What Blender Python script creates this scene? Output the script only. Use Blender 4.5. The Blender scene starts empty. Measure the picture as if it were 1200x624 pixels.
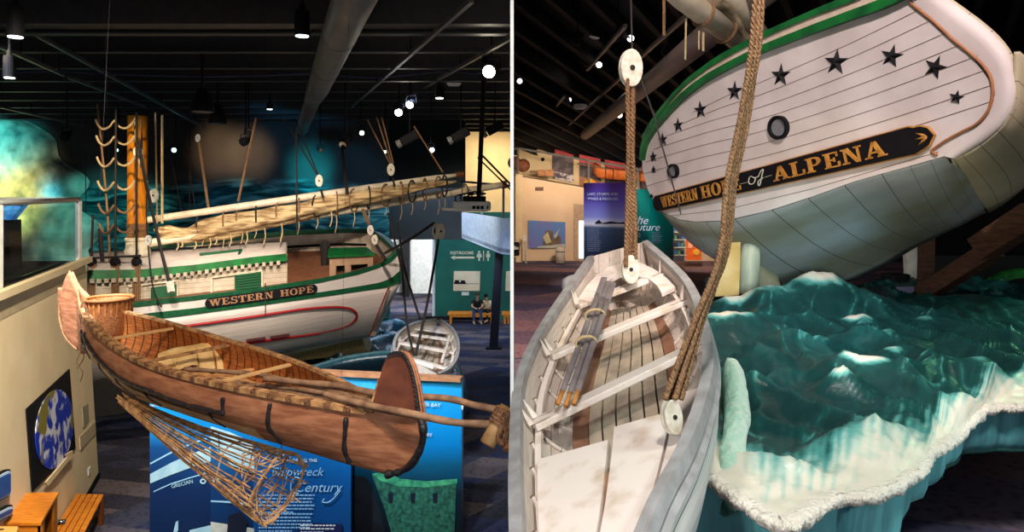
import bpy, bmesh, math, random
import numpy as np
from mathutils import Vector, Matrix, noise
random.seed(7)
SC = bpy.context.scene
COL = SC.collection
CZ = 6.3            # eye height above the lower hall floor
F = 800.0
HOR = 225.0
def P(px, py, Y):
    """a point at distance Y in the hall seen in direction (px, py)"""
    return Vector(((px-600)/F*Y, Y, CZ-(py-HOR)/F*Y))
# ------------------------------------------------------------- camera
cd = bpy.data.cameras.new('camera'); cam = bpy.data.objects.new('camera', cd); COL.objects.link(cam)
cd.sensor_width = 36; cd.lens = 24; cd.shift_y = -(312-HOR)/1200; cd.clip_start = .05; cd.clip_end = 200
cam.location = (0, 0, CZ); cam.rotation_euler = (math.pi/2, 0, 0)
SC.camera = cam
# ------------------------------------------------------------- view, world
SC.view_settings.view_transform = 'Standard'
SC.view_settings.look = 'None'
SC.view_settings.gamma = 1
SC.view_settings.use_curve_mapping = False
SC.view_settings.exposure = 0.35
SC.cycles.use_denoising = True
try: SC.cycles.denoiser = 'OPENIMAGEDENOISE'
except Exception: pass
SC.cycles.max_bounces = 5
SC.cycles.diffuse_bounces = 3
SC.cycles.sample_clamp_indirect = 3
w = bpy.data.worlds.new('world'); SC.world = w; w.use_nodes = True
bg = w.node_tree.nodes['Background']; bg.inputs[0].default_value = (.75, .78, .9, 1); bg.inputs[1].default_value = .16
# ------------------------------------------------------------- lights
def look(o, tgt):
    d = Vector(tgt)-o.location
    o.rotation_euler = d.to_track_quat('-Z', 'Y').to_euler()
def spot(loc, tgt, power, col=(1, .9, .78), ang=60, size=.15, blend=.5):
    l = bpy.data.lights.new('spot_light', 'SPOT'); l.energy = power; l.color = col
    l.spot_size = math.radians(ang); l.spot_blend = blend; l.shadow_soft_size = size
    o = bpy.data.objects.new('spot_light', l); COL.objects.link(o); o.location = loc; look(o, tgt); return o
def area(loc, tgt, power, col=(1, 1, 1), sx=2, sy=2):
    l = bpy.data.lights.new('area_light', 'AREA'); l.energy = power; l.color = col; l.shape = 'RECTANGLE'; l.size = sx; l.size_y = sy
    o = bpy.data.objects.new('area_light', l); COL.objects.link(o); o.location = loc; look(o, tgt); return o
WARM = (1, .80, .58); NEUT = (1, .93, .86); PINK = (1, .86, .84); COOL = (.72, .86, 1); TEAL = (.08, .75, .95)
# lower hall (left of the partition)
spot((-1.2, 2.2, 9.0), P(300, 430, 6.3), 1000, (1, .84, .66), 60, .2)           # birch bark canoe
spot((-5.5, 3.5, 9.1), P(180, 400, 7.6), 320, WARM, 50, .15)
spot((-3, 10, 9.0), P(330, 340, 18), 2600, (1, .84, .72), 44, .2)           # ship side
spot((-9, 11, 9.1), P(160, 220, 17.5), 1500, (1, .72, .35), 26, .15)     # mast
spot((-4.6, 13.5, 8.6), P(300, 258, 19), 800, (1, .85, .66), 50, .15)     # furled sail
spot((-2.5, 13.2, 9.1), P(500, 225, 20), 900, (1, .85, .66), 40, .15)
spot((-9, 10.5, 9.1), P(250, 295, 19), 600, (.85, .9, 1), 50, .2)
spot((-3.8, 6, 9.0), (-9, 12.0, 3.2), 3900, (1, .88, .70), 66, .3)        # cream side wall
spot((-5.5, 6.0, 9.1), P(350, 560, 12.7), 2600, (.8, .9, 1), 44, .2)    # blue exhibit panels
spot((-2.2, 7.5, 9.0), P(490, 480, 14.3), 2200, (.8, .92, 1), 32, .2)
spot((-2.2, 10.5, 9.1), P(500, 405, 15), 1100, NEUT, 22, .2)               # hung rowboat
spot((-2.4, 24, 6.9), P(555, 330, 33.5), 500, (.9, 1, .95), 70, .3)       # green wall
spot((-1.6, 26, 3.9), P(530, 360, 33), 300, COOL, 90, .3)
area((-3.6, 29.5, 6.5), (-3.6, 29, 0), 300, (.55, .72, 1), 3, 6)         # added blue fill lamp over the far carpet
spot((-3.0, 20, 9.1), P(560, 400, 27), 1800, (.5, .65, 1), 40, .3)
spot((6.0, 22, 8.2), (8.6, 29.6, 4.2), 1300, (1, .78, .55), 60, .4)
spot((-22.5, 25, 8.8), P(10, 175, 29.8), 1000, (.10, .85, .9), 40, .4)         # coloured lights on the mural
spot((-20.9, 24.5, 3.4), P(22, 224, 29.8), 2400, (1, .86, .30), 40, .3, 1)
spot((-19, 27.5, 4.5), P(60, 214, 29.8), 700, (.0, .65, 1), 20, .3, 1)
spot((-17, 24, 8.8), P(130, 270, 29.8), 900, (.1, .75, .7), 50, .3)
spot((-9, 25, 5.2), P(362, 202, 29.8), 2400, (.02, .8, .95), 26, .3, 1)
spot((-12, 25, 8.6), P(258, 176, 29.8), 900, (1, .62, .32), 34, .3, 1)
spot((-11, 25, 8.6), P(290, 180, 29.8), 900, (1, .62, .32), 32, .3, 1)
spot((-9, 21, 8.8), P(350, 240, 29.8), 500, (.05, .45, .9), 60, .3)
area((-1.2, 33.5, 8.7), (-1.4, 34.8, 6.5), 120, (1, .78, .5), 2, 1)             # upper room behind the balcony
spot((-1.0, 24, 8.8), P(570, 265, 29), 500, (.8, .88, 1), 30, .3)              # balcony front
area((-4.3, 35.2, 3.5), (-4.4, 42, 2.0), 900, (.95, .98, 1), 2, 1.5)             # corridor opening
# upper gallery (right of the partition)
spot((1.0, .6, 11.5), P(950, 120, 7), 1850, PINK, 52, .3)             # transom
spot((4.6, 1.4, 10.5), P(1080, 110, 6.3), 260, PINK, 60, .3)
spot((.9, 1.6, 10.5), P(720, 470, 4), 620, NEUT, 56, .25)                     # rowboat
spot((1.6, 4.0, 11.5), P(750, 320, 6.2), 600, (1, .82, .62), 26, .2)
spot((3.2, 1.6, 9.3), P(1000, 540, 4.2), 380, (.80, 1, .95), 60, .3)              # carved sea, front
spot((2.6, 4.6, 5.7), P(930, 335, 8.0), 170, (.45, .88, 1), 46, .3)  # unseen lamp floating low, added to brighten the wave crest
spot((5.6, 3.2, 5.2), P(1000, 600, 4.0), 130, (.75, 1, 1), 70, .3)  # another unseen low lamp, added to brighten the wave front
spot((7, 8, 8.2), P(1130, 420, 7), 120, (.3, 1, .45), 70, .3)
spot((3.0, 20, 8.4), (2.2, 29.6, 4.8), 2300, (1, .78, .58), 62, .5, 1)                   # warm gallery wall
spot((1.6, 26.0, 7.4), (2.0, 31.9, 7.3), 330, (1, .78, .55), 80, .3, 1)
spot((4.6, 26.0, 7.2), (5.2, 31.9, 7.0), 330, (1, .78, .55), 80, .3, 1)
spot((2.0, 3.0, 5.5), P(980, 285, 8.2), 150, (1, .84, .56), 46, .3)  # unseen low warm lamp added to light the underside of the stern
spot((6.5, 5.0, 9.5), P(1140, 570, 6.5), 90, (1, .85, .7), 50, .3)
spot((2.8, 15, 11), P(720, 262, 20), 1500, (.86, .9, 1), 22, .2)
spot((1.5, 10, 11), P(640, 380, 14), 2000, (1, .76, .68), 62, .3)
spot((-.5, .8, 6.2), (0, 4.4, 5.6), 240, (1, 1, 1), 75, .1)            # unseen spot added to whiten the partition edge

# ------------------------------------------------------------- materials
def _n(nt, t, **k):
    n = nt.nodes.new(t)
    for a, b in k.items(): setattr(n, a, b)
    return n
def M(name, c1, c2=None, scale=6, rough=.6, bump=0, metal=0, coord='Object', stretch=(1, 1, 1), seams=None, seamcol=(.12, .09, .08), emit=0, spec=.4, detail=4, contrast=(.35, .65), transp=0):
    m = bpy.data.materials.new(name); m.use_nodes = True; nt = m.node_tree
    b = nt.nodes['Principled BSDF']
    b.inputs['Roughness'].default_value = rough; b.inputs['Metallic'].default_value = metal
    b.inputs['Specular IOR Level'].default_value = spec
    tc = _n(nt, 'ShaderNodeTexCoord'); mp = _n(nt, 'ShaderNodeMapping'); mp.inputs['Scale'].default_value = stretch
    nt.links.new(tc.outputs[coord], mp.inputs[0])
    nz = _n(nt, 'ShaderNodeTexNoise'); nz.inputs['Scale'].default_value = scale; nz.inputs['Detail'].default_value = detail
    nt.links.new(mp.outputs[0], nz.inputs['Vector'])
    rp = _n(nt, 'ShaderNodeValToRGB'); rp.color_ramp.elements[0].position = contrast[0]; rp.color_ramp.elements[1].position = contrast[1]
    c2 = c2 or tuple(min(1, x*.8) for x in c1)
    rp.color_ramp.elements[0].color = (*c2, 1); rp.color_ramp.elements[1].color = (*c1, 1)
    nt.links.new(nz.outputs[0], rp.inputs[0]); out = rp.outputs[0]
    hsrc = nz.outputs[0]
    if seams:   # (number of boards, seam width fraction, uv axis)
        n, wd, ax = seams
        uv = _n(nt, 'ShaderNodeSeparateXYZ'); nt.links.new(tc.outputs['UV'], uv.inputs[0])
        mu = _n(nt, 'ShaderNodeMath', operation='MULTIPLY'); mu.inputs[1].default_value = n; nt.links.new(uv.outputs[ax], mu.inputs[0])
        fr = _n(nt, 'ShaderNodeMath', operation='FRACT'); nt.links.new(mu.outputs[0], fr.inputs[0])
        lt = _n(nt, 'ShaderNodeMath', operation='LESS_THAN'); lt.inputs[1].default_value = wd; nt.links.new(fr.outputs[0], lt.inputs[0])
        mx = _n(nt, 'ShaderNodeMixRGB'); mx.inputs[2].default_value = (*seamcol, 1)
        nt.links.new(lt.outputs[0], mx.inputs[0]); nt.links.new(out, mx.inputs[1]); out = mx.outputs[0]
    nt.links.new(out, b.inputs['Base Color'])
    if bump:
        bp = _n(nt, 'ShaderNodeBump'); bp.inputs['Strength'].default_value = bump; bp.inputs['Distance'].default_value = .02
        nt.links.new(hsrc, bp.inputs['Height']); nt.links.new(bp.outputs[0], b.inputs['Normal'])
    if emit:
        b.inputs['Emission Color'].default_value = (*c1, 1); b.inputs['Emission Strength'].default_value = emit
    if transp:
        b.inputs['Transmission Weight'].default_value = transp; b.inputs['IOR'].default_value = 1.05
    return m
def carpet(name, cols, tile=.6, rough=.95, rot=.4):
    m = bpy.data.materials.new(name); m.use_nodes = True; nt = m.node_tree; b = nt.nodes['Principled BSDF']; b.inputs['Roughness'].default_value = rough; b.inputs['Specular IOR Level'].default_value = .15
    tc = _n(nt, 'ShaderNodeTexCoord'); mp = _n(nt, 'ShaderNodeMapping'); mp.inputs['Rotation'].default_value = (0, 0, rot); mp.inputs['Scale'].default_value = (1/tile/2, 1/tile, 1)
    nt.links.new(tc.outputs['Object'], mp.inputs[0])
    sn = _n(nt, 'ShaderNodeVectorMath', operation='FLOOR'); nt.links.new(mp.outputs[0], sn.inputs[0])
    wn = _n(nt, 'ShaderNodeTexWhiteNoise', noise_dimensions='2D'); nt.links.new(sn.outputs[0], wn.inputs['Vector'])
    rp = _n(nt, 'ShaderNodeValToRGB'); rp.color_ramp.interpolation = 'CONSTANT'
    el = rp.color_ramp.elements
    el[0].color = (*cols[0], 1); el[1].position = 1/len(cols); el[1].color = (*cols[1], 1)
    for i, c in enumerate(cols[2:], 2):
        e = el.new(i/len(cols)); e.color = (*c, 1)
    nt.links.new(wn.outputs['Value'], rp.inputs[0])
    nz = _n(nt, 'ShaderNodeTexVoronoi'); nz.inputs['Scale'].default_value = 9; nt.links.new(tc.outputs['Object'], nz.inputs['Vector'])
    mx = _n(nt, 'ShaderNodeMixRGB', blend_type='MULTIPLY'); mx.inputs[0].default_value = .75
    r2 = _n(nt, 'ShaderNodeValToRGB'); r2.color_ramp.elements[0].position = .05; r2.color_ramp.elements[0].color = (.25, .25, .3, 1); r2.color_ramp.elements[1].position = .5; r2.color_ramp.elements[1].color = (1.0, 1.0, 1.0, 1)
    nt.links.new(nz.outputs['Distance'], r2.inputs[0]); nt.links.new(rp.outputs[0], mx.inputs[1]); nt.links.new(r2.outputs[0], mx.inputs[2])
    nt.links.new(mx.outputs[0], b.inputs['Base Color']); return m
def attr_mat(name, stops, rough=.45, bump=.3, noise_scale=30, attr='foam', spec=.4, mixn=.25, nstretch=(1, 1, 1)):
    """colour by how much foam is painted on each spot of the carving"""
    m = bpy.data.materials.new(name); m.use_nodes = True; nt = m.node_tree; b = nt.nodes['Principled BSDF']
    b.inputs['Roughness'].default_value = rough; b.inputs['Specular IOR Level'].default_value = spec
    at = _n(nt, 'ShaderNodeAttribute', attribute_name=attr)
    tc = _n(nt, 'ShaderNodeTexCoord'); mp = _n(nt, 'ShaderNodeMapping'); mp.inputs['Scale'].default_value = nstretch
    nt.links.new(tc.outputs['Object'], mp.inputs[0])
    nz = _n(nt, 'ShaderNodeTexNoise'); nz.inputs['Scale'].default_value = noise_scale; nz.inputs['Detail'].default_value = 5
    nt.links.new(mp.outputs[0], nz.inputs['Vector'])
    sb = _n(nt, 'ShaderNodeMath', operation='MULTIPLY_ADD'); sb.inputs[1].default_value = mixn; sb.inputs[2].default_value = -mixn/2
    nt.links.new(nz.outputs[0], sb.inputs[0])
    ad = _n(nt, 'ShaderNodeMath', operation='ADD'); nt.links.new(at.outputs['Fac'], ad.inputs[0]); nt.links.new(sb.outputs[0], ad.inputs[1])
    rp = _n(nt, 'ShaderNodeValToRGB'); el = rp.color_ramp.elements
    el[0].position = stops[0][0]; el[0].color = (*stops[0][1], 1); el[1].position = stops[1][0]; el[1].color = (*stops[1][1], 1)
    for p_, c in stops[2:]:
        e = el.new(p_); e.color = (*c, 1)
    nt.links.new(ad.outputs[0], rp.inputs[0]); nt.links.new(rp.outputs[0], b.inputs['Base Color'])
    bp = _n(nt, 'ShaderNodeBump'); bp.inputs['Strength'].default_value = bump; bp.inputs['Distance'].default_value = .03
    nt.links.new(nz.outputs[0], bp.inputs['Height']); nt.links.new(bp.outputs[0], b.inputs['Normal'])
    return m
def lin(r, g, b):
    f = lambda v: (v/255/12.92) if v/255 <= .04045 else ((v/255+.055)/1.055)**2.4
    return (f(r), f(g), f(b))
m_black = M('black_paint', (.008, .008, .009), rough=.7, spec=.12)
m_ceil = M('dark_ceiling', (.016, .016, .018), (.009, .009, .011), rough=.8)
m_joist = M('dark_steel', (.05, .047, .047), rough=.55)
m_duct = M('grey_duct', (.16, .155, .15), (.12, .115, .11), rough=.5, scale=2)
m_cream = M('cream_wall', lin(236, 214, 172), lin(228, 204, 160), rough=.75, scale=1.5)
m_white = M('white_paint', (.8, .8, .78), (.72, .72, .7), rough=.5)
m_grail = M('rail_paint', (.62, .63, .6), rough=.4)
m_green = M('green_trim', lin(16, 88, 52), lin(10, 66, 40), rough=.4, scale=9)
m_brgreen = M('bright_green_trim', lin(24, 116, 50), lin(14, 84, 40), rough=.35, scale=5)
m_hull = M('white_hull_planks', lin(218, 208, 200), lin(196, 186, 178), scale=3, rough=.5, coord='UV', stretch=(4, 30, 1), seams=(11, .035, 1), seamcol=lin(150, 140, 134))
m_beige = M('beige_planks', lin(206, 190, 168), lin(182, 166, 144), scale=4, rough=.6, seams=(8, .06, 1), seamcol=lin(120, 100, 84))
m_deck = M('deck_wood', lin(150, 98, 66), lin(104, 66, 46), scale=5, rough=.6, stretch=(1, 6, 1), bump=.2)
m_roof = M('cabin_roof', lin(196, 184, 172), lin(176, 160, 150), scale=2, rough=.7)
m_red = M('red_stripe', lin(170, 30, 34), rough=.4)
m_mast = M('varnished_mast', lin(205, 130, 30), lin(172, 98, 20), scale=6, rough=.35, stretch=(6, 6, .6))
m_spar = M('cream_spar', lin(225, 212, 186), lin(200, 184, 156), scale=4, rough=.45)
m_sail = M('canvas_sail', lin(210, 182, 134), lin(128, 98, 62), scale=4, rough=.85, bump=.8, stretch=(.5, 1, 3), contrast=(.38, .6))
m_rope = M('manila_rope', lin(150, 112, 76), lin(96, 68, 46), scale=60, rough=.9, bump=.5)
m_lrope = M('pale_rope', lin(205, 182, 140), lin(160, 134, 96), scale=60, rough=.9)
m_drope = M('tarred_rope', lin(44, 34, 30), lin(22, 18, 16), scale=40, rough=.8)
m_block = M('painted_block', lin(222, 216, 200), lin(190, 180, 160), scale=20, rough=.55)
m_bark = M('birch_bark', lin(172, 116, 84), lin(134, 82, 56), scale=5, rough=.7, bump=.25, stretch=(1, 1, 5), detail=8)
m_bark2 = M('pale_birch_bark', lin(214, 182, 136), lin(186, 146, 100), scale=5, rough=.7, bump=.2, stretch=(1, 1, 5))
m_barkd = M('dark_birch_bark', lin(110, 60, 42), lin(84, 44, 32), scale=6, rough=.7, bump=.2)
m_pitch = M('black_pitch', (.018, .016, .02), rough=.4, bump=.5, scale=40)
m_cedar = M('cedar_ribs', lin(176, 100, 42), lin(120, 62, 26), scale=8, rough=.55, coord='UV', stretch=(3, 12, 1), seams=(38, .14, 0), seamcol=lin(70, 36, 18))
m_gunw = M('gunwale_wood', lin(196, 150, 100), lin(120, 80, 52), scale=14, rough=.65, bump=.3)
m_lash = M('root_lashing', lin(140, 98, 66), lin(84, 54, 36), scale=50, rough=.8, bump=.4)
m_hide = M('tan_hide', lin(236, 204, 146), lin(206, 166, 104), scale=5, rough=.8, bump=.2)
m_basket = M('woven_basket', lin(170, 104, 52), lin(94, 50, 24), scale=60, rough=.7, bump=.6, stretch=(1, 1, 2))
m_stick = M('willow_sticks', lin(222, 176, 122), lin(140, 98, 64), scale=14, rough=.7, bump=.3)
m_pole = M('peeled_pole', lin(150, 116, 90), lin(104, 76, 58), scale=8, rough=.7, bump=.3, stretch=(1, 1, 1))
m_oak = M('orange_oak', lin(222, 140, 42), lin(190, 106, 26), scale=5, rough=.4, stretch=(1, 6, 1))
m_oakd = M('dark_oak', lin(110, 62, 30), rough=.5)
m_chrome = M('chrome', (.7, .7, .7), rough=.15, metal=1)
m_teal = M('teal_wall', lin(24, 104, 88), lin(20, 92, 78), rough=.7, scale=1)
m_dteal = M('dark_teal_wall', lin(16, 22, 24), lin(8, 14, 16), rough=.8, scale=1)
m_ivory = M('ivory_letters', lin(225, 225, 190), rough=.6)
m_postcol = M('dark_blue_post', lin(18, 20, 36), rough=.4)
m_grey = M('light_grey_wall', lin(180, 186, 196), rough=.6)
m_lens = M('lamp_lens', (1, .93, .82), emit=14)
m_lensw = M('white_lamp_lens', (.95, .95, 1), emit=6)
m_lensc = M('cyan_lamp_lens', (.4, .9, 1), emit=6)
m_lensr = M('red_lamp_lens', (1, .45, .35), emit=10)
m_gold = M('gold_letters', lin(206, 146, 66), lin(170, 112, 44), scale=10, rough=.45)
m_sign = M('black_board', (.008, .007, .009), rough=.6, spec=.15)
m_jean = M('blue_jeans', lin(60, 84, 120), lin(44, 62, 96), scale=20, rough=.9)
m_shirt = M('black_shirt', lin(26, 28, 34), rough=.9)
m_skin = M('skin', lin(205, 150, 120), rough=.5)
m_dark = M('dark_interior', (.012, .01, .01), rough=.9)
# ------------------------------------------------------------- helpers
def tag(o, label=None, cat=None, group=None, kind=None):
    if label: o['label'] = label
    if cat: o['category'] = cat
    if group: o['group'] = group
    if kind: o['kind'] = kind
    return o
def root(name, loc, label, cat, group=None):
    o = bpy.data.objects.new(name, None); COL.objects.link(o); o.location = loc; o.empty_display_size = .1
    return tag(o, label, cat, group)
def wloc(o):
    v = Vector((0, 0, 0))
    while o: v = v+o.location; o = o.parent
    return v
def copy_tree(o, d, parent=None):
    c = o.copy(); COL.objects.link(c); c.parent = parent
    if parent is None: c.location = o.location+Vector(d)
    for ch in o.children: copy_tree(ch, d, c)
    return c
class MB:
    def __init__(s): s.v = []; s.f = []; s.uv = []; s.att = None
    def add(s, vs, fs, uvs=None):
        n = len(s.v); s.v += [Vector(v) for v in vs]; s.f += [tuple(i+n for i in f) for f in fs]
        s.uv += (uvs or [(v[0], v[2]) for v in vs]); return s
    def box(s, c, sz, rz=0, R=None):
        R = R or Matrix.Rotation(rz, 3, 'Z'); c = Vector(c); a, b, d = sz[0]/2, sz[1]/2, sz[2]/2
        vs = [c+R@Vector((x*a, y*b, z*d)) for x in (-1, 1) for y in (-1, 1) for z in (-1, 1)]
        return s.add(vs, [(0, 1, 3, 2), (4, 6, 7, 5), (0, 4, 5, 1), (2, 3, 7, 6), (0, 2, 6, 4), (1, 5, 7, 3)])
    def bar(s, a, b, w, h, up=(0, 0, 1)):
        a = Vector(a); b = Vector(b); d = (b-a).normalized(); u = Vector(up)
        sd = d.cross(u)
        if sd.length < 1e-4: sd = d.cross(Vector((0, 1, 0)))
        sd.normalize(); u = sd.cross(d)
        vs = [p+sd*x*w/2+u*y*h/2 for p in (a, b) for x, y in ((-1, -1), (1, -1), (1, 1), (-1, 1))]
        L = (b-a).length
        uv = [(0, 0), (0, .3), (0, .6), (0, 1)]+[(L, 0), (L, .3), (L, .6), (L, 1)]
        return s.add(vs, [(0, 3, 2, 1), (4, 5, 6, 7), (0, 1, 5, 4), (1, 2, 6, 5), (2, 3, 7, 6), (3, 0, 4, 7)], uv)
    def tube(s, pts, r, n=8, caps=True, sq=(1, 1)):
        pts = [Vector(p) for p in pts]; N = len(pts); rr = r if isinstance(r, (list, tuple)) else [r]*N
        vs = []; uvs = []; prev = None
        for i, p in enumerate(pts):
            d = (pts[min(i+1, N-1)]-pts[max(i-1, 0)])
            d = d.normalized() if d.length > 1e-9 else Vector((0, 0, 1))
            if prev is None:
                prev = d.cross(Vector((0, 0, 1)) if abs(d.z) < .9 else Vector((1, 0, 0))).normalized()
            sd = (prev-d*prev.dot(d)).normalized(); prev = sd; up = sd.cross(d)
            for k in range(n):
                a = 2*math.pi*k/n
                vs.append(p+sd*math.cos(a)*rr[i]*sq[0]+up*math.sin(a)*rr[i]*sq[1]); uvs.append((i/max(1, N-1), k/n))
        fs = [(i*n+k, i*n+(k+1) % n, (i+1)*n+(k+1) % n, (i+1)*n+k) for i in range(N-1) for k in range(n)]
        if caps: fs += [tuple(range(n))[::-1], tuple((N-1)*n+k for k in range(n))]
        return s.add(vs, fs, uvs)
    def loft(s, rows, closed=False):
        R = len(rows); n = len(rows[0]); vs = [p for r in rows for p in r]
        uvs = [(j/(n-1), i/(R-1)) for i in range(R) for j in range(n)]
        fs = [(i*n+j, i*n+(j+1) % n, (i+1)*n+(j+1) % n, (i+1)*n+j) for i in range(R-1) for j in range(n if closed else n-1)]
        return s.add(vs, fs, uvs)
    def slab(s, poly, d):
        """flat polygon given thickness along vector d"""
        d = Vector(d); n = len(poly); a = [Vector(p) for p in poly]
        fs = [tuple(range(n)), tuple(range(2*n-1, n-1, -1))]+[(i, i+n, (i+1) % n+n, (i+1) % n) for i in range(n)]
        return s.add(a+[p+d for p in a], fs)
    def lathe(s, c, ax, prof, n=20):
        c = Vector(c); ax = Vector(ax).normalized(); u = ax.cross(Vector((0, 0, 1)) if abs(ax.z) < .9 else Vector((1, 0, 0))).normalized(); w_ = ax.cross(u)
        vs = [c+ax*t+(u*math.cos(2*math.pi*k/n)+w_*math.sin(2*math.pi*k/n))*r for t, r in prof for k in range(n)]
        uv = [(k/n, i/len(prof)) for i in range(len(prof)) for k in range(n)]
        fs = [(i*n+k, i*n+(k+1) % n, (i+1)*n+(k+1) % n, (i+1)*n+k) for i in range(len(prof)-1) for k in range(n)]
        fs += [tuple(range(n))[::-1], tuple((len(prof)-1)*n+k for k in range(n))]
        return s.add(vs, fs, uv)
    def build(s, name, mat, parent=None, smooth=False, solid=0, bevel=0, sub=0, attr=None, off=0):
        o_ = wloc(parent) if parent else Vector((0, 0, 0))
        me = bpy.data.meshes.new(name)
        if parent is None and s.v:      # stand each thing on its own base point
            xs = [v.x for v in s.v]; ys = [v.y for v in s.v]; zs = [v.z for v in s.v]
            o_ = Vector(((min(xs)+max(xs))/2, (min(ys)+max(ys))/2, min(zs)))
        me.from_pydata([v-o_ for v in s.v], [], s.f)
        ul = me.uv_layers.new(name='UVMap')
        for l in me.loops: ul.data[l.index].uv = s.uv[l.vertex_index]
        if attr is not None:
            a = me.attributes.new('foam', 'FLOAT', 'POINT')
            for i, x in enumerate(attr): a.data[i].value = x
        bm = bmesh.new(); bm.from_mesh(me); bmesh.ops.recalc_face_normals(bm, faces=bm.faces); bm.to_mesh(me); bm.free()
        me.materials.append(mat); me.update()
        if smooth:
            for p in me.polygons: p.use_smooth = True
        o = bpy.data.objects.new(name, me); COL.objects.link(o)
        if parent: o.parent = parent
        else: o.location = o_
        if solid:
            md = o.modifiers.new('solid', 'SOLIDIFY'); md.thickness = solid; md.offset = off
        if bevel:
            md = o.modifiers.new('bevel', 'BEVEL'); md.width = bevel; md.segments = 2; md.limit_method = 'ANGLE'
        if sub:
            md = o.modifiers.new('sub', 'SUBSURF'); md.levels = sub; md.render_levels = sub
        return o
def interp(xs, ys, x): return float(np.interp(x, xs, ys))
def smoothpts(pts, n):
    """Catmull-Rom through the given points, n samples"""
    pts = [Vector(p) for p in pts]; out = []
    for i in range(n):
        t = i/(n-1)*(len(pts)-1); k = min(int(t), len(pts)-2); f = t-k
        p0, p1, p2, p3 = pts[max(k-1, 0)], pts[k], pts[k+1], pts[min(k+2, len(pts)-1)]
        out.append(.5*((2*p1)+(p2-p0)*f+(2*p0-5*p1+4*p2-p3)*f*f+(3*p1-p0-3*p2+p3)*f**3))
    return out
def twist_rope(mb, pts, r, pitch=.12, n=None, strands=3):
    pts = [Vector(p) for p in pts]
    L = sum((pts[i+1]-pts[i]).length for i in range(len(pts)-1))
    n = n or max(8, int(L/(pitch/8)))
    c = smoothpts(pts, n)
    for s_ in range(strands):
        out = []
        for i, p in enumerate(c):
            d = (c[min(i+1, n-1)]-c[max(i-1, 0)]).normalized()
            sd = d.cross(Vector((0, 1, .1))).normalized(); up = sd.cross(d)
            a = 2*math.pi*(i/(n-1)*L/pitch+s_/strands)
            out.append(p+(sd*math.cos(a)+up*math.sin(a))*r*.5)
        mb.tube(out, r*.55, 6)
    return mb
def text(body, loc, size, mat, name, parent, R=None, ext=.002, align='LEFT', shear=0, bold=0):
    cu = bpy.data.curves.new('txt', 'FONT'); cu.body = body; cu.size = size; cu.extrude = ext; cu.align_x = align; cu.shear = shear; cu.resolution_u = 2; cu.offset = bold
    o = bpy.data.objects.new('txt', cu); COL.objects.link(o); bpy.context.view_layer.update()
    me = bpy.data.meshes.new_from_object(o); bpy.data.objects.remove(o)
    me.materials.clear(); me.materials.append(mat); me.name = name
    q = bpy.data.objects.new(name, me); COL.objects.link(q)
    off = wloc(parent) if parent else Vector((0, 0, 0))
    R = R or Matrix.Rotation(math.pi/2, 3, 'X')
    for v in me.vertices: v.co = R@v.co
    if parent: q.parent = parent
    q.location = Vector(loc)-off
    return q
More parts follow.
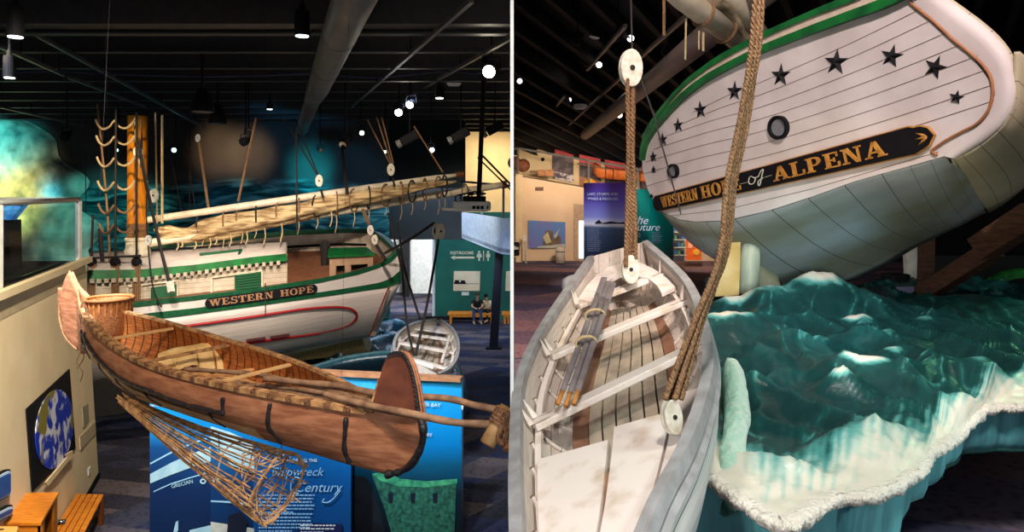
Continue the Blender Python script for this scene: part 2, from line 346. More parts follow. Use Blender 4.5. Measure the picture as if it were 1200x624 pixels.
# slab-serif lettering
def _ring(cx, cy, rx, ry, tx, ty, a0, a1, n=14):
    out = []
    for i in range(n):
        a = math.radians(a0+(a1-a0)*i/n); b = math.radians(a0+(a1-a0)*(i+1)/n)
        out.append([(cx+rx*math.cos(a), cy+ry*math.sin(a)), (cx+rx*math.cos(b), cy+ry*math.sin(b)),
                    (cx+(rx-tx)*math.cos(b), cy+(ry-ty)*math.sin(b)), (cx+(rx-tx)*math.cos(a), cy+(ry-ty)*math.sin(a))])
    return out
def _bb(x0, y0, x1, y1): return [(x0, y0), (x1, y0), (x1, y1), (x0, y1)]
def glyph(c):
    T = .22; s = .1
    if c == 'E': return .82, [_bb(.1, 0, .1+T, 1), _bb(0, .9, .74, 1), _bb(0, 0, .8, s), _bb(.3, .45, .56, .55), _bb(.66, .68, .74, 1), _bb(.7, 0, .8, .34), _bb(.5, .36, .57, .64)]
    if c == 'L': return .8, [_bb(.1, 0, .1+T, 1), _bb(0, .9, .44, 1), _bb(0, 0, .78, s), _bb(.68, 0, .78, .36)]
    if c == 'T': return .86, [_bb(.32, 0, .32+T, 1), _bb(0, .9, .86, 1), _bb(0, .66, .08, 1), _bb(.78, .66, .86, 1), _bb(.18, 0, .68, s)]
    if c == 'H': return .98, [_bb(.1, 0, .1+T, 1), _bb(.66, 0, .66+T, 1), _bb(.3, .45, .7, .55), _bb(0, 0, .42, s), _bb(.56, 0, .98, s), _bb(0, .9, .42, 1), _bb(.56, .9, .98, 1)]
    if c == 'N': return .98, [_bb(.12, 0, .22, 1), _bb(.76, 0, .86, 1), [(.12, 1), (.36, 1), (.86, 0), (.66, 0)], _bb(0, 0, .34, s), _bb(0, .9, .3, 1), _bb(.64, .9, .98, 1)]
    if c == 'P': return .86, [_bb(.1, 0, .1+T, 1), _bb(0, 0, .44, s), _bb(0, .9, .45, 1), _bb(.3, .4, .45, .5)]+_ring(.45, .7, .36, .3, .2, .1, -90, 90)
    if c == 'R': return .96, [_bb(.1, 0, .1+T, 1), _bb(0, 0, .42, s), _bb(0, .9, .45, 1), _bb(.3, .42, .45, .52), [(.42, .48), (.62, .5), (.86, 0), (.62, 0)], _bb(.6, 0, .96, s)]+_ring(.45, .71, .34, .29, .2, .1, -90, 90)
    if c == 'A': return 1.0, [[(.42, 1), (.56, 1), (.2, 0), (.1, 0)], [(.4, 1), (.6, 1), (.92, 0), (.68, 0)], _bb(.26, .28, .74, .38), _bb(0, 0, .34, s), _bb(.58, 0, 1.0, s)]
    if c == 'O': return .94, _ring(.47, .5, .46, .52, .22, .1, 0, 360, 28)
    if c == 'S': return .78, _ring(.4, .74, .34, .28, .17, .1, 20, 270)+_ring(.4, .27, .36, .29, .17, .1, -160, 90)+[_bb(.64, .66, .72, 1), _bb(.02, 0, .1, .34)]
    if c == 'W': return 1.3, [[(.08, 1), (.32, 1), (.5, 0), (.38, 0)], [(.6, 1), (.68, 1), (.5, 0), (.38, 0)], [(.56, 1), (.8, 1), (.96, 0), (.84, 0)], [(1.1, 1), (1.2, 1), (.96, 0), (.86, 0)], _bb(0, .9, .42, 1), _bb(.5, .9, .86, 1), _bb(.98, .9, 1.3, 1)]
    return .4, []
def word_polys(wd, gap=.1):
    x = 0; out = []
    for c in wd:
        wdt, ps = glyph(c)
        out.append([[(x+a, b) for a, b in p] for p in ps]); x += wdt+gap
    return x-gap, out
# ============================================================ STRUCTURE
def st(mb, name, mat, **k):
    o = mb.build(name, mat, None, **k); o['kind'] = 'structure'; return o
m_carp = carpet('lower_carpet', [lin(58, 58, 74), lin(78, 74, 84), lin(46, 50, 76), lin(92, 82, 86), lin(50, 48, 58)], .55)
m_carp2 = carpet('gallery_carpet', [lin(112, 92, 106), lin(140, 108, 110), lin(84, 78, 100), lin(124, 104, 116)], 1.1, rot=.5)
st(MB().box((-13, 20, -.05), (26, 48, .1)), 'floor', m_carp)
ZR = CZ-3.0
st(MB().box((10.2, 17, ZR-.1), (20.3, 31, .2)), 'floor', m_carp2)
# added partition in place of the white dividing strip, seen exactly edge on
st(MB().box((0, 4.4+18.6, 6.2), (.022, 37.2, 12.8)), 'wall_added_partition', m_white)
# ceiling of the lower hall with its joists
mb = MB().box((-13, 20, 9.95), (26, 44, .1))
for i in range(14):
    y = 13.0+i*1.95 if i else 12.6
    h = .55 if i else .7
    mb.box((-13, y, 9.9-h/2), (26, .05, h)); mb.box((-13, y-.07, 9.9-h), (26, .2, .035))
mb.box((-13, 9.6, 9.55), (26, .9, .7)); mb.box((-13, 12.25, 9.5), (26, .55, .5))
st(mb, 'ceiling', m_joist)
# mural wall with the opening under it
def mural_mat():
    m = bpy.data.materials.new('painted_sea_mural'); m.use_nodes = True; nt = m.node_tree; b = nt.nodes['Principled BSDF']; b.inputs['Roughness'].default_value = .8; b.inputs['Specular IOR Level'].default_value = .1
    tc = _n(nt, 'ShaderNodeTexCoord'); mp = _n(nt, 'ShaderNodeMapping'); mp.inputs['Scale'].default_value = (.35, 1, 1.5)
    nt.links.new(tc.outputs['Object'], mp.inputs[0])
    nz = _n(nt, 'ShaderNodeTexNoise'); nz.inputs['Scale'].default_value = 1.6; nz.inputs['Detail'].default_value = 7; nz.inputs['Distortion'].default_value = 1.2
    nt.links.new(mp.outputs[0], nz.inputs['Vector'])
    rp = _n(nt, 'ShaderNodeValToRGB'); e = rp.color_ramp.elements; e[0].position = .38; e[0].color = (*lin(10, 40, 48), 1); e[1].position = .7; e[1].color = (*lin(120, 180, 180), 1)
    k = e.new(.5); k.color = (*lin(36, 92, 96), 1)
    nt.links.new(nz.outputs[0], rp.inputs[0])
    n2 = _n(nt, 'ShaderNodeTexNoise'); n2.inputs['Scale'].default_value = .5; nt.links.new(tc.outputs['Object'], n2.inputs['Vector'])
    r2 = _n(nt, 'ShaderNodeValToRGB'); r2.color_ramp.elements[0].color = (*lin(34, 38, 42), 1); r2.color_ramp.elements[1].color = (*lin(96, 92, 88), 1)
    nt.links.new(n2.outputs[0], r2.inputs[0])
    sx = _n(nt, 'ShaderNodeSeparateXYZ'); nt.links.new(tc.outputs['Object'], sx.inputs[0])
    n3 = _n(nt, 'ShaderNodeMath', operation='MULTIPLY_ADD'); n3.inputs[1].default_value = 1.6; nt.links.new(n2.outputs[0], n3.inputs[0]); nt.links.new(sx.outputs['Z'], n3.inputs[2])
    mr = _n(nt, 'ShaderNodeMapRange'); mr.inputs['From Min'].default_value = 7.2; mr.inputs['From Max'].default_value = 7.7
    nt.links.new(n3.outputs[0], mr.inputs[0])
    mx = _n(nt, 'ShaderNodeMixRGB'); nt.links.new(mr.outputs[0], mx.inputs[0]); nt.links.new(rp.outputs[0], mx.inputs[1]); nt.links.new(r2.outputs[0], mx.inputs[2])
    nt.links.new(mx.outputs[0], b.inputs['Base Color']); return m
m_mural = mural_mat()
xe = P(545, 0, 30).x; xo = P(456, 0, 30).x
st(MB().box(((-26+xo)/2, 30.15, 5), (26+xo, .3, 10)), 'wall_mural', m_mural)
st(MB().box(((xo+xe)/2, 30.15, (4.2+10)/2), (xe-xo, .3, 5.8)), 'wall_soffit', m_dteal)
st(MB().box((P(555, 0, 33.6).x-.0, 33.75, 2.6), (P(599, 0, 33.6).x-P(510, 0, 33.6).x, .3, 5.4)), 'wall_green', m_teal)
st(MB().box((P(508, 0, 33.6).x, 38, 2.6), (.12, 8.8, 5.2)), 'wall_corridor', m_white)
st(MB().box((-5.5, 42.8, 3), (11, .2, 6)), 'wall_far', m_white)
st(MB().box((P(560, 0, 36).x, 36, 7.4), (5.2, .2, 5.0)), 'wall_upper_room', m_cream)
mb = MB().box((P(476, 0, 41).x, 41, 2.6), (.42, .3, 5.2)); st(mb, 'trim_1', m_black)
st(MB().box((P(495, 0, 42.4).x, 42.4, 3), (1.4, .2, 6)), 'trim_2', m_grail)
st(MB().box((P(540, 0, 33.6).x, 33.56, .09), (3.4, .05, .18)), 'baseboard_green', m_dark)
# cream side wall with the mezzanine on top
A0 = P(100, 305, 15); B0 = P(0, 345, 10); dW = (B0-A0); dW.z = 0
N0 = A0+dW*2.0
wn_ = Vector((-dW.y, dW.x, 0)).normalized()
if wn_.x > 0: wn_ = -wn_
A1 = Vector((P(114, 560, 15).x, 15.05, 0)); N1 = N0.copy(); N1.z = 0; N1 += (A1-Vector((A0.x, A0.y, 0)))
At = A0.copy(); At.z = 4.79; Nt = N0.copy(); Nt.z = 4.79
st(MB().slab([At, Nt, N1, A1], wn_*.3), 'wall_side', m_cream)
tmp = wn_*.3
mb = MB().slab([At+tmp*.9, Nt+tmp*.9, Nt+Vector((-9, 0, 0)), At+Vector((-9, 0, 0))], (0, 0, -.35)); st(mb, 'floor_mezzanine', m_carp)
mb = MB(); mb.bar(A1+Vector((.02, 0, .06)), N1+Vector((.02, 0, .06)), .03, .13); st(mb, 'baseboard_side', m_black)
mb = MB(); mb.bar(At-wn_*.05+Vector((0, .05, .02)), Nt-wn_*.05+Vector((0, 0, .02)), .12, .12); st(mb, 'trim_ledge', m_cream)
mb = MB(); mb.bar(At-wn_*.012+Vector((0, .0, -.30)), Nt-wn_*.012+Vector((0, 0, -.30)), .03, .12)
st(mb, 'trim_band', M('darker_cream', lin(196, 176, 140)))  # band in a darker cream than the wall
# glass guard
g = root('glass_guard', tuple(At), 'glass guard with pale metal rails on top of the cream side wall', 'railing')
zt = 6.13
def wp(t, z): q = At+(Nt-At)*t; q = q+wn_*.12; q.z = z; return q
railmb = MB().tube([wp(0, zt), wp(1, zt)], .05, 8); railmb.build('handrail', m_grail, g, smooth=True)
cb = wp(0, zt)+Vector((-8, .6, 0))
MB().tube([wp(0, zt), cb], .045, 8).build('handrail', m_grail, g, smooth=True)
for t in (0.004, .47, .95): MB().bar(wp(t, 4.8), wp(t, zt-.03), .1, .1, up=(0, 1, 0)).build('post', m_grail, g, bevel=.01)
m_glass = bpy.data.materials.new('clear_glass'); m_glass.use_nodes = True
_nt = m_glass.node_tree; _b = _nt.nodes['Principled BSDF']; _b.inputs['Base Color'].default_value = (.8, .9, .88, 1); _b.inputs['Roughness'].default_value = .03
_b.inputs['Transmission Weight'].default_value = 1; _b.inputs['IOR'].default_value = 1.02
for a, b in ((.01, .465), (.475, .94)):
    MB().slab([wp(a, 4.9), wp(b, 4.9), wp(b, zt-.12), wp(a, zt-.12)], wn_*.012).build('glass_pane', m_glass, g)
q0 = wp(0, 4.9)
MB().slab([q0+Vector((-.1, 0, 0)), q0+Vector((-7, .55, 0)), q0+Vector((-7, .55, 1.1)), q0+Vector((-.1, 0, 1.1))], (0, .012, 0)).build('glass_pane', m_glass, g)
# ---- gallery (right) shell
YW = 29.6
def rp_(px, py, Y=YW): return P(px, py, Y)
top = [(599, 168), (680, 190), (770, 215), (860, 238)]
st(MB().slab([P(600.5, 168, YW+2.2), P(760, 205, YW+2.2), P(1010, 262, YW+2.2), P(1010, 312, YW+2.2), P(600.5, 312, YW+2.2)], (0, .2, 0)), 'wall_upper_gallery', m_cream)
st(MB().slab([P(600.5, 204, YW), P(612, 205.5, YW), P(760, 232, YW), P(1010, 275, YW), P(1010, 308, YW), P(600.5, 308, YW)], (0, .25, 0)), 'wall_gallery', M('peach_wall', lin(232, 204, 172), lin(222, 192, 160), rough=.75, scale=1))
st(MB().slab([P(604, 204.5, YW), P(612, 205.5, YW), P(612, 308, YW), P(604, 308, YW)], (0, -.5, 0)), 'trim_pier', m_cream)
st(MB().slab([P(600.5, 204, YW), P(1010, 275, YW), P(1010, 275, YW+2.2), P(600.5, 204, YW+2.2)], (0, 0, -.05)), 'floor_balcony', m_cream)
st(MB().slab([P(613, 306, YW-.03), P(684, 306, YW-.03), P(684, 308.5, YW-.03), P(613, 308.5, YW-.03)], (0, -.03, 0)), 'baseboard_gallery', m_black)
# gallery doorway and slit
st(MB().slab([P(672, 239, YW-.02), P(684, 240, YW-.02), P(684, 308, YW-.02), P(672, 304, YW-.02)], (0, -.05, 0)), 'door_1', M('alcove', lin(196, 168, 140)))
st(MB().slab([P(678.5, 259, YW-.09), P(684, 259, YW-.09), P(684, 303, YW-.09), P(678.5, 303, YW-.09)], (0, -.03, 0)), 'window_1', M('bright_door_glass', (.85, .92, 1), emit=1.2))
# dark background walls at the right
st(MB().slab([P(1010, -260, 30), P(2400, -200, 17), P(2400, 700, 17), P(1010, 308, 30)], (.1, .3, 0)), 'wall_right', m_dark)
# gallery ceiling, joists run away to the right
mb = MB().slab([P(600.4, -2600, 2.2), Vector((22, 2.2, CZ+7.9)), Vector((22, 36, CZ+1.9)), Vector((.02, 36, CZ+2.3))], (0, 0, .1))
mb = MB()
zc = lambda x, y: CZ+6.2-(y-8)*.17
c_ = [Vector((x, y, zc(x, y))) for x, y in ((.03, 1), (22, 1), (22, 36), (.03, 36))]
mb.slab(c_, (0, 0, .1))
dj = Vector((.505, .863, 0)).normalized()
for i in range(-6, 26):
    x0, y0 = .03, 2+i*1.55
    t0 = max(0, (1.5-y0)/dj.y); t1 = min(21/dj.x, (35-y0)/dj.y)
    if t1 <= t0: continue
    a = Vector((x0+dj.x*t0, y0+dj.y*t0, 0)); b = Vector((x0+dj.x*t1, y0+dj.y*t1, 0))
    a.z = zc(a.x, a.y)-.22; b.z = zc(b.x, b.y)-.22
    mb.bar(a, b, .05, .4); mb.bar(a-Vector((0, 0, .22)), b-Vector((0, 0, .22)), .16, .03)
st(mb, 'ceiling', M('gallery_steel', (.022, .02, .02), rough=.7, spec=.15))

# ============================================================ DUCTS, TRACKS, LAMPS
a = P(415, -2, 9.7); b = P(372, 105, 19.0); c = P(366, 118, 20.5); d = P(354, 152, 27.5)
g = root('air_duct', tuple(a), 'large grey round duct crossing the lower hall ceiling, narrowing partway', 'duct')
MB().tube([a+(a-b)*.5, a, b], .30, 20).build('wide_duct', m_duct, g, smooth=True)
MB().tube([b, c], [.30, .23], 20).build('reducer', m_duct, g, smooth=True)
MB().tube([c, d], .23, 16).build('narrow_duct', m_duct, g, smooth=True)
for t in (.25, .62, .96):
    q = a+(b-a)*t; dd = (b-a).normalized()*.03
    MB().tube([q-dd, q+dd], .31, 20).build('band', m_duct, g, smooth=True)
tracks = [((18, 27, 12.5), (240, 150, 26), 'long thin lighting track running diagonally from upper left'),
          ((-5, 52, 12.2), (75, 88, 17), 'short bright lighting track at far upper left of the lower hall'),
          ((80, 90, 17), (170, 125, 24), 'dim lighting track continuing behind the short bright one'),
          ((553, 0, 10), (412, 125, 24), 'lighting track right of the big round duct'),
          ((599, 44, 12.5), (470, 118, 25), 'lighting track nearest the partition under the lower hall ceiling'),
          ((-5, 124, 22), (110, 150, 29), 'low faint lighting track above the glowing painted wave')]
for p, q, lab in tracks:
    t = root('lighting_track', tuple(P(*p)), lab, 'lighting track')
    pa, pb = P(*p), P(*q)
    MB().bar(pa, pb, .07, .08).build('track_body', M('track_grey', (.11, .105, .1), rough=.4), t)
    for f in (.3, .62, .9):
        s_ = pa+(pb-pa)*f; MB().bar(s_, s_+Vector((0, 0, .35)), .02, .02).build('hanger', m_black, t)
bl = [P(0, 86, 16), P(60, 84, 16), P(130, 87, 16.3), P(230, 90, 17), P(300, 89, 17), P(365, 87, 17), P(440, 91, 17.2), P(520, 84, 17), P(560, 86, 17), P(598, 80, 17)]
tag(MB().tube(smoothpts(bl, 60), .018, 5).build('ceiling_cable', M('blue_cable', lin(70, 76, 120)), None), 'thin blue cable sagging between joists under the dark ceiling', 'cable')
# can lights
def ceil_gap(p):
    if p.x < 0: return max(.15, 9.9-p.z)
    return max(.15, CZ+6.2-(p.y-8)*.17-p.z)
def can(px, py, Y, r, h, lab, lens=m_lens, grp='cylinder downlights'):
    c = P(px, py, Y); t = root('cylinder_downlight', tuple(c), lab, 'ceiling light', grp)
    MB().lathe(c, (0, 0, 1), [(0, r), (h, r*.92), (h, r*.4), (h+.1, r*.4)], 16).build('housing', m_black, t, smooth=False)
    MB().lathe(c+Vector((0, 0, -.012)), (0, 0, 1), [(0, r*.82), (.02, r*.82)], 16).build('lens', lens, t)
    MB().tube([c+Vector((0, 0, h+.05)), c+Vector((0, 0, ceil_gap(c)))], .02, 6).build('stem', m_black, t)
can(18, 43, 9.5, .11, .42, 'black cylinder downlight at upper left corner, lit pinkish white', m_lensw)
can(11, 91, 12, .1, .38, 'black cylinder downlight hanging just below the upper left one', m_lensw)
can(354, 42, 11.5, .13, .42, 'black cylinder downlight hanging left of the round duct', m_lensw)
can(515, 115, 19, .12, .34, 'warm black cylinder downlight beside the small white ceiling speaker', m_lens)
can(316, 128, 22, .1, .2, 'small white downlight shining behind the sail, left of the duct', m_lensw)
# bell lamps
def bell(px, py, Y, s, lab):
    c = P(px, py, Y); t = root('bell_lamp', tuple(c), lab, 'ceiling light', 'black bell shaped lamps')
    MB().lathe(c, (0, 0, 1), [(0, .30*s), (.05, .31*s), (.2*s, .29*s), (.45*s, .2*s), (.62*s, .09*s), (.66*s, .03)], 20).build('shade', m_black, t, smooth=True)
    MB().tube([c+Vector((0, 0, .6*s)), c+Vector((0, 0, ceil_gap(c)))], .03, 6).build('stem', m_black, t)
    MB().lathe(c+Vector((0, 0, -.01)), (0, 0, 1), [(0, .26*s), (.02, .26*s)], 20).build('reflector', m_duct, t)
bell(237, 131, 15, .82, 'large black bell shaped pendant lamp left of the white pulley block')
bell(255, 145, 19, .8, 'smaller black bell shaped pendant lamp behind the larger one')
# adjustable spotlights
def fixture(px, py, Y, r, ax, lab, lens=m_lens, grp='track spotlights', stem=.5, lensr=.8):
    c = P(px, py, Y); ax = Vector(ax).normalized(); t = root('track_spotlight', tuple(c), lab, 'spotlight', grp)
    MB().lathe(c, -ax, [(0, r), (.03, r*1.05), (r*1.1, r*.95), (r*2.0, r*.55), (r*2.6, r*.5)], 14).build('housing', m_black, t, smooth=True)
    MB().lathe(c+ax*.015, -ax, [(0, r*lensr), (.02, r*lensr)], 14).build('lens', lens, t)
    m_ = c-ax*r*1.2
    mb = MB(); mb.bar(m_+Vector((r*1.1, 0, 0)), m_+Vector((r*1.1, 0, r*1.6)), .02, .02); mb.bar(m_-Vector((r*1.1, 0, 0)), m_+Vector((-r*1.1, 0, r*1.6)), .02, .02)
    mb.bar(m_+Vector((-r*1.1, 0, r*1.6)), m_+Vector((r*1.1, 0, r*1.6)), .02, .02); mb.build('yoke', m_black, t)
    MB().tube([m_+Vector((0, 0, r*1.6)), m_+Vector((0, 0, ceil_gap(m_)))], .018, 6).build('stem', m_black, t)
    return t
m_spk = M('very_bright_lens', (1, .86, .66), emit=40)
fixture(573, 84, 14, .16, (-.3, -1, -.4), 'brightest warm spotlight glaring at the upper right of the lower hall', m_spk)
fixture(480, 123, 20, .13, (-.2, -1, -.5), 'warm glaring spotlight, upper of the close pair left of the partition', m_spk)
fixture(467, 132, 20, .13, (.1, -1, -.5), 'white glaring spotlight, lower of the close pair left of the partition', M('white_bright_lens', (.95, .95, 1), emit=25))
fixture(76, 161, 20, .13, (.2, -1, -.6), 'spotlight with a shiny rim in front of the dark wall above the glass guard', m_chrome)
fixture(204, 176, 26, .11, (0, -1, -.3), 'small cyan spotlight just right of the ochre mast', m_lensc)
fixture(137, 176, 26, .07, (0, -1, -.3), 'tiny cyan spotlight between the shrouds left of the mast', m_lensc)
fixture(284, 167, 19, .12, (-.4, -1, -.4), 'chrome rimmed spotlight above the sail, lower of two', m_chrome)
fixture(291, 158, 20, .11, (.3, -1, -.2), 'chrome rimmed spotlight above the sail, upper of two', m_chrome)
fixture(402, 170, 19, .14, (-.2, -1, -.7), 'brass rimmed spotlight hanging right of the duct end', m_chrome)
fixture(376, 176, 21, .08, (.6, -1, -.3), 'small dark spotlight under the duct end', m_chrome)
fixture(424, 156, 22, .09, (.5, -1, -.2), 'small pale spotlight high right of the duct end', m_lensw)
fixture(451, 178, 23, .06, (0, -1, -.3), 'tiny warm spotlight over the gaff', m_lens)
fixture(506, 176, 22, .1, (.5, -1, -.6), 'white spotlight pointing down by the gaff tip', m_lensw)
for px, py, lab in ((480, 162, 'black box theatre spotlight aimed down left over the gaff'), (540, 158, 'black box theatre spotlight near the projector pole'), (580, 150, 'black theatre spotlight beside the partition over the balcony')):
    c = P(px, py, 19); t = root('theatre_spotlight', tuple(c), lab, 'spotlight', 'black theatre spotlights')
    R = Matrix.Rotation(-.5, 3, 'Y')
    MB().box(c, (.5, .26, .24), R=R).build('housing', m_black, t, bevel=.03)
    MB().lathe(c+R@Vector((-.27, 0, 0)), R@Vector((-1, 0, 0)), [(0, .1), (.12, .12)], 14).build('snout', m_duct, t)
    MB().tube([c+Vector((0, 0, .1)), c+Vector((0, 0, ceil_gap(c)))], .02, 6).build('stem', m_black, t)
t = tag(MB().lathe(P(532, 101, 16), (0, -.2, 1), [(0, .12), (.05, .17), (.08, .17)], 18).build('ceiling_speaker', m_white, None), 'small white round ceiling fitting beside the warm downlight', 'ceiling fitting')
# projector on its pole
c = P(553, 243, 15); t = root('projector', tuple(c), 'white projector with black vents hanging on a black ceiling pole', 'projector')
MB().box(c+Vector((0, 0, .02)), (.78, .5, .22), rz=-.15).build('casing', m_white, t, bevel=.05)
MB().lathe(c+Vector((-.3, -.1, -.07)), (0, 0, 1), [(0, .33), (.06, .38)], 20).build('base_disc', m_white, t)
for i in range(4): MB().box(c+Vector((.06+i*.09, -.28, 0)), (.07, .02, .07), rz=-.15).build('vent', m_black, t)
MB().box(c+Vector((.05, .05, .17)), (.5, .34, .14), rz=.1).build('mount_bracket', m_black, t, bevel=.02)
mb = MB()
for i in range(5): mb.tube(smoothpts([c+Vector((-.32+.1*i, -.12, .06)), c+Vector((-.34+.12*i, -.2, .24+.03*(i % 2))), c+Vector((-.1+.1*i, 0, .3)), c+Vector((.06, .05, .34))], 10), .018, 5)
mb.build('cables', m_drope, t)
MB().tube([c+Vector((.15, .05, .2)), c+Vector((.28, .05, 3.4))], .055, 10).build('pole', m_black, t, smooth=True)

# ============================================================ BALCONY + POST + RESTROOM WALL
m_par = m_grey
t = root('balcony_parapet', tuple(P(541, 279, 29.6)), 'grey solid balcony parapet with rails above the restroom wall', 'balcony')
MB().slab([P(541, 249, 29.6), P(588, 256, 26), P(588, 298, 26), P(541, 279, 29.6)], (.1, .15, 0)).build('front_panel', m_par, t)
MB().slab([P(588, 256, 26), P(599, 256, 25.4), P(599, 299, 25.4), P(588, 298, 26)], (0, .15, 0)).build('side_panel', M('pale_blue_panel', lin(196, 208, 226)), t)
MB().slab([P(541, 278, 29.6), P(588, 296, 26), P(599, 297, 25.4), P(599, 290, 29.9), P(560, 284, 29.9)], (0, 0, .15)).build('deck', m_grey, t)
MB().tube([P(541, 213, 29.6), P(589, 217, 26), P(599, 218, 25.4)], .045, 8).build('handrail', m_postcol, t)
for p in ((544, 213, 249, 29.4), (565, 215, 252, 27.8), (590, 217, 257, 26)):
    MB().tube([P(p[0], p[1], p[3]), P(p[0], p[2], p[3])], .045, 8).build('post', m_duct, t)
pc = P(578.5, 408, 27.5)
t = root('steel_post', (pc.x, 27.5, 0), 'dark blue steel post standing on the carpet beside the partition', 'post')
MB().bar((pc.x, 27.5, 0), (P(587, 300, 27.5).x, 27.5, 5.0), .34, .34, up=(0, 1, 0)).build('column', m_postcol, t)
MB().box((pc.x, 27.5, .04), (.6, .6, .08)).build('base_plate', m_postcol, t)
YG = 33.58
text('RESTROOMS', P(527.5, 298.2, YG-.02), .205, m_ivory, 'restroom_lettering', None, bold=.006)
o = [x for x in COL.objects if x.name == 'restroom_lettering'][0]
t = root('restroom_sign', tuple(P(550, 305, YG)), 'ivory RESTROOMS lettering with arrow and figures on the green wall', 'sign')
o.location -= Vector(t.location); o.parent = t; o.scale = (1, 1, 1)
def fl(pts, d=.02, Y=YG): return MB().slab([P(x, y, Y) for x, y in pts], (0, -d, 0))
fl([(528, 302), (533, 299.3), (533, 301), (556, 301), (556, 303.2), (533, 303.2), (533, 304.8)]).build('arrow', m_ivory, t)
for cx, sk in ((561.5, 1), (572, 0)):
    mb = MB().lathe(P(cx, 295.6, YG), (0, -1, 0), [(0, .06), (.02, .06)], 12)
    pts = [(cx-2.3, 297.5), (cx+2.3, 297.5), (cx+(3.2 if sk else 2.3), 301.5), (cx+1, 302), (cx+1, 306), (cx-1, 306), (cx-1, 302), (cx-(3.2 if sk else 2.3), 301.5)]
    mb.slab([P(x, y, YG) for x, y in pts], (0, -.02, 0)); mb.build('figure', m_ivory, t)
fl([(566.2, 294), (567.2, 294), (567.2, 306), (566.2, 306)]).build('divider_line', m_ivory, t)
def picture(x0, x1, lab):
    t = root('framed_picture', tuple(P((x0+x1)/2, 341, YG)), lab, 'picture', None)
    fl([(x0+.6, 318), (x1, 318), (x1-1, 341), (x0-.4, 341)], .05).build('panel', M('pale_print', lin(232, 222, 196), lin(226, 196, 160), scale=1), t)
    return t
t = picture(531.5, 563, 'pale panoramic print with a dark ship, above the seated people')
mb = MB()
for x0, x1, y0, y1 in ((532, 546, 331, 333.2), (533, 538, 328.5, 331), (540, 545, 328.8, 331), (546, 561, 332.6, 333.1)):
    mb.slab([P(a, b, YG-.055) for a, b in ((x0, y0), (x1, y0), (x1, y1), (x0, y1))], (0, -.01, 0))
mb.build('printed_ship', m_black, t)
picture(592.5, 599.3, 'pale print cut off by the partition, right of the steel post')
tag(fl([(541, 342.5), (549.5, 342.5), (549.5, 346.3), (541, 346.3)], .03).build('wall_label', m_white, None), 'small white label under the pale panoramic print', 'label')
def bench(x0, x1, lab, slats=1):
    zt_ = .5; yA, yB = 32.5, 33.2; X0 = P(x0, 0, 32.8).x; X1 = P(x1, 0, 32.8).x
    t = root('wooden_bench', ((X0+X1)/2, 32.8, 0), lab, 'bench', None)
    MB().box(((X0+X1)/2, (yA+yB)/2, zt_-.04), (X1-X0, yB-yA, .09)).build('seat', m_oak, t, bevel=.01)
    for x in (X0+.15, X1-.15):
        for y in (yA+.06, yB-.06): MB().box((x, y, .225), (.1, .08, .45)).build('leg', m_oak, t)
    MB().box(((X0+X1)/2, yA+.06, .36), (X1-X0-.3, .04, .08)).build('apron', m_oak, t)
bench(525, 580, 'light oak bench against the green wall with two people seated')
bench(588, 599.3, 'light oak bench end right of the steel post')

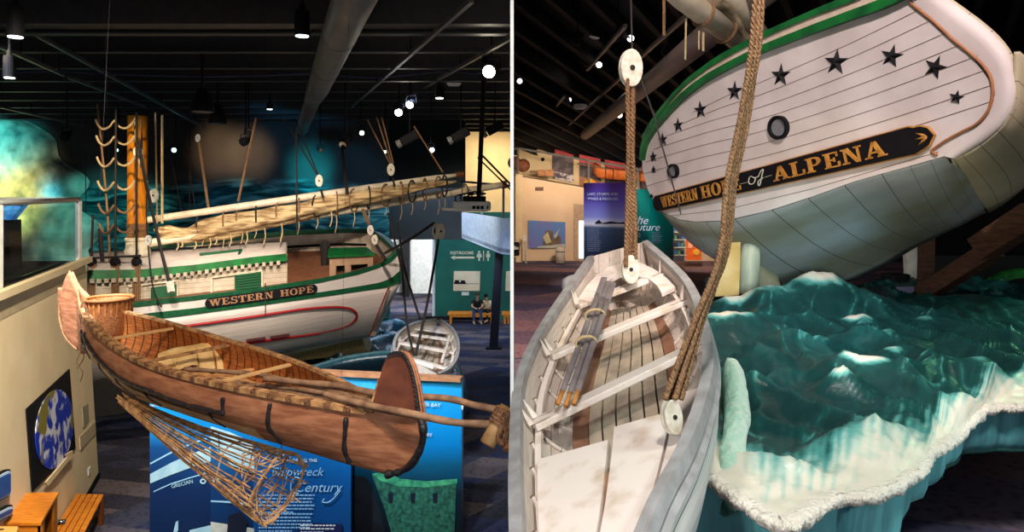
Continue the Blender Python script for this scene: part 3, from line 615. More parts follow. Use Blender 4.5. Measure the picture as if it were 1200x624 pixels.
# ============================================================ PEOPLE
def skin_fig(name, joints, edges, mat, parent, sub=2):
    me = bpy.data.meshes.new(name); me.from_pydata([Vector(j[0])-wloc(parent) for j in joints], edges, [])
    o = bpy.data.objects.new(name, me); COL.objects.link(o); o.parent = parent
    md = o.modifiers.new('skin', 'SKIN'); md.use_smooth_shade = True
    for i, j in enumerate(joints):
        sv = me.skin_vertices[0].data[i]; r = j[1]; sv.radius = r if isinstance(r, tuple) else (r, r); sv.use_root = (i == 0)
    s = o.modifiers.new('sub', 'SUBSURF'); s.levels = sub; s.render_levels = sub
    me.materials.append(mat); return o
def person(x, y, zs, sc, face, lab, shirt, lean, cap=None, trouser=m_jean, phone=True, headturn=0):
    """seated figure, bent over its lap; zs seat height"""
    t = root('person', (x, y, 0), lab, 'person')
    Rz = Matrix.Rotation(face, 3, 'Z')
    def W(a, b, c): return Vector((x, y, 0))+Rz@Vector((a*sc, b*sc, 0))+Vector((0, 0, c*sc if c < .0 else c*sc+zs-.45*sc))
    # local: -y is forward, z measured for a .45 seat
    pel = (W(0, 0, .55)); ch = W(0, -lean*.6, .88); nk = W(0, -lean, 1.08); hd = W(0, -lean-.05, 1.2); ht = W(0, -lean-.09, 1.33)
    J = [(pel, (.12*sc, .1*sc)), (W(0, -lean*.3, .72), (.13*sc, .1*sc)), (ch, (.15*sc, .11*sc)), (nk, .05*sc), (hd, (.07*sc, .085*sc)), (ht, .075*sc)]
    E = [(0, 1), (1, 2), (2, 3), (3, 4), (4, 5)]
    for s in (-1, 1):
        n = len(J)
        J += [(W(.17*s, -lean*.85, 1.0), .055*sc), (W(.24*s, -lean-.05, .76), .042*sc), (W(.1*s, -lean-.26, .72), .03*sc), (W(.06*s, -lean-.33, .72), (.03*sc, .018*sc))]
        E += [(2, n), (n, n+1), (n+1, n+2), (n+2, n+3)]
        for k in range(4):
            m_ = len(J); J += [(W(.06*s-.012*s*(k-1.5)*1.2, -lean-.38, .725), .009*sc), (W(.06*s-.012*s*(k-1.5)*1.2-.01*s, -lean-.41, .705), .008*sc)]
            E += [(n+3, m_), (m_, m_+1)]
        m_ = len(J); J += [(W(.03*s, -lean-.35, .745), .01*sc)]; E += [(n+3, m_)]
        n = len(J)
        J += [(W(.1*s, -.05, .53), .08*sc), (W(.15*s, -.45, .5), .06*sc), (W(.15*s, -.42, .1), .042*sc), (W(.16*s, -.55, .04), (.035*sc, .03*sc))]
        E += [(0, n), (n, n+1), (n+1, n+2), (n+2, n+3)]
    skin_fig('body', J, E, m_skin, t)
    # clothes
    J = [(W(0, 0, .55), (.15*sc, .13*sc)), (W(0, -lean*.3, .72), (.155*sc, .125*sc)), (ch, (.17*sc, .13*sc)), (W(0, -lean*.95, 1.02), .07*sc)]
    E = [(0, 1), (1, 2), (2, 3)]
    for s in (-1, 1):
        n = len(J); J += [(W(.18*s, -lean*.85, 1.0), .07*sc), (W(.23*s, -lean-.02, .84), .06*sc)]; E += [(2, n), (n, n+1)]
    skin_fig('shirt', J, E, shirt, t)
    J = [(W(0, 0, .53), (.14*sc, .1*sc))]; E = []
    for s in (-1, 1):
        n = len(J); J += [(W(.1*s, -.08, .53), .095*sc), (W(.15*s, -.45, .51), .075*sc), (W(.15*s, -.42, .12), .058*sc)]; E += [(0, n), (n, n+1), (n+1, n+2)]
    skin_fig('trousers', J, E, trouser, t)
    for s in (-1, 1):
        c = W(.155*s, -.5, .045); MB().lathe(c+Vector((0, .12*sc, 0)), Rz@Vector((0, -1, 0)), [(0, .03*sc), (.04*sc, .05*sc), (.2*sc, .045*sc), (.27*sc, .02*sc)], 10).build('shoe', M('tan_shoe', lin(190, 160, 130)), t, smooth=True)
    hr = MB().lathe(hd+Vector((0, .0, .06*sc)), (0, -.2, 1), [(0, .1*sc), (.04*sc, .108*sc), (.1*sc, .095*sc), (.14*sc, .05*sc)], 14)
    hr.build('cap' if cap else 'hair', cap or M('brown_hair', lin(58, 44, 34)), t, smooth=True)
    if cap: MB().slab([hd+Rz@Vector((a*sc, b*sc, 0))+Vector((0, 0, .06*sc)) for a, b in ((-.07, -.08), (.07, -.08), (.06, -.19), (-.06, -.19))], (0, 0, .012)).build('cap_brim', cap, t)
    # face
    f = hd+Rz@Vector((0, -.088*sc, 0))
    MB().lathe(f, Rz@Vector((0, -1, -.3)), [(0, .014*sc), (.03*sc, .01*sc)], 8).build('nose', m_skin, t)
    for s in (-1, 1):
        MB().lathe(f+Rz@Vector((s*.032*sc, .01*sc, 0))+Vector((0, 0, .03*sc)), Rz@Vector((0, -1, 0)), [(0, .01*sc), (.012*sc, .008*sc)], 8).build('eye', m_black, t)
        MB().lathe(hd+Rz@Vector((s*.075*sc, 0, 0)), Rz@Vector((s, 0, 0)), [(0, .02*sc), (.02*sc, .022*sc)], 8).build('ear', m_skin, t)
    MB().box(f+Vector((0, 0, -.045*sc)), (.04*sc, .015*sc, .008*sc)).build('mouth', M('lips', lin(160, 80, 74)), t)
    return t, W
X1 = P(558, 0, 32.6).x
person(X1, 33.0, .5, 1.12, .12, 'person in black shirt, dark cap and blue jeans bending over on the bench', m_shirt, .42, cap=M('dark_cap', lin(60, 58, 54)))
X2 = P(572.5, 0, 32.8).x
person(X2, 33.0, .5, .95, -.45, 'smaller person with black cap and cream top, seated nearest the steel post', M('cream_top', lin(226, 200, 160)), .24, cap=m_black, trouser=M('dark_shorts', lin(34, 34, 42)))
# ============================================================ MURAL RELIEF (glowing painted wave)
def relief():
    rows = []; att = []
    nz_, nx_ = 40, 46
    for i in range(nz_):
        z = 2.2+i/(nz_-1)*7.4
        hw = 4.6*math.sqrt(max(0, 1-((z-3.0)/6.8)**2))*(1+.08*math.sin(z*3))
        row = []
        for j in range(nx_):
            u = j/(nx_-1)
            x = -25.2+(hw+2.4)*u+ .35*noise.noise((z*.8, 0, 3))*u
            b = math.sin(math.pi*min(1, u*1.02))**.6 if u < 1 else 0
            y = 29.95-.9*b-.22*noise.fractal((x*1.2, z*1.2, 1), 1, 2, 4)*b
            row.append(Vector((x, y, z)))
        rows.append(row)
    return MB().loft(rows)
o = relief().build('painted_wave', M('wave_paint', lin(220, 226, 205), lin(80, 112, 104), scale=1.6, rough=.8, bump=1, detail=9, contrast=(.3, .7), stretch=(1, 1, .7)), None, smooth=True)
tag(o, 'tall rounded breaking wave of the mural glowing turquoise and yellow at far left', 'wave mural')
# ============================================================ THE SHIP seen from its side
def SY(px): return 1/(1/15.5+(px-110)/360*(1/19.6-1/15.5))
def SP(px, py, d=0): return P(px, py, SY(px)+d)
xs_ = [104, 165, 225, 300, 375, 420, 448, 460, 467]
def curve(pts, d=0, n=40, x0=None, x1=None):
    X = [p[0] for p in pts]; Yp = [p[1] for p in pts]
    x0 = X[0] if x0 is None else x0; x1 = X[-1] if x1 is None else x1
    return [SP(x0+(x1-x0)*i/(n-1), interp(X, Yp, x0+(x1-x0)*i/(n-1)), (d(x0+(x1-x0)*i/(n-1)) if callable(d) else d)) for i in range(n)]
railT = [(104, 358), (165, 354), (225, 347.5), (300, 338), (375, 327), (420, 317), (448, 308), (462, 299), (467, 291)]
railB = [(104, 364), (165, 359.5), (225, 352.5), (300, 343), (375, 331.5), (420, 322), (448, 313), (462, 305), (467, 298)]
gT = [(104, 374), (165, 368.5), (225, 362), (300, 353), (375, 343), (420, 336), (448, 331), (460, 325), (468, 318)]
gB = [(104, 382), (165, 376.5), (225, 369), (300, 359), (375, 348.5), (420, 342), (448, 338), (460, 336), (468, 333)]
kee = [(104, 452), (165, 446), (225, 436), (290, 421), (340, 410), (400, 400), (433, 394.5), (436, 394), (439, 393.5)]
ship = root('sailing_ship', tuple(SP(290, 420, 1)), 'white and green sailing ship named WESTERN HOPE, seen from its side beyond the canoe', 'boat')
n = 46
A = curve(gB, 0, n); K = curve(kee, lambda p: 1.3, n)
rows = []
for k in range(10):
    f = k/9
    rows.append([A[i].lerp(K[i], f)+Vector((0, -math.sin(f*math.pi)*.38-(.1 if f < 1 else 0), 0)) for i in range(n)])
MB().loft(rows).build('hull_side', m_hull, ship, smooth=True, solid=.05)
rows = [curve(railB, .0, n), curve(gT, -.02, n)]
MB().loft(rows).build('upper_strake', m_hull, ship, solid=.05)
def strip(a, b, d0, mat, name, th=.1):
    ra = curve(a, d0, n); rb = curve(b, d0, n)
    mb = MB().loft([ra, rb, [p+Vector((0, th+.05, 0)) for p in rb], [p+Vector((0, th+.05, 0)) for p in ra], ra]); mb.build(name, mat, ship)
strip(railT, railB, -.06, m_green, 'cap_rail'); strip(gT, gB, -.09, m_green, 'rubbing_strake')
# far bulwark and round stern
far = [(120, 300), (200, 285), (270, 277), (340, 270.5), (400, 268), (430, 268.5), (444, 273), (456, 282), (464, 290), (467, 294)]
fY = lambda px: SY(px)+interp([120, 400, 440, 458, 467], [3.8, 3.6, 2.8, 1.2, .05], px)
fx = [120+(467-120)*(i/45)**.8 for i in range(46)]
fT = [P(x, interp([p[0] for p in far], [p[1] for p in far], x), fY(x)) for x in fx]
fB = [p+Vector((0, 0, -.14)) for p in fT]; fC = [p+Vector((0, -.02, -.9)) for p in fT]
MB().loft([fT, fB]).build('far_cap_rail', m_green, ship, solid=.16, off=0)
MB().loft([fB, [a.lerp(b, .45) for a, b in zip(fB, fC)], fC]).build('far_bulwark', m_beige, ship, solid=.06, off=0)
mb = MB(); c1 = [a.lerp(b, .48)+Vector((0, -.06, 0)) for a, b in zip(fB, fC)]; mb.tube(c1[:40], .04, 6); mb.build('bulwark_rail', m_black, ship)
# stern planking below the rail on the near quarter + stern post
MB().slab([SP(455, 337, -.16), SP(467.5, 332, -.1), SP(439.5, 394, 1.0), SP(433, 394, .95)], (0, .3, 0)).build('stern_post', M('stern_cream', lin(206, 192, 172)), ship)
MB().tube([SP(455.5, 337, -.3), SP(444, 366, -.2), SP(433, 394, .5)], .025, 6).build('stern_line', M('rust_line', lin(140, 60, 36)), ship)
q = [SP(448, 306, .1), SP(467, 291, .0), SP(468.5, 318, .05), SP(468, 334, .05), SP(455, 338, 0)]
MB().slab(q, (.02, .3, 0)).build('stern_panel', m_green, ship)
# deck
dk0 = curve([(120, 363), (300, 344), (420, 325), (460, 306)], .15, 24); 
dk1 = [P(x, y+26, fY(x)-.1) for x, y in [(120+(455-120)*i/23, interp([p[0] for p in far], [p[1] for p in far], 120+(455-120)*i/23)) for i in range(24)]]
MB().loft([dk0, dk1]).build('deck', m_deck, ship, solid=.06)
# cabin trunk
def cab(px, py, d): return P(px, py, SY(px)+d)
D = .55
MB().slab([cab(104, 334, D), cab(334, 308, D), cab(334, 334, D), cab(300, 339, D), cab(225, 349, D), cab(165, 355, D), cab(104, 361, D)], (0, .1, 0)).build('cabin_side', m_beige, ship)
MB().slab([cab(334, 308, D), cab(334, 284, D+2.2), cab(334, 318, D+2.2), cab(334, 336, D)], (.06, 0, 0)).build('cabin_end', m_beige, ship)
rt = [(104, 317), (165, 316), (225, 311), (300, 301), (335.5, 297.5)]; rb = [(104, 328), (165, 326), (225, 319), (300, 309), (335.5, 305.5)]
ra = curve(rt, D-.12, 30); rb_ = curve(rb, D-.14, 30)
MB().loft([ra, rb_, [p+Vector((0, .2, 0)) for p in rb_]]).build('roof_fascia', m_brgreen, ship, solid=.05)
rf = [(104, 296), (165, 294), (200, 292), (225, 291), (300, 285.5), (335.5, 285)]
rr = curve(rf, D+2.3, 30); mid = [a.lerp(b, .5)+Vector((0, 0, .14)) for a, b in zip(ra, rr)]
MB().loft([ra, mid, rr]).build('cabin_roof', m_roof, ship, smooth=True, solid=.06)
# hatch rails on the roof
mb = MB(); mb.bar(cab(234, 299.5, D+.5), cab(283, 294.5, D+.5), .1, .12); mb.bar(cab(283, 294, D+.5), cab(279, 303, D+.1), .06, .12); mb.build('roof_hatch_rail', m_green, ship)
for i in range(27):
    px = 108+i*8.4; y0 = interp([p[0] for p in rb], [p[1] for p in rb], px)
    MB().bar(cab(px, y0-.5, D-.2), cab(px, y0+4.2, D-.2), .085, .05, up=(0, 1, 0)).build('dentil', m_beige, ship)
for x0, x1, ya, yb in ((178, 208, 336, 350), (276, 307, 321, 339)):
    s = MB().slab([cab(x0, ya+1, D-.01), cab(x1, ya-2.5, D-.01), cab(x1, yb-2, D-.01), cab(x0, yb+1, D-.01)], (0, -.05, 0)).build('shutter', m_green, ship)
    mb = MB()
    for k in range(6):
        f = (k+.5)/6; mb.bar(cab(x0+1, ya+1+(yb-ya)*f, D-.08), cab(x1-1, ya-2.5+(yb-ya)*f, D-.08), .02, .05)
    mb.build('louvres', M('louvre_green', lin(16, 84, 48)), s)
for x0, x1, ya, yb in ((150, 152, 337, 354), (208, 210, 329, 348), (248, 250, 325, 344), (307, 309, 317, 338)):
    MB().slab([cab(x0, ya, D-.01), cab(x1, ya, D-.01), cab(x1, yb, D-.01), cab(x0, yb, D-.01)], (0, -.06, 0)).build('cabin_stile', m_spar, ship)
MB().bar(cab(150, 335.5, D-.05), cab(210, 328.5, D-.05), .05, .06).build('cabin_moulding', m_spar, ship); MB().bar(cab(248, 325, D-.05), cab(307, 317, D-.05), .05, .06).build('cabin_moulding', m_spar, ship)
# aft box
E_ = .55
MB().slab([cab(386, 302, E_), cab(437, 300, E_), cab(437, 309, E_), cab(386, 312.5, E_)], (0, .08, 0)).build('aft_cabin_front', M('aft_beige', lin(186, 150, 118)), ship)
for x0, x1 in ((386, 393.5), (404, 411), (431, 437)):
    MB().slab([cab(x0, 308, E_), cab(x1, 308, E_), cab(x1, 325, E_), cab(x0, 327, E_)], (0, .08, 0)).build('aft_cabin_post', M('aft_beige', lin(186, 150, 118)), ship)
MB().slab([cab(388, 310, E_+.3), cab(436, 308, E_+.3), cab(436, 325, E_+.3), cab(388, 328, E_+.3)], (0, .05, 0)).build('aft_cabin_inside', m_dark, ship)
MB().slab([cab(384, 302.5, E_-.1), cab(439, 300, E_-.1), cab(430, 292.5, E_+.9), cab(385, 293.5, E_+.9)], (0, 0, .07)).build('aft_cabin_roof', m_brgreen, ship)
MB().tube([cab(381, 327, 1.8), cab(380.5, 300, 1.8), cab(381, 288, 1.8), cab(381, 282, 1.8)], [.1, .12, .16, .06], 10).build('deck_post', m_drope, ship)
MB().slab([cab(338, 312, 2.6), cab(382, 310, 2.6), cab(382, 328, 1.6), cab(338, 332, 1.6)], (0, .04, .02)).build('cockpit_bench', m_deck, ship)
# red oval, chainplate strips and name board
ov = [(120, 392), (170, 388), (225, 381.5), (300, 371), (350, 363.5), (385, 360.5), (405, 361), (414, 364), (418, 369), (416, 375), (408, 381), (395, 385.5), (375, 389.5), (340, 394.5), (300, 400), (270, 405), (225, 411), (120, 425)]
hs = lambda py, px: -.42*math.sin(math.pi*min(1, max(0, (py-interp([p[0] for p in gB], [p[1] for p in gB], px))/(interp([p[0] for p in kee], [p[1] for p in kee], px)-interp([p[0] for p in gB], [p[1] for p in gB], px)))))+1.3*min(1, max(0, (py-interp([p[0] for p in gB], [p[1] for p in gB], px))/(interp([p[0] for p in kee], [p[1] for p in kee], px)-interp([p[0] for p in gB], [p[1] for p in gB], px))))
def ondeck(px, py, e=-.14):
    """point on the hull side under (px,py)"""
    f0 = 0
    return SP(px, py, hs(py, px)+e)
MB().tube(smoothpts([ondeck(*p) for p in ov], 140), .035, 6).build('red_oval_line', m_red, ship, smooth=True)
MB().tube(smoothpts([ondeck(*p, e=-.1) for p in ov[12:]], 60), .07, 6).build('red_wear_strip', m_red, ship, smooth=True)
for a, b in (((289, 399.5), (311, 396.5)), ((317, 395.8), (339, 392.3))):
    MB().bar(ondeck(*a, e=-.2), ondeck(*b, e=-.2), .05, .06).build('fender_bar', M('dark_bar', lin(70, 24, 28)), ship)
c = [(250-9, 356.5), (371, 338.5)]
bd = []
W_, polys = 0, None
nbA = SP(241, 356, -.12); nbB = SP(372, 338.2, -.12); u = (nbB-nbA); Lb = u.length; u.normalize(); v = Vector((0, 0, 1)); v = (v-u*v.dot(u)).normalized(); hgt = .235
pl = []
for k in range(11): a = math.pi/2+math.pi*k/10; pl.append(nbA+u*(hgt/2+hgt/2*math.cos(a))+v*(hgt/2*math.sin(a)))
for k in range(11): a = -math.pi/2+math.pi*k/10; pl.append(nbB+u*(-hgt/2+hgt/2*math.cos(a))+v*(hgt/2*math.sin(a)))
nb = MB().slab(pl, (0, -.04, 0)).build('name_board', m_sign, ship)
def seton(word, org, u, v, nrm, x0, x1, h, mat, parent, th=.02, name='lettering'):
    wd, letters = word_polys(word); sc_ = (x1-x0)/wd
    for L in letters:
        mb = MB()
        for p in L: mb.slab([org+u*(x0+a*sc_)+v*((b-.5)*h) for a, b in p], nrm*th)
        mb.build('letter', mat, parent)
def pxs(px, A_, B_):   # distance along a straight board under px
    lo, hi = -.2, 1.2
    for _ in range(40):
        m_ = (lo+hi)/2; q = A_+(B_-A_)*m_
        if 600+F*q.x/q.y < px: lo = m_
        else: hi = m_
    return (lo+hi)/2*(B_-A_).length
org = nbA+Vector((0, -.045, 0))
m_lett = M('ship_letters', lin(176, 132, 96), rough=.5)
seton('WESTERN', org, u, v, Vector((0, -1, 0)), pxs(246, nbA, nbB), pxs(321, nbA, nbB), .17, m_lett, nb)
seton('HOPE', org, u, v, Vector((0, -1, 0)), pxs(329.5, nbA, nbB), pxs(368, nbA, nbB), .17, m_lett, nb)
# keel block under the ship
mb = MB().slab([P(325, 420, 20.5), P(424, 396, 21.5), P(431, 414, 21.5), P(325, 426, 20.5)], (0, .8, 0))
tag(mb.build('keel_cradle', M('yellowed_wood', lin(150, 134, 82), lin(110, 100, 60), stretch=(8, 1, 1)), None), 'yellowed timber cradle under the ship keel', 'cradle')
tag(MB().slab([P(110, 490, 15.9), P(300, 462, 16.6), P(300, 428, 16.6), P(110, 448, 15.9)], (0, .3, 0)).build('ship_plinth', m_dark, None), 'black plinth under the ship behind the birch canoe', 'plinth')

# ---- mast
YM = 17.4
mtop = P(161.5, 133, YM); mbot = P(161, 300, YM)
mast = root('mast', (mbot.x, YM, mbot.z), 'thick ochre mast rising from the ship deck to the dark ceiling', 'mast')
MB().tube([mbot, P(161, 280, YM), mtop], [.23, .235, .235], 20).build('mast_pole', m_mast, mast, smooth=True)
mb = MB()
for k in range(9): mb.lathe(P(161, 263+k*1.9, YM), (0, 0, 1), [(-.018, .24), (0, .262), (.018, .24)], 20)
mb.build('rope_serving', m_rope, mast, smooth=True)
MB().lathe(P(161, 300, YM), (0, 0, 1), [(0, .32), (.15, .3), (.22, .27), (.45, .26)], 20).build('mast_boot', m_spar, mast, smooth=True)
MB().lathe(P(161, 283, YM), (0, 0, 1), [(0, .27), (.05, .3), (.1, .27)], 20).build('mast_hoop', m_spar, mast, smooth=True)
MB().lathe(P(161, 133.5, YM), (0, 0, 1), [(-.06, .26), (0, .28), (.06, .26)], 20).build('mast_band', m_black, mast, smooth=True)
def blk(c, s, lab, grp, mat=m_block, ax=(0, -1, .1), name='pulley_block', fat=.5, hole=True):
    if c[0] < 0: s *= .62
    t = root(name, tuple(c), lab, 'pulley', grp)
    c = Vector(c); ax = Vector(ax).normalized(); u = ax.cross(Vector((0, 0, 1))).normalized(); w2 = u.cross(ax)
    for e in (-1, 1):
        pl = [c+ax*(e*s*fat*.5)+u*math.cos(a)*s*.62+w2*math.sin(a)*s for a in [2*math.pi*k/20 for k in range(20)]]
        MB().slab(pl, ax*s*.22*(1 if e < 0 else -1)).build('cheek', mat, t, bevel=s*.05)
    MB().lathe(c-ax*s*fat*.35, ax, [(0, s*.5), (s*fat*.35, s*.42), (s*fat*.7, s*.5)], 16).build('sheave', m_black, t)
    MB().lathe(c-ax*s*fat*.62, ax, [(0, s*.14), (s*fat*1.24, s*.14)], 10).build('pin', m_drope, t)
    return t
# ---- spars and the furled sail
def line(a, b, n=24): return [a.lerp(b, i/(n-1)) for i in range(n)]
gafA = P(152, 261, 17.3); gafB = P(541, 204.5, 20.6)
t = root('gaff_spar', tuple(gafA), 'upper cream spar rising from the mast to the right above the furled sail', 'spar')
MB().tube(line(gafA, gafB), [.085+.015*math.sin(math.pi*i/23)-(.03 if i > 21 else 0) for i in range(24)], 14).build('spar', m_spar, t, smooth=True)
MB().tube([P(534, 205.4, 20.54), P(543, 204.2, 20.62)], .09, 12).build('end_band', m_oakd, t)
bmA = P(153, 290, 17.3); bmB = P(598, 215.5, 21.2)
t = root('boom_spar', tuple(bmA), 'lower cream boom running right from the mast below the furled sail to the partition', 'spar')
def bp(px): 
    k = (px-153)/445; return P(px, 290-74.5*k**.93, 17.3+3.9*k)
MB().tube([bp(153+438*i/30) for i in range(31)], [.1+.03*math.sin(math.pi*i/30) for i in range(31)], 14).build('spar', m_spar, t, smooth=True)
MB().tube([bp(588), bp(593)], .125, 12).build('end_band', m_oakd, t)
topS = [(182, 262), (200, 265), (220, 268), (240, 259), (262, 251), (300, 246), (340, 240), (380, 232), (420, 225), (460, 219.5), (500, 214), (535, 209)]
botS = [(182, 276), (200, 285), (220, 286), (240, 282), (262, 278), (300, 271), (340, 262), (380, 251), (420, 240), (460, 233), (500, 222), (535, 217)]
rows = []
NS = 110
for i in range(NS):
    px = 182+(535-182)*i/(NS-1); yt = interp([p[0] for p in topS], [p[1] for p in topS], px); yb = interp([p[0] for p in botS], [p[1] for p in botS], px)
    Yc = 17.5+3.1*(px-153)/445
    c = P(px, (yt+yb)/2, Yc); ry = (yb-yt)/2/F*Yc; k2 = interp([0, .04, .93, 1], [.35, 1, 1, .3], i/(NS-1)); row = []
    for k in range(28):
        a = 2*math.pi*k/28
        wr = 1+.13*math.sin(5*a+px*.05+2*math.sin(px*.03))+.05*math.sin(13*a+px*.08)+.25*noise.noise((px*.03, math.cos(a)*1.6, math.sin(a)*1.6))
        row.append(c+Vector((0, math.cos(a)*.24*k2*wr, math.sin(a)*ry*k2*wr)))
    rows.append(row)
sail = MB().loft(rows, closed=True).build('furled_sail', m_sail, None, smooth=True); tag(sail, 'tan canvas sail furled and lashed between the two cream spars', 'sail')
ORD = ['first', 'second', 'third', 'fourth', 'fifth', 'sixth', 'seventh', 'eighth', 'ninth', 'tenth', 'eleventh', 'twelfth', 'thirteenth', 'fourteenth', 'fifteenth', 'sixteenth', 'seventeenth']
# lashings round sail and spars, with dangling ends
lx = [238, 262, 284, 300, 330, 350, 372, 394, 415, 432, 452, 470, 483, 498, 514, 521, 545]
for i, px in enumerate(lx):
    Yc = 17.5+3.1*(px-153)/445; yt = interp([152, 541], [261, 204.5], px)-1.5; k = (px-153)/445; yb = min(290-74.5*k**.93+3.5, 284)
    if px > 540: yt = 216; yb = 236
    pts = []
    for j in range(17):
        a = 2*math.pi*j/16; c = P(px+(4 if i % 2 else -3)*math.cos(a), (yt+yb)/2, Yc); pts.append(c+Vector((0, -math.cos(a)*.25, math.sin(a)*(yb-yt)/2/F*Yc)))
    tt = root('sail_lashing', tuple(pts[12]), ORD[i]+' rope lashing from the mast tied round the furled sail', 'rope', 'lashings round the furled sail')
    MB().tube(pts, .022, 6).build('loop', m_rope if i % 3 else m_drope, tt)
    e = pts[12]; L = .25+.3*((i*37) % 10)/10
    MB().tube(smoothpts([e, e+Vector((.03, -.06, -L*.5)), e+Vector((-.02, -.05, -L))], 10), .013, 5).build('loose_end', m_lrope, tt)
for ri, (px, pb) in enumerate(((208, 293), (213, 290), (229, 292), (246, 291), (253, 287), (270, 289), (289, 287), (310, 287), (330, 284), (388, 266))):
    Yc = 17.4+3.1*(px-153)/445
    yy = interp([p[0] for p in botS], [p[1] for p in botS], px)
    tag(MB().tube(smoothpts([P(px, yy-2, Yc), P(px+1, (yy+pb)/2, Yc-.05), P(px-1.5, pb, Yc-.08)], 10), .017, 5).build('reef_line', m_lrope, None), ORD[ri]+' short pale reef line from the mast dangling under the furled sail', 'rope', 'reef lines under the sail')
# ---- rigging
def rope(pts, r, mat, lab, grp=None, nm='rope', n=None, seg=5):
    P_ = [P(*p) for p in pts]; Q = smoothpts(P_, n or max(6, 6*len(P_))) if len(P_) > 2 else P_
    if nm == 'ratline': Q = smoothpts(P_, 44)
    return tag(MB().tube(Q, r, seg).build(nm, mat, None), lab, 'rope', grp)
shx = [(107, 109, 252, 16.0), (135, 136, 128, 16.2), (160, 160, 132, 16.4)]
for i, (xb, xt, yt, Y) in enumerate(shx):
    lab = ['dark shroud with deadeyes nearest the cream wall', 'dark shroud with deadeyes left of the mast', 'dark shroud with deadeyes crossing in front of the mast'][i]
    t = root('shroud', tuple(P(xb, 355, Y)), lab, 'rigging', 'ship shrouds')
    MB().tube([P(xb, 302, Y), P(xt, yt, Y)], .026, 6).build('stay', m_drope, t)
    MB().lathe(P(xb, 307, Y)+Vector((0, -.06, 0)), (0, 1, 0), [(0, .08), (.02, .11), (.1, .11), (.12, .08)], 14).build('deadeye', m_black, t, smooth=True)
    MB().lathe(P(xb, 362, Y)+Vector((0, -.16, 0)), (0, 1, 0), [(0, .08), (.02, .11), (.1, .11), (.12, .08)], 14).build('deadeye', m_black, t, smooth=True)
    for dx in (-4, -1.3, 1.3, 4): MB().tube([P(xb+dx, 310, Y-.02), P(xb+dx*.8, 360, Y-.1)], .022, 5).build('lanyard', m_rope, t)
tag(MB().tube([P(103, 303, 16.1), P(165, 300, 16.3)], .03, 6).build('sheer_pole', m_drope, None), 'thin dark bar tied across the shrouds above the deadeyes', 'rigging')
rope([(117, 268, 16.6), (122, 330, 16.6)], .05, m_drope, 'short dark rope between the two left shrouds')
rope([(114, 122, 16.8), (120, 180, 16.8), (126, 250, 16.7), (129, 318, 16.5)], .028, m_rope, 'brown slanting shroud just right of the wall end')
for k, y in enumerate((146, 165, 190, 218, 245, 268)):
    pts = [(112+k*.8, y-6, 16.6), (116+k*.7, y+2, 16.6), (122+k*.5, y+5.5, 16.6), (129, y+2, 16.4), (134, y-4, 16.3), (139, y+2, 16.3), (146, y+4.5, 16.4), (153, y+1, 16.5), (158, y-6, 16.5)]
    t_ = rope(pts, .028, m_lrope if k < 4 else m_rope, ORD[k]+' scalloped rope from the top, strung across the shrouds beside the mast', 'scalloped ratlines', 'ratline', 30)
for a, b, r, m_, lab in (((184, 262, 17.3), (182, 132, 17.3), .022, m_lrope, 'pale halyard close to the right side of the mast'), ((190, 262, 17.3), (190, 135, 17.3), .03, m_lrope, 'thicker pale halyard right of the mast'),
                   ((245, 250, 18), (233, 165, 18), .035, m_rope, 'brown rope falling from the small white pulley block'), ((279, 236, 18.2), (300, 138, 18.4), .03, m_rope, 'brown rope slanting up over the left part of the sail'),
                   ((348, 272, 18.3), (347, 152, 18.3), .022, m_drope, 'thin dark vertical rope crossing the middle of the sail'), ((407, 228, 19), (401, 172, 19), .045, m_drope, 'thick dark rope from the gaff to the brass spotlight'),
                   ((376, 212, 18.8), (333, 140, 18.8), .02, m_drope, 'dark line from the left gaff block, left strand'), ((374, 208, 18.8), (345, 138, 18.8), .02, m_drope, 'dark line from the left gaff block, right strand'),
                   ((457, 192, 19.4), (430, 140, 19.4), .02, m_rope, 'line from the right gaff block, left strand'), ((459, 192, 19.4), (441, 137, 19.4), .02, m_rope, 'line from the right gaff block, middle strand'), ((461, 192, 19.4), (447, 137, 19.4), .02, m_rope, 'line from the right gaff block, right strand'),
                   ((519, 202, 20), (485, 148, 20), .025, m_rope, 'rope from the gaff tip up to the theatre spotlight'), ((311, 330, 14), (311, 0, 8.5), .0014, m_drope, 'very thin wire hanging from the ceiling down past the ship'),
                   ((131, 300, 15), (122, 0, 9.0), .0014, m_drope, 'very thin wire hanging left of the mast'), ((311, 372, 14.2), (311, 332, 14.2), .012, m_drope, 'short thin cord hanging over the ship name board'),
                   ((214, 255, 19.5), (196, 160, 19.5), .014, m_drope, 'thin stay crossing behind the mast'), ((222, 250, 20), (222, 150, 20), .014, m_drope, 'thin far stay between mast and sail block'), ((229, 245, 20), (218, 170, 20), .014, m_drope, 'faint far stay left of the sail block'),
                   ((563, 180, 16), (598, 216, 15), .025, m_drope, 'black rod slanting down to the partition, upper'), ((560, 185, 16), (598, 222, 15), .02, m_drope, 'black rod slanting down to the partition, lower'), ((101, 250, 20), (100, 180, 20), .012, m_drope, 'thin dark far line above the end of the cream wall')):
    rope([a, b], r, m_, lab)
rope([(163, 165, 16.2), (168, 200, 16.1), (178, 245, 15.9), (188, 290, 15.7), (199, 332, 15.5)], .038, m_drope, 'thick dark tackle rope slanting down from the mast blocks to the cabin')
rope([(159, 138, 16.7), (162, 180, 16.7), (172, 215, 16.4)], .04, m_lrope, 'pale tackle rope down the front of the mast')
rope([(165, 140, 16.7), (168, 190, 16.6), (174, 222, 16.5)], .025, m_rope, 'brown tackle rope down the right side of the mast')
rope([(172, 228, 16.4), (172, 262, 16.3), (178, 330, 16), (189, 360, 15.3)], .018, m_drope, 'thin dark rope ending in a small hook above the green strake')
blk(P(160, 178, 16.5), .19, 'white pulley block on the front of the mast, left of the pair', None, ax=(.4, -1, 0))
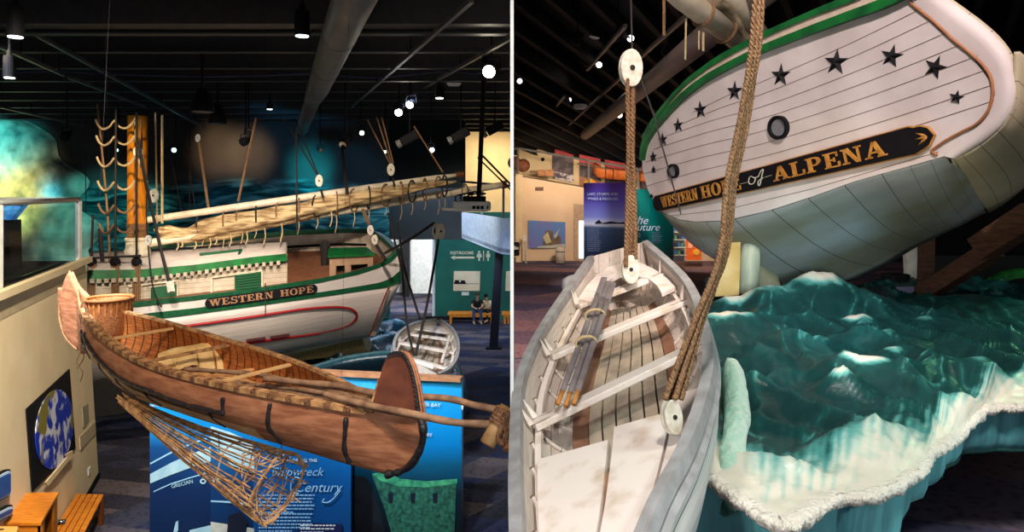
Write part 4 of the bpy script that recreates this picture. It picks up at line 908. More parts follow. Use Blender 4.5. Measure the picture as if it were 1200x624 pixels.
blk(P(164, 179, 16.6), .18, 'white pulley block on the front of the mast, right of the pair', None, ax=(-.3, -1, 0))
blk(P(180.5, 229.5, 16.3), .27, 'white oval pulley block just right of the mast above the gaff', None)
blk(P(174, 282, 16.2), .2, 'white round pulley block at the foot of the mast', None)
blk(P(232, 162, 18), .17, 'small white pulley block high up left of the spotlights', None)
blk(P(374, 212, 18.7), .27, 'large white pulley block left on the gaff', None, ax=(.2, -1, 0))
blk(P(458, 199, 19.3), .28, 'large white pulley block right on the gaff', None, ax=(.2, -1, 0))
rope([(376, 222, 18.7), (379, 232, 18.7)], .03, m_drope, 'short black strop under the left gaff block'); rope([(460, 209, 19.3), (463, 219, 19.3)], .03, m_drope, 'short black strop under the right gaff block')
blk(P(434, 270, 18.3), .22, 'white pulley block over the ship stern, upper', None, ax=(.35, -1, 0)); blk(P(439, 281, 18.2), .22, 'white pulley block over the ship stern, lower', None, ax=(.1, -1, 0))
rope([(425, 246, 19), (432, 262, 18.4)], .05, m_rope, 'short thick rope holding the stern blocks'); rope([(441, 288, 18.2), (452, 305, 18)], .05, m_drope, 'dark rope from the stern blocks to the rail')
rope([(451, 297, 18.6), (480, 281, 18), (508, 262, 17)], .04, m_drope, 'black boat davit arm reaching right from the ship stern', None, 'davit_arm')
blk(P(514, 271, 16.6), .33, 'white double pulley block at the end of the davit arm', None, ax=(.8, -1, 0), fat=1.0)
rope([(199, 331, 15.5), (201, 343, 15.4)], .08, m_block, 'small white block end hanging before the green shutter')
rope([(514, 280, 16.6), (509, 310, 16), (500, 360, 15.2), (487, 417, 14.3)], .032, m_drope, 'dark tackle rope from davit block down into the hung rowboat')
rope([(466, 262, 19), (470, 290, 17.5), (474, 315, 16), (492, 374, 15)], .028, m_drope, 'dark tackle rope from the stern crossing to the rowboat')
rope([(471, 312, 16.5), (474, 350, 15.5), (478, 385, 15), (485, 417, 14.3)], .026, m_drope, 'second dark tackle rope down into the hung rowboat, leftmost')
rope([(455, 250, 19), (463, 285, 18), (471, 314, 16.5)], .03, m_drope, 'thin rope from the boom down past the ship stern')
# ============================================================ CARVED SEA UNDER THE SHIP
def lsea():
    mb = MB(); att = []; rows = []
    nx, ny = 110, 80
    for j in range(ny):
        Y = 17.2+(27.6-17.2)*j/(ny-1); row = []
        xl = P(345-(Y-17.2)*2, 0, Y).x; xr = P(interp([17.2, 20, 24, 27.6], [541, 548, 520, 496], Y), 0, Y).x
        for i in range(nx):
            u = i/(nx-1); X = xl+(xr-xl)*u
            q = (X*.75, Y*.5, 2.0)
            r = 1-abs(noise.noise(q))*2.2; s2 = 1-abs(noise.noise((X*2.1, Y*1.2, 7)))*2
            e = min(1, u/.05, (1-u)/.05, j/(ny-1)/.04, (1-j/(ny-1))/.05)
            z = (.75+.5*max(0, r)**2+.12*s2)*max(0, e)**.4
            row.append(Vector((X, Y, z))); att.append(max(0, min(1, (r-.55)*1.6+(s2-.6)*.8)))
        rows.append(row)
    mb.loft(rows); return mb, att
mb, att = lsea()
m_seaL = attr_mat('dark_carved_sea', [(0.1, lin(14, 30, 40)), (.5, lin(36, 78, 92)), (.75, lin(110, 165, 180)), (.95, lin(225, 235, 235))], rough=.3, bump=.3, noise_scale=8)
tag(mb.build('carved_sea', m_seaL, None, smooth=True, attr=att), 'dark carved waves with white crests under the ship and the hung rowboat', 'wave sculpture')
cur = smoothpts([P(345, 436, 17.3), P(375, 428, 17.3), P(400, 421, 17.3), P(430, 416, 17.4), P(462, 413, 17.5)], 40)
mb = MB().loft([[p+Vector((0, .5, -.05)) for p in cur], cur, [p+Vector((0, -.12, -.12)) for p in cur], [p+Vector((0, .1, -.35)) for p in cur], [Vector((p.x, p.y+.45, 0)) for p in cur]])
tag(mb.build('wave_lip', m_seaL, None, smooth=True, solid=.05, attr=[.7]*40+[.6]*40+[.15]*40+[0]*40+[0]*40), 'pale crested lip of the dark wave behind the blue exhibit', 'wave sculpture')
# ============================================================ ROWBOATS
m_rbw = M('rowboat_white', lin(214, 200, 188), lin(184, 168, 154), scale=7, rough=.55, coord='UV', stretch=(30, 3, 1), seams=(9, .04, 0), seamcol=lin(120, 96, 80))
m_rbout = M('rowboat_outer', lin(226, 220, 214), lin(204, 198, 192), scale=4, rough=.45, coord='UV', stretch=(30, 3, 1), seams=(10, .05, 0), seamcol=lin(130, 120, 112))
m_rbg = M('rowboat_grey_rail', lin(158, 156, 156), lin(136, 132, 130), scale=9, rough=.5, bump=.1)
m_thw = M('thwart_paint', lin(226, 212, 202), lin(196, 172, 148), scale=6, rough=.5, contrast=(.25, .5))
m_flr = M('floorboard_grey', lin(178, 160, 140), lin(130, 118, 104), scale=5, rough=.7, contrast=(.3, .6), bump=.15)
m_rib = M('brown_bottom', lin(150, 108, 84), lin(116, 78, 58), scale=5, rough=.7)
m_oar = M('grey_oar', lin(128, 118, 118), lin(100, 90, 90), scale=6, rough=.6); m_oart = M('bare_wood', lin(206, 140, 70), lin(170, 110, 54), rough=.6)
class Boat:
    def __init__(s, L, R, depth, n=50, flip=False, endf=None):
        L = [Vector(p) for p in L]; R = [Vector(p) for p in R]
        s.L0, s.R0 = L, R
        a = ((L[-1]+R[-1])-(L[0]+R[0])); a.z = 0; a.normalize(); s.a = a
        s.o = (L[0]+R[0])/2
        s.depth = depth; s.n = n; s.endf = endf or (lambda f: 1)
        Ls = smoothpts(L, 160); Rs = smoothpts(R, 160)
        s.lq = [(p-s.o).dot(a) for p in Ls]; s.rq = [(p-s.o).dot(a) for p in Rs]; s.Ls = Ls; s.Rs = Rs
        s.q0 = min(s.lq[0], s.rq[0]); s.q1 = max(s.lq[-1], s.rq[-1])
    def ends(s, q, f=None):
        def g(Q, Ps):
            return Vector([interp(Q, [p[k] for p in Ps], q) for k in range(3)])
        return g(s.lq, s.Ls), g(s.rq, s.Rs)
    def q(s, f): return s.q0+(s.q1-s.q0)*f
    def frame(s, f):
        l, r = s.ends(s.q(f)); h = (r-l)/2; c = (l+r)/2
        d = h.cross(s.a); d.normalize()
        if d.z > 0: d = -d
        return c, h, d
    def pt(s, f, u, v):
        """u across -1..1, v depth 0..1"""
        c, h, d = s.frame(f); return c+h*u+d*s.depth*v*s.endf(f)
    def sec(s, f, m=16, inset=0):
        out = []
        for k in range(m+1):
            th = math.pi*k/m
            cu, sv = math.cos(th), math.sin(th)
            u = -(abs(cu)**.62)*(1 if cu > 0 else -1); v = sv**.85
            out.append(s.pt(f, u*(1-inset), v))
        return out
    def wid(s, f, v):   # half width fraction at depth v
        sv = v**(1/.85); return (max(0, 1-sv*sv)**.5)**.62
def rowboat(t, B, thw, ribs=14, floor=(.1, .9), nb=7, transom=True, seat_f=(.0, .13), rail_w=.07, bow=None):
    n = B.n
    rows = [B.sec(i/(n-1)) for i in range(n)]
    o = MB().loft(rows).build('inner_planking', m_rbw, t, smooth=True, solid=.0)
    rows = [[p+ (p-B.pt(i/(n-1), 0, .3)).normalized()*.03 for p in B.sec(i/(n-1))] for i in range(n)]
    MB().loft(rows).build('outer_hull', m_rbout, t, smooth=True)
    for s_ in (-1, 1):
        c = [B.pt(i/(n-1), s_, 0) for i in range(n)]
        rr = []
        for i, p in enumerate(c):
            f = i/(n-1); _, h, d = B.frame(f); hn = h.normalized()*s_
            rr.append([p-hn*.015-d*.012, p+hn*rail_w-d*.012, p+hn*rail_w+d*.05, p-hn*.015+d*.05, p-hn*.015-d*.012])
        MB().loft(rr).build('gunwale_rail', m_rbg, t)
        rr = []
        for i, p in enumerate(c):
            f = i/(n-1); _, h, d = B.frame(f); hn = h.normalized()*s_
            rr.append([p+hn*(rail_w-.02)+d*.05, p+hn*(rail_w+.005)+d*.1, p+hn*(rail_w-.03)+d*.11, p+hn*.02+d*.06])
        MB().loft(rr).build('rubbing_strip', m_rbg, t)
        # inner riser the thwarts rest on
        rr = []
        for i in range(4, n-5):
            f = i/(n-1); w1 = B.wid(f, .42); rr.append([B.pt(f, s_*w1*.97, .38), B.pt(f, s_*w1*.9, .38), B.pt(f, s_*w1*.9, .46), B.pt(f, s_*w1*.97, .46)])
        MB().loft(rr).build('seat_riser', m_thw, t)
    for k in range(ribs):
        f = .05+.88*k/(ribs-1); pts = [p.lerp(B.pt(f, 0, .3), .03) for p in B.sec(f, 24)[2:-2]]
        MB().tube(pts, .014, 5).build('rib', m_rbw, t)
    # floor boards
    for k in range(nb):
        u0 = -1+2*k/nb+.022; u1 = -1+2*(k+1)/nb-.022; rr = []
        for i in range(30):
            f = floor[0]+(floor[1]-floor[0])*i/29; wv = .62*B.wid(f, .8)*min(1, (1.02-f)/.3+.15)
            rr.append([B.pt(f, u0*wv, .86), B.pt(f, u1*wv, .86), B.pt(f, u1*wv, .9), B.pt(f, u0*wv, .9), B.pt(f, u0*wv, .86)])
        MB().loft(rr).build('floor_board', m_flr, t)
    for s_ in (-1, 1):
        rr = []
        for i in range(30):
            f = floor[0]+(floor[1]-floor[0])*i/29; wv = .62*B.wid(f, .8)*min(1, (1.02-f)/.3+.15)
            rr.append([B.pt(f, s_*wv*1.0, .88), B.pt(f, s_*(wv+.16), .8), B.pt(f, s_*(wv+.16), .84), B.pt(f, s_*wv, .93)])
        MB().loft(rr).build('bilge_board', m_rib, t)
    for f0, f1, wdt in thw:   # f at left, f at right, width
        a = B.pt(f0, -B.wid(f0, .36)*.97, .34); b = B.pt(f1, B.wid(f1, .36)*.97, .34)
        _, h, d = B.frame((f0+f1)/2)
        MB().bar(a, b, wdt, .045, up=-d).build('thwart', m_thw, t, bevel=.008)
        for p, s_, f in ((a, -1, f0), (b, 1, f1)):
            g = B.pt(f, s_*.98, .02); inn = p.lerp(b if s_ < 0 else a, .14)
            mb = MB()
            for e in (-1, 1):
                e_ = B.a*wdt*.5*e
                mb.slab([g+e_*.9, p+e_*.9-d*.03, p.lerp(inn, .8)+e_*.9-d*.03, p.lerp(g, .25).lerp(inn, .22)+e_*.9], B.a*.02)
            mb.build('knee', m_thw, t)
    if transom:
        pts = B.sec(0, 20); mb = MB().slab(pts, -B.a*.05); mb.build('transom_board', m_rbw, t)
# -------- the big rowboat of the gallery
L = [P(694, 301, 7.0), P(674, 330, 6.25), P(652, 362, 5.65), P(629, 400, 5.05), P(613, 440, 4.6), P(608, 480, 4.15), P(607, 530, 3.65), P(608, 590, 3.2), P(614, 680, 2.75), P(640, 820, 2.3)]
R = [P(754, 284, 7.1), P(792, 318, 6.0), P(812, 348, 5.15), P(824, 395, 4.2), P(826, 435, 3.75), P(815, 480, 3.38), P(795, 530, 3.05), P(765, 585, 2.8), P(725, 680, 2.5), P(655, 820, 2.25)]
B = Boat(L, R, .5, endf=lambda f: 1-.25*max(0, f-.6)/.4)
rb = root('rowboat', tuple(B.pt(.5, 0, 1)), 'large white and grey wooden rowboat with oars hanging beside the carved sea', 'rowboat')
def fq(p):  return ((p-B.o).dot(B.a)-B.q0)/(B.q1-B.q0)
def fnear(px, py, side):
    best = min(range(400), key=lambda i: (lambda q: (600+F*q.x/q.y-px)**2*.3+(HOR+F*(CZ-q.z)/q.y-py)**2)(B.pt(i/399, side*B.wid(i/399, .36)*.97, .34)))
    return best/399
thws = [(fnear(628, 500, -1), fnear(812, 405, 1), .15), (fnear(654, 420, -1), fnear(810, 352, 1), .14), (fnear(680, 360, -1), fnear(786, 319, 1), .13)]
print('THW', thws)
rowboat(rb, B, thws, ribs=17, floor=(.12, .93), nb=6, rail_w=.05)
# stern sheets: U shaped bench
mb = MB(); rr = []
for i in range(21):
    a = math.pi*i/20
    f = .015+.2*(1-math.sin(a)**.7); u = -math.cos(a)
    fi = .1+.14*(1-math.sin(a)**.7) ; ui = u*.55
    fo = max(.012, f if abs(u) < 1 else f)
    w_o = B.wid(fo, .3)*.96
    rr.append([B.pt(fo, u*w_o, .30), B.pt(max(fi, fo), ui*w_o if abs(u) < .8 else u*w_o*.68, .30)])
MB().loft(rr).build('stern_bench', m_thw, rb, solid=.035)
# foredeck panels at the near end
def quadpts(f0, f1, ua, ub, v, n=10):
    r1 = []; r2 = []
    for i in range(n):
        f = f0+(f1-f0)*i/(n-1); w1 = B.wid(f, .36)*.97
        r1.append(B.pt(f, ua*w1, v)); r2.append(B.pt(f, ub*w1, v))
    return r1, r2
for ua, ub, fa in ((-.93, -.10, .70), (-.04, .58, .675), (.62, .95, .64)):
    r1, r2 = quadpts(fa, .93, ua, ub, .34)
    MB().loft([r1, r2]).build('bow_seat_panel', m_thw, rb, solid=.035, off=0)
MB().bar(B.pt(.76, -.07*1, .39), B.pt(.92, -.07, .39), .06, .05).build('seat_batten', m_rib, rb)
# oars
for k, (a, b, lab) in enumerate((((701, 345, 5.7, .2), (659, 459, 4.35, .2), 'grey oar lying over the rowboat thwarts, outer one'), ((707, 350, 5.6, .2), (668, 461, 4.3, .2), 'grey oar lying over the rowboat thwarts, middle one'), ((712, 352, 5.5, .2), (677, 459, 4.25, .2), 'grey oar lying over the rowboat thwarts, inner one'))):
    pa = P(*a[:3]); pb = P(*b[:3])
    t = root('oar', tuple((pa+pb)/2), lab, 'oar', 'oars in the large rowboat')
    MB().tube([pa.lerp(pb, i/9) for i in range(10)], [.018, .022, .022, .02, .02, .019, .019, .018, .018, .017], 10, sq=(1.2, .8)).build('shaft', m_oar, t, smooth=True)
    MB().tube([pb, pb+(pb-pa).normalized()*.14], .016, 10).build('handle', m_oart, t, smooth=True)
    bl = pa+(pa-pb).normalized()*.35; d0 = (pa-pb).normalized()
    MB().bar(pa+d0*-.05, bl, .055, .018).build('blade', m_oar, t, bevel=.01)
for f, lab in ((.25, 'pale string lashing the grey oars together, upper'), (.55, 'pale string lashing the grey oars together, lower')):
    c = P(704, 346, 5.6).lerp(P(668, 460, 4.3), f); ax = Vector((1, -.1, .1)).normalized()
    pts = [c+ax*math.cos(a)*.075+Vector((0, 0, 1))*math.sin(a)*.045+Vector((0, -.02*k, 0)) for k in range(3) for a in [2*math.pi*j/14 for j in range(14)]]
    tag(MB().tube(pts, .008, 5).build('string_lashing', m_lrope, None), lab, 'rope')
# ropes and blocks of the large rowboat
tb = blk(P(739, 316, 6.2), .13, 'white round pulley block inside the far end of the large rowboat', None, ax=(0, -1, .1))
t_ = blk(P(739, 80, 6.1), .17, 'white wooden pulley block hanging high above the large rowboat', None, ax=(.25, -1, 0), fat=.45)
mb = MB()
for i, (xa, xb_, dy) in enumerate(((735, 733.5, -.04), (738, 736, .03), (741.5, 744.5, 0), (743, 738, .05))):
    twist_rope(mb, [P(xa, 92, 6.1+dy), P(xa+1.5-i, 170, 6.12+dy), P((xa+xb_)/2+1, 240, 6.15), P(xb_, 312, 6.2+dy)], .022, .11, n=120)
tag(mb.build('tackle_rope', m_rope, None, smooth=True), 'brown four part tackle rope between the hanging block and the far end of the rowboat', 'rope')
for a, b, lab in (((741, 72, 6.1), (738, -60, 6.3), 'thin dark wire holding the hanging pulley block'), ((748, 84, 6.1), (769, 143, 7.4), 'thin slanting line right of the hanging pulley block'), ((768, 143, 7.4), (800, 258, 9.2), 'thin grey line crossing the ship transom left of its porthole')):
    rope([a, b], .009, m_drope if 'dark' in lab else m_duct, lab)
blk(P(787, 489, 3.42), .085, 'worn white wooden block at the end of the thick ropes, near side of the rowboat', None, ax=(.5, -1, .25), fat=.6)
mb = MB()
for i, (x0, x1) in enumerate(((888, 779), (892, 791), (895, 798), (890, 786))):
    dy = (-.03, .0, .03, .05)[i]
    twist_rope(mb, [P(x0, -90, 3.9+dy), P(x0-6+i, 40, 3.85+dy), P(869+i*3, 130, 3.8+dy), P(852+i*3, 215, 3.7+dy), P(843+i*2.5, 300, 3.6+dy), P((x1+842)/2+2, 380, 3.5+dy), P(x1, 468, 3.42+dy)], .017, .075, n=190)
tag(mb.build('thick_tackle_rope', m_rope, None, smooth=True), 'thick brown twisted ropes crossing in front of the ship transom down into the rowboat', 'rope')
twb = MB(); 
for k in range(12):
    a = k*.5; twb.tube([P(868, 110+a*4, 3.79), P(872, 108+a*4, 3.7), P(876, 112+a*4, 3.79)], .006, 4)
# -------- small rowboat seen in the lower hall
L2 = [P(463, 413, 14.0), P(463, 401, 14.6), P(470, 389, 15.3), P(485, 379.5, 16.1), P(502, 375.5, 16.7), P(512, 374.5, 17.0)]
R2 = [P(512, 438, 13.6), P(526, 431, 14.0), P(535, 416, 14.6), P(535.5, 399, 15.3), P(529, 385, 16.1), P(516, 375, 17.0)]
B2 = Boat(L2, R2, .5, n=40)
t = root('rowboat', tuple(B2.pt(.5, 0, 1)), 'small white rowboat hanging tilted over the carved sea beside the blue carpet', 'rowboat')
rowboat(t, B2, [(.2, .2, .16), (.42, .42, .16), (.63, .63, .16)], ribs=9, nb=5, rail_w=.05)
MB().loft([[B2.pt(.75+.02*i, -B2.wid(.75, .3)*(.98-.0*i), .3) for i in range(11)], [B2.pt(.75+.02*i, B2.wid(.75, .3)*.98, .3) for i in range(11)]]).build('bow_seat_panel', m_thw, t, solid=.03, off=0)
for a, b, lab in (((470, 420, 13.9), (508, 432, 13.75), 'short pale oar near the transom of the small rowboat'), ((518, 425, 14.2), (527, 395, 15.4), 'pale oar along the right side of the small rowboat')):
    tag(MB().tube([P(*a)+Vector((0, 0, .02)), P(*b)], .035, 8).build('oar', m_thw, None), lab, 'oar')

# ============================================================ BIRCH BARK CANOE
CL = P(70, 0, 8.35); CR = P(498, 0, 5.0)
cl = Vector((CL.x, CL.y, 0)); cr = Vector((CR.x, CR.y, 0)); cax = (cr-cl).normalized(); Lc = (cr-cl).length
cpn = Vector((cax.y, -cax.x, 0));  cpn = cpn if cpn.y < 0 else -cpn      # towards the viewer
def hw(s):
    f = min(1, max(0, (s-.5)/(Lc-.8))); return .015+.455*(math.sin(math.pi*f)**.95)
def cinv(px, py, off):
    """s along the canoe and height z where the ray meets its near side"""
    s = Lc/2
    for _ in range(30):
        o = cl+cpn*off(s); k = (px-600)/F
        # (o.x+cax.x s) = k (o.y + cax.y s)
        s = (k*o.y-o.x)/(cax.x-k*cax.y); s = min(Lc, max(0, s))
    Y = (cl+cpn*off(s)+cax*s).y; return s, CZ-(py-HOR)/F*Y
topP = [(73, 338), (78, 324), (82, 318), (87, 330), (93, 352), (100, 371), (112, 385), (130, 402), (160, 421), (200, 436), (260, 451), (330, 465), (400, 477), (432, 482), (440, 474), (446, 450), (452, 425), (458, 415), (466, 412), (476, 414), (484, 428), (490, 452), (493, 470), (496, 490)]
botP = [(70, 360), (69, 372), (74, 392), (82, 404), (100, 420), (114, 438), (135, 462), (160, 478), (200, 491), (260, 510), (330, 532), (400, 549), (445, 557), (465, 555), (480, 545), (490, 530), (496, 515), (498, 500)]
tz = sorted(cinv(x, y, hw) for x, y in topP); bz = sorted(cinv(x, y, lambda s: hw(s)*.72) for x, y in botP)
TS, TZ = [a for a, b in tz], [b for a, b in tz]; BS, BZ = [a for a, b in bz], [b for a, b in bz]
ztop = lambda s: interp(TS, TZ, s); zbot = lambda s: interp(BS, BZ, s)
def cpt(s, side, v):
    """side +1 near, -1 far; v 0 gunwale .. 1 keel"""
    zt_, zb = ztop(s), zbot(s)
    if side < 0:   # far bow shows a little lower
        pass
    wv = hw(s)*(1+.1*math.sin(math.pi*min(1, v*1.3)))*(max(0, 1-v**3.2))**.5 if v < 1 else 0
    q = cl+cax*s+cpn*side*wv; q.z = zt_+(zb-zt_)*(v**.95); return q
canoe = root('birch_bark_canoe', tuple(cpt(Lc/2, 1, 1)), 'long brown birch bark canoe with black pitched seams hanging in the lower hall', 'canoe')
ss = [Lc*(.5-.5*math.cos(math.pi*i/139)) for i in range(140)]
vv = [0, .12, .25, .4, .55, .7, .82, .91, .97, 1]
rows = [[cpt(s, 1, v) for v in vv]+[cpt(s, -1, v) for v in vv[::-1][1:]] for s in ss]
MB().loft(rows).build('bark_hull', m_bark, canoe, smooth=True, solid=.012)
s0, s1 = .12*Lc, .9*Lc
ssi = [s0+(s1-s0)*i/99 for i in range(100)]
rows = [[cpt(s, 1, v)-cpn*.02 for v in vv]+[cpt(s, -1, v)+cpn*.02 for v in vv[::-1][1:]] for s in ssi]
MB().loft([list(r) for r in zip(*rows)]).build('rib_lining', m_cedar, canoe, smooth=True)
# pale panel low on the left half, darker right bow
def patch(sa, sb, va, vb, mat, name, e=.014, m=30):
    rr = [[cpt(sa+(sb-sa)*i/(m-1), 1, va(sa+(sb-sa)*i/(m-1))+(vb(sa+(sb-sa)*i/(m-1))-va(sa+(sb-sa)*i/(m-1)))*k/8)+cpn*e+Vector((0, 0, -.002)) for k in range(9)] for i in range(m)]
    return MB().loft(rr).build(name, mat, canoe, smooth=True)
def sOf(px): return cinv(px, 450, hw)[0]
patch(sOf(103), sOf(300), lambda s: interp([sOf(100), sOf(160), sOf(280)], [.28, .48, .60], s), lambda s: .95, m_bark2, 'pale_bark_panel', .022)
# seams of pitch
def seam(pts, r, name='pitch_seam'):
    q = []
    for s, v in pts: q.append(cpt(s, 1, v)+cpn*.024)
    q = smoothpts(q, 14*len(pts)); rad = [r*(1+.45*noise.noise(p*14)) for p in q]
    MB().tube(q, rad, 7).build(name, m_pitch, canoe, smooth=True)
def vOf(px, py):
    s = sOf(px); zt_, zb = ztop(s), zbot(s); z = CZ-(py-HOR)/F*(cl+cax*s+cpn*hw(s)).y; return s, min(1, max(0, (z-zt_)/(zb-zt_)))
seam([vOf(*p) for p in ((101, 390), (110, 405), (125, 423), (150, 443), (180, 455), (215, 469), (245, 477), (267, 482))], .02)
seam([vOf(*p) for p in ((267, 482), (267, 464))], .018)
for pts in (((99, 385), (99, 405), (104, 420)), ((104, 388), (103, 402), (105, 418)), ((121, 421), (122, 432), (130, 446)), ((141, 437), (143, 448), (152, 466)), ((249, 481), (250, 492), (254, 503)), ((175, 456), (177, 466), (184, 476))):
    seam([vOf(*p) for p in pts], .011)
seam([vOf(*p) for p in ((321, 471), (320, 485), (319, 500), (322, 522))], .016); seam([vOf(*p) for p in ((409, 488), (408, 505), (405, 525), (406, 543))], .02)
bw = [(492, 486), (497, 500), (497, 515), (493, 528), (484, 543), (472, 552), (455, 556)]
q = [];
for px, py in bw:
    s, z = cinv(px, py, lambda s: hw(s)*.6); p = cl+cax*s+cpn*(hw(s)*.6+.012); p.z = z; q.append(p)
q = smoothpts(q, 90); MB().tube(q, [.028*(1+.5*noise.noise(p*16)) for p in q], 7).build('bow_pitch', m_pitch, canoe, smooth=True)
# high bow: darker bark plate with stitched edge
hb = [(438, 480), (444, 456), (451, 430), (457, 416), (466, 412.5), (476, 415), (484, 430), (489, 452), (493, 480), (488, 488), (460, 485)]
pl = []
for px, py in hb:
    s, z = cinv(px, py, lambda s: hw(s)+.02); p = cl+cax*s+cpn*(hw(s)+.03); p.z = z; pl.append(p)
MB().slab(pl, cpn*.015).build('bow_plate', m_barkd, canoe)
mb = MB()
ed = smoothpts(pl[3:9], 26)
for i, p in enumerate(ed):
    if i % 1 == 0:
        c0 = sum(pl, Vector())/len(pl); mb.tube([p+cpn*.02, p.lerp(c0, .12)+cpn*.02], .005, 5)
mb.tube([p+cpn*.012 for p in ed], .009, 6); mb.build('bow_stitching', m_pitch, canoe)
# left stem edge binding
q = []
for px, py in ((82, 318), (76, 330), (72, 345), (69, 362), (71, 380), (77, 396), (90, 410)):
    s, z = cinv(px, py, lambda s: hw(s)*.5); p = cl+cax*s+cpn*hw(s)*.5; p.z = z; q.append(p)
MB().tube(smoothpts(q, 40), .014, 6).build('stem_binding', m_lash, canoe, smooth=True)
# gunwales with lashings
for side in (1, -1):
    c = [cpt(sOf(97)+(sOf(447 if side > 0 else 440)-sOf(97))*i/79, side, 0)+cpn*side*.012 for i in range(80)]
    mb = MB(); rr = [[p+cpn*.025+Vector((0, 0, .022)), p-cpn*.025+Vector((0, 0, .022)), p-cpn*.025-Vector((0, 0, .022)), p+cpn*.025-Vector((0, 0, .022)), p+cpn*.025+Vector((0, 0, .022))] for p in c]
    mb.loft(rr); mb.build('outer_gunwale' if side > 0 else 'far_gunwale', m_gunw, canoe)
    if side > 0:
        for i in range(2, 78, 3):
            p = c[i]; d = (c[i+1]-c[i])
            MB().box((p+c[i+1])/2, (d.length*1.1, .056, .05), rz=math.atan2(d.y, d.x)).build('root_lashing', m_lash, canoe, bevel=.006)
        c2 = [cpt(sOf(100)+(sOf(425)-sOf(100))*i/59, side, 0)-cpn*.05 for i in range(60)]
        MB().tube(c2, .016, 6).build('inner_gunwale', m_gunw, canoe)
for pn, pf in ((122, 183), (163, 262), (245, 336), (395, 440)):
    a = cpt(sOf(pn), 1, .05)-cpn*.02; s = sOf(pn); b = cpt(s, -1, .05)+cpn*.02
    MB().bar(a, b, .06, .025).build('thwart', M('pale_thwart', lin(226, 178, 120)) if pn in (122, 245) else m_gunw, canoe, bevel=.005)
# twine hanging round the left end
mb = MB()
for k in range(9):
    a = P(97+k*.8, 348+k*2, 7.75); b_ = P(92+k*1.2, 388+k, 7.7); c = P(93+k, 415, 7.7)
    mb.tube(smoothpts([a, a.lerp(b_, .5)+Vector((.05*math.sin(k*2), -.02, 0)), b_, c], 14), .008, 4)
mb.tube(smoothpts([P(95, 412, 7.7), P(90, 425, 7.7), P(97, 436, 7.7), P(94, 448, 7.7)], 20), .006, 4); mb.tube(smoothpts([P(97, 412, 7.7), P(98, 420, 7.7), P(91, 432, 7.7)], 20), .006, 4)
tag(mb.build('root_twine', m_lash, None), 'loose brown root twine hanging round the left end of the canoe', 'rope')
# pack basket
bc = P(128, 404, 7.95); bt = P(128, 350, 7.95); hb_ = bt.z-bc.z
t = root('pack_basket', tuple(bc), 'tall woven brown splint basket standing in the left end of the canoe', 'basket')
prof = [(0, .21), (hb_*.3, .235), (hb_*.6, .245), (hb_*.92, .245), (hb_, .25), (hb_, .235), (hb_*.6, .23), (.03, .2)]
MB().lathe(bc, (0, 0, 1), prof, 32).build('woven_wall', m_basket, t, smooth=True)
mb = MB()
for k in range(26):
    a = 2*math.pi*k/26; mb.bar(bc+Vector((math.cos(a)*.215, math.sin(a)*.215, 0)), bc+Vector((math.cos(a)*.25, math.sin(a)*.25, hb_)), .022, .012, up=(math.cos(a), math.sin(a), 0))
mb.build('upright_splints', M('splint', lin(186, 122, 66), lin(130, 76, 38), rough=.6, scale=20), t)
MB().tube([bt+Vector((math.cos(a)*.25, math.sin(a)*.25, 0)) for a in [2*math.pi*k/36 for k in range(37)]], .02, 8).build('rim', M('rim_splint', lin(150, 96, 52)), t, smooth=True)
# hide draped over the thwart
tp = [(186, 418, 6.95), (200, 413, 7.05), (222, 410, 7.15), (240, 406, 7.3), (255, 399, 7.45), (264, 399, 7.45)]
bt_ = [(190, 431, 6.75), (203, 435, 6.7), (222, 432, 6.8), (240, 436, 6.95), (256, 437, 7.1), (270, 428, 7.25)]
bk = [(190, 413, 7.15), (205, 408, 7.2), (225, 405, 7.3), (243, 401, 7.45), (256, 395, 7.6), (265, 397, 7.6)]
tp, bt_, bk = [smoothpts([P(*p) for p in q_], 48) for q_ in (tp, bt_, bk)]
rows = []
for j in range(18):
    v = j/17; row = []
    for i in range(48):
        q_ = bk[i].lerp(tp[i], v/.3) if v < .3 else tp[i].lerp(bt_[i], (v-.3)/.7)
        amp = .012+.05*max(0, v-.3)
        row.append(q_+cpn*amp*(math.sin(i*.55)+.6*math.sin(i*1.3+1))+Vector((0, 0, (.03*math.sin(i*.4)*(v > .9) + .02*math.sin(v*3.1)))))
    rows.append(row)
tag(MB().loft(rows).build('tanned_hide', m_hide, None, smooth=True, solid=.008), 'pale yellow tanned hide draped over a canoe thwart', 'hide')
# loose gear: sticks and paddles lying in the canoe
def stick(pts, r, lab, nm='wooden_pole', mat=m_pole, grp=None, kn=True):
    Q = smoothpts([P(*p) for p in pts], 40)
    return tag(MB().tube(Q, [r*(1+.18*noise.noise(q*5)) for q in Q], 9).build(nm, mat, None, smooth=True), lab, 'pole', grp)
stick([(217, 433, 6.65), (250, 435, 6.5), (300, 439, 6.25), (350, 449, 5.95), (400, 461, 5.6), (458, 478, 5.2)], .022, 'dark crooked stick lying along the canoe from the hide to the bow')
stick([(310, 444, 5.95), (360, 449, 5.8), (400, 453, 5.6), (450, 463, 5.3), (520, 467, 4.95), (555, 475, 4.8), (599, 484, 4.62)], .026, 'upper long crooked pole running from the canoe past its bow to the log')
stick([(380, 462, 5.4), (430, 475, 5.15), (480, 485, 4.85), (530, 495, 4.7), (575, 498, 4.58)], .026, 'lower long crooked pole running from the canoe bow to the log')
stick([(255, 446, 6.4), (330, 459, 5.95), (400, 470, 5.55), (440, 476, 5.3)], .03, 'flat brown stick lying on the near gunwale of the canoe')
stick([(300, 451, 6.1), (345, 456, 5.85), (392, 463, 5.55), (413, 467, 5.45)], .02, 'thin dark stick beside the flat one on the near gunwale')
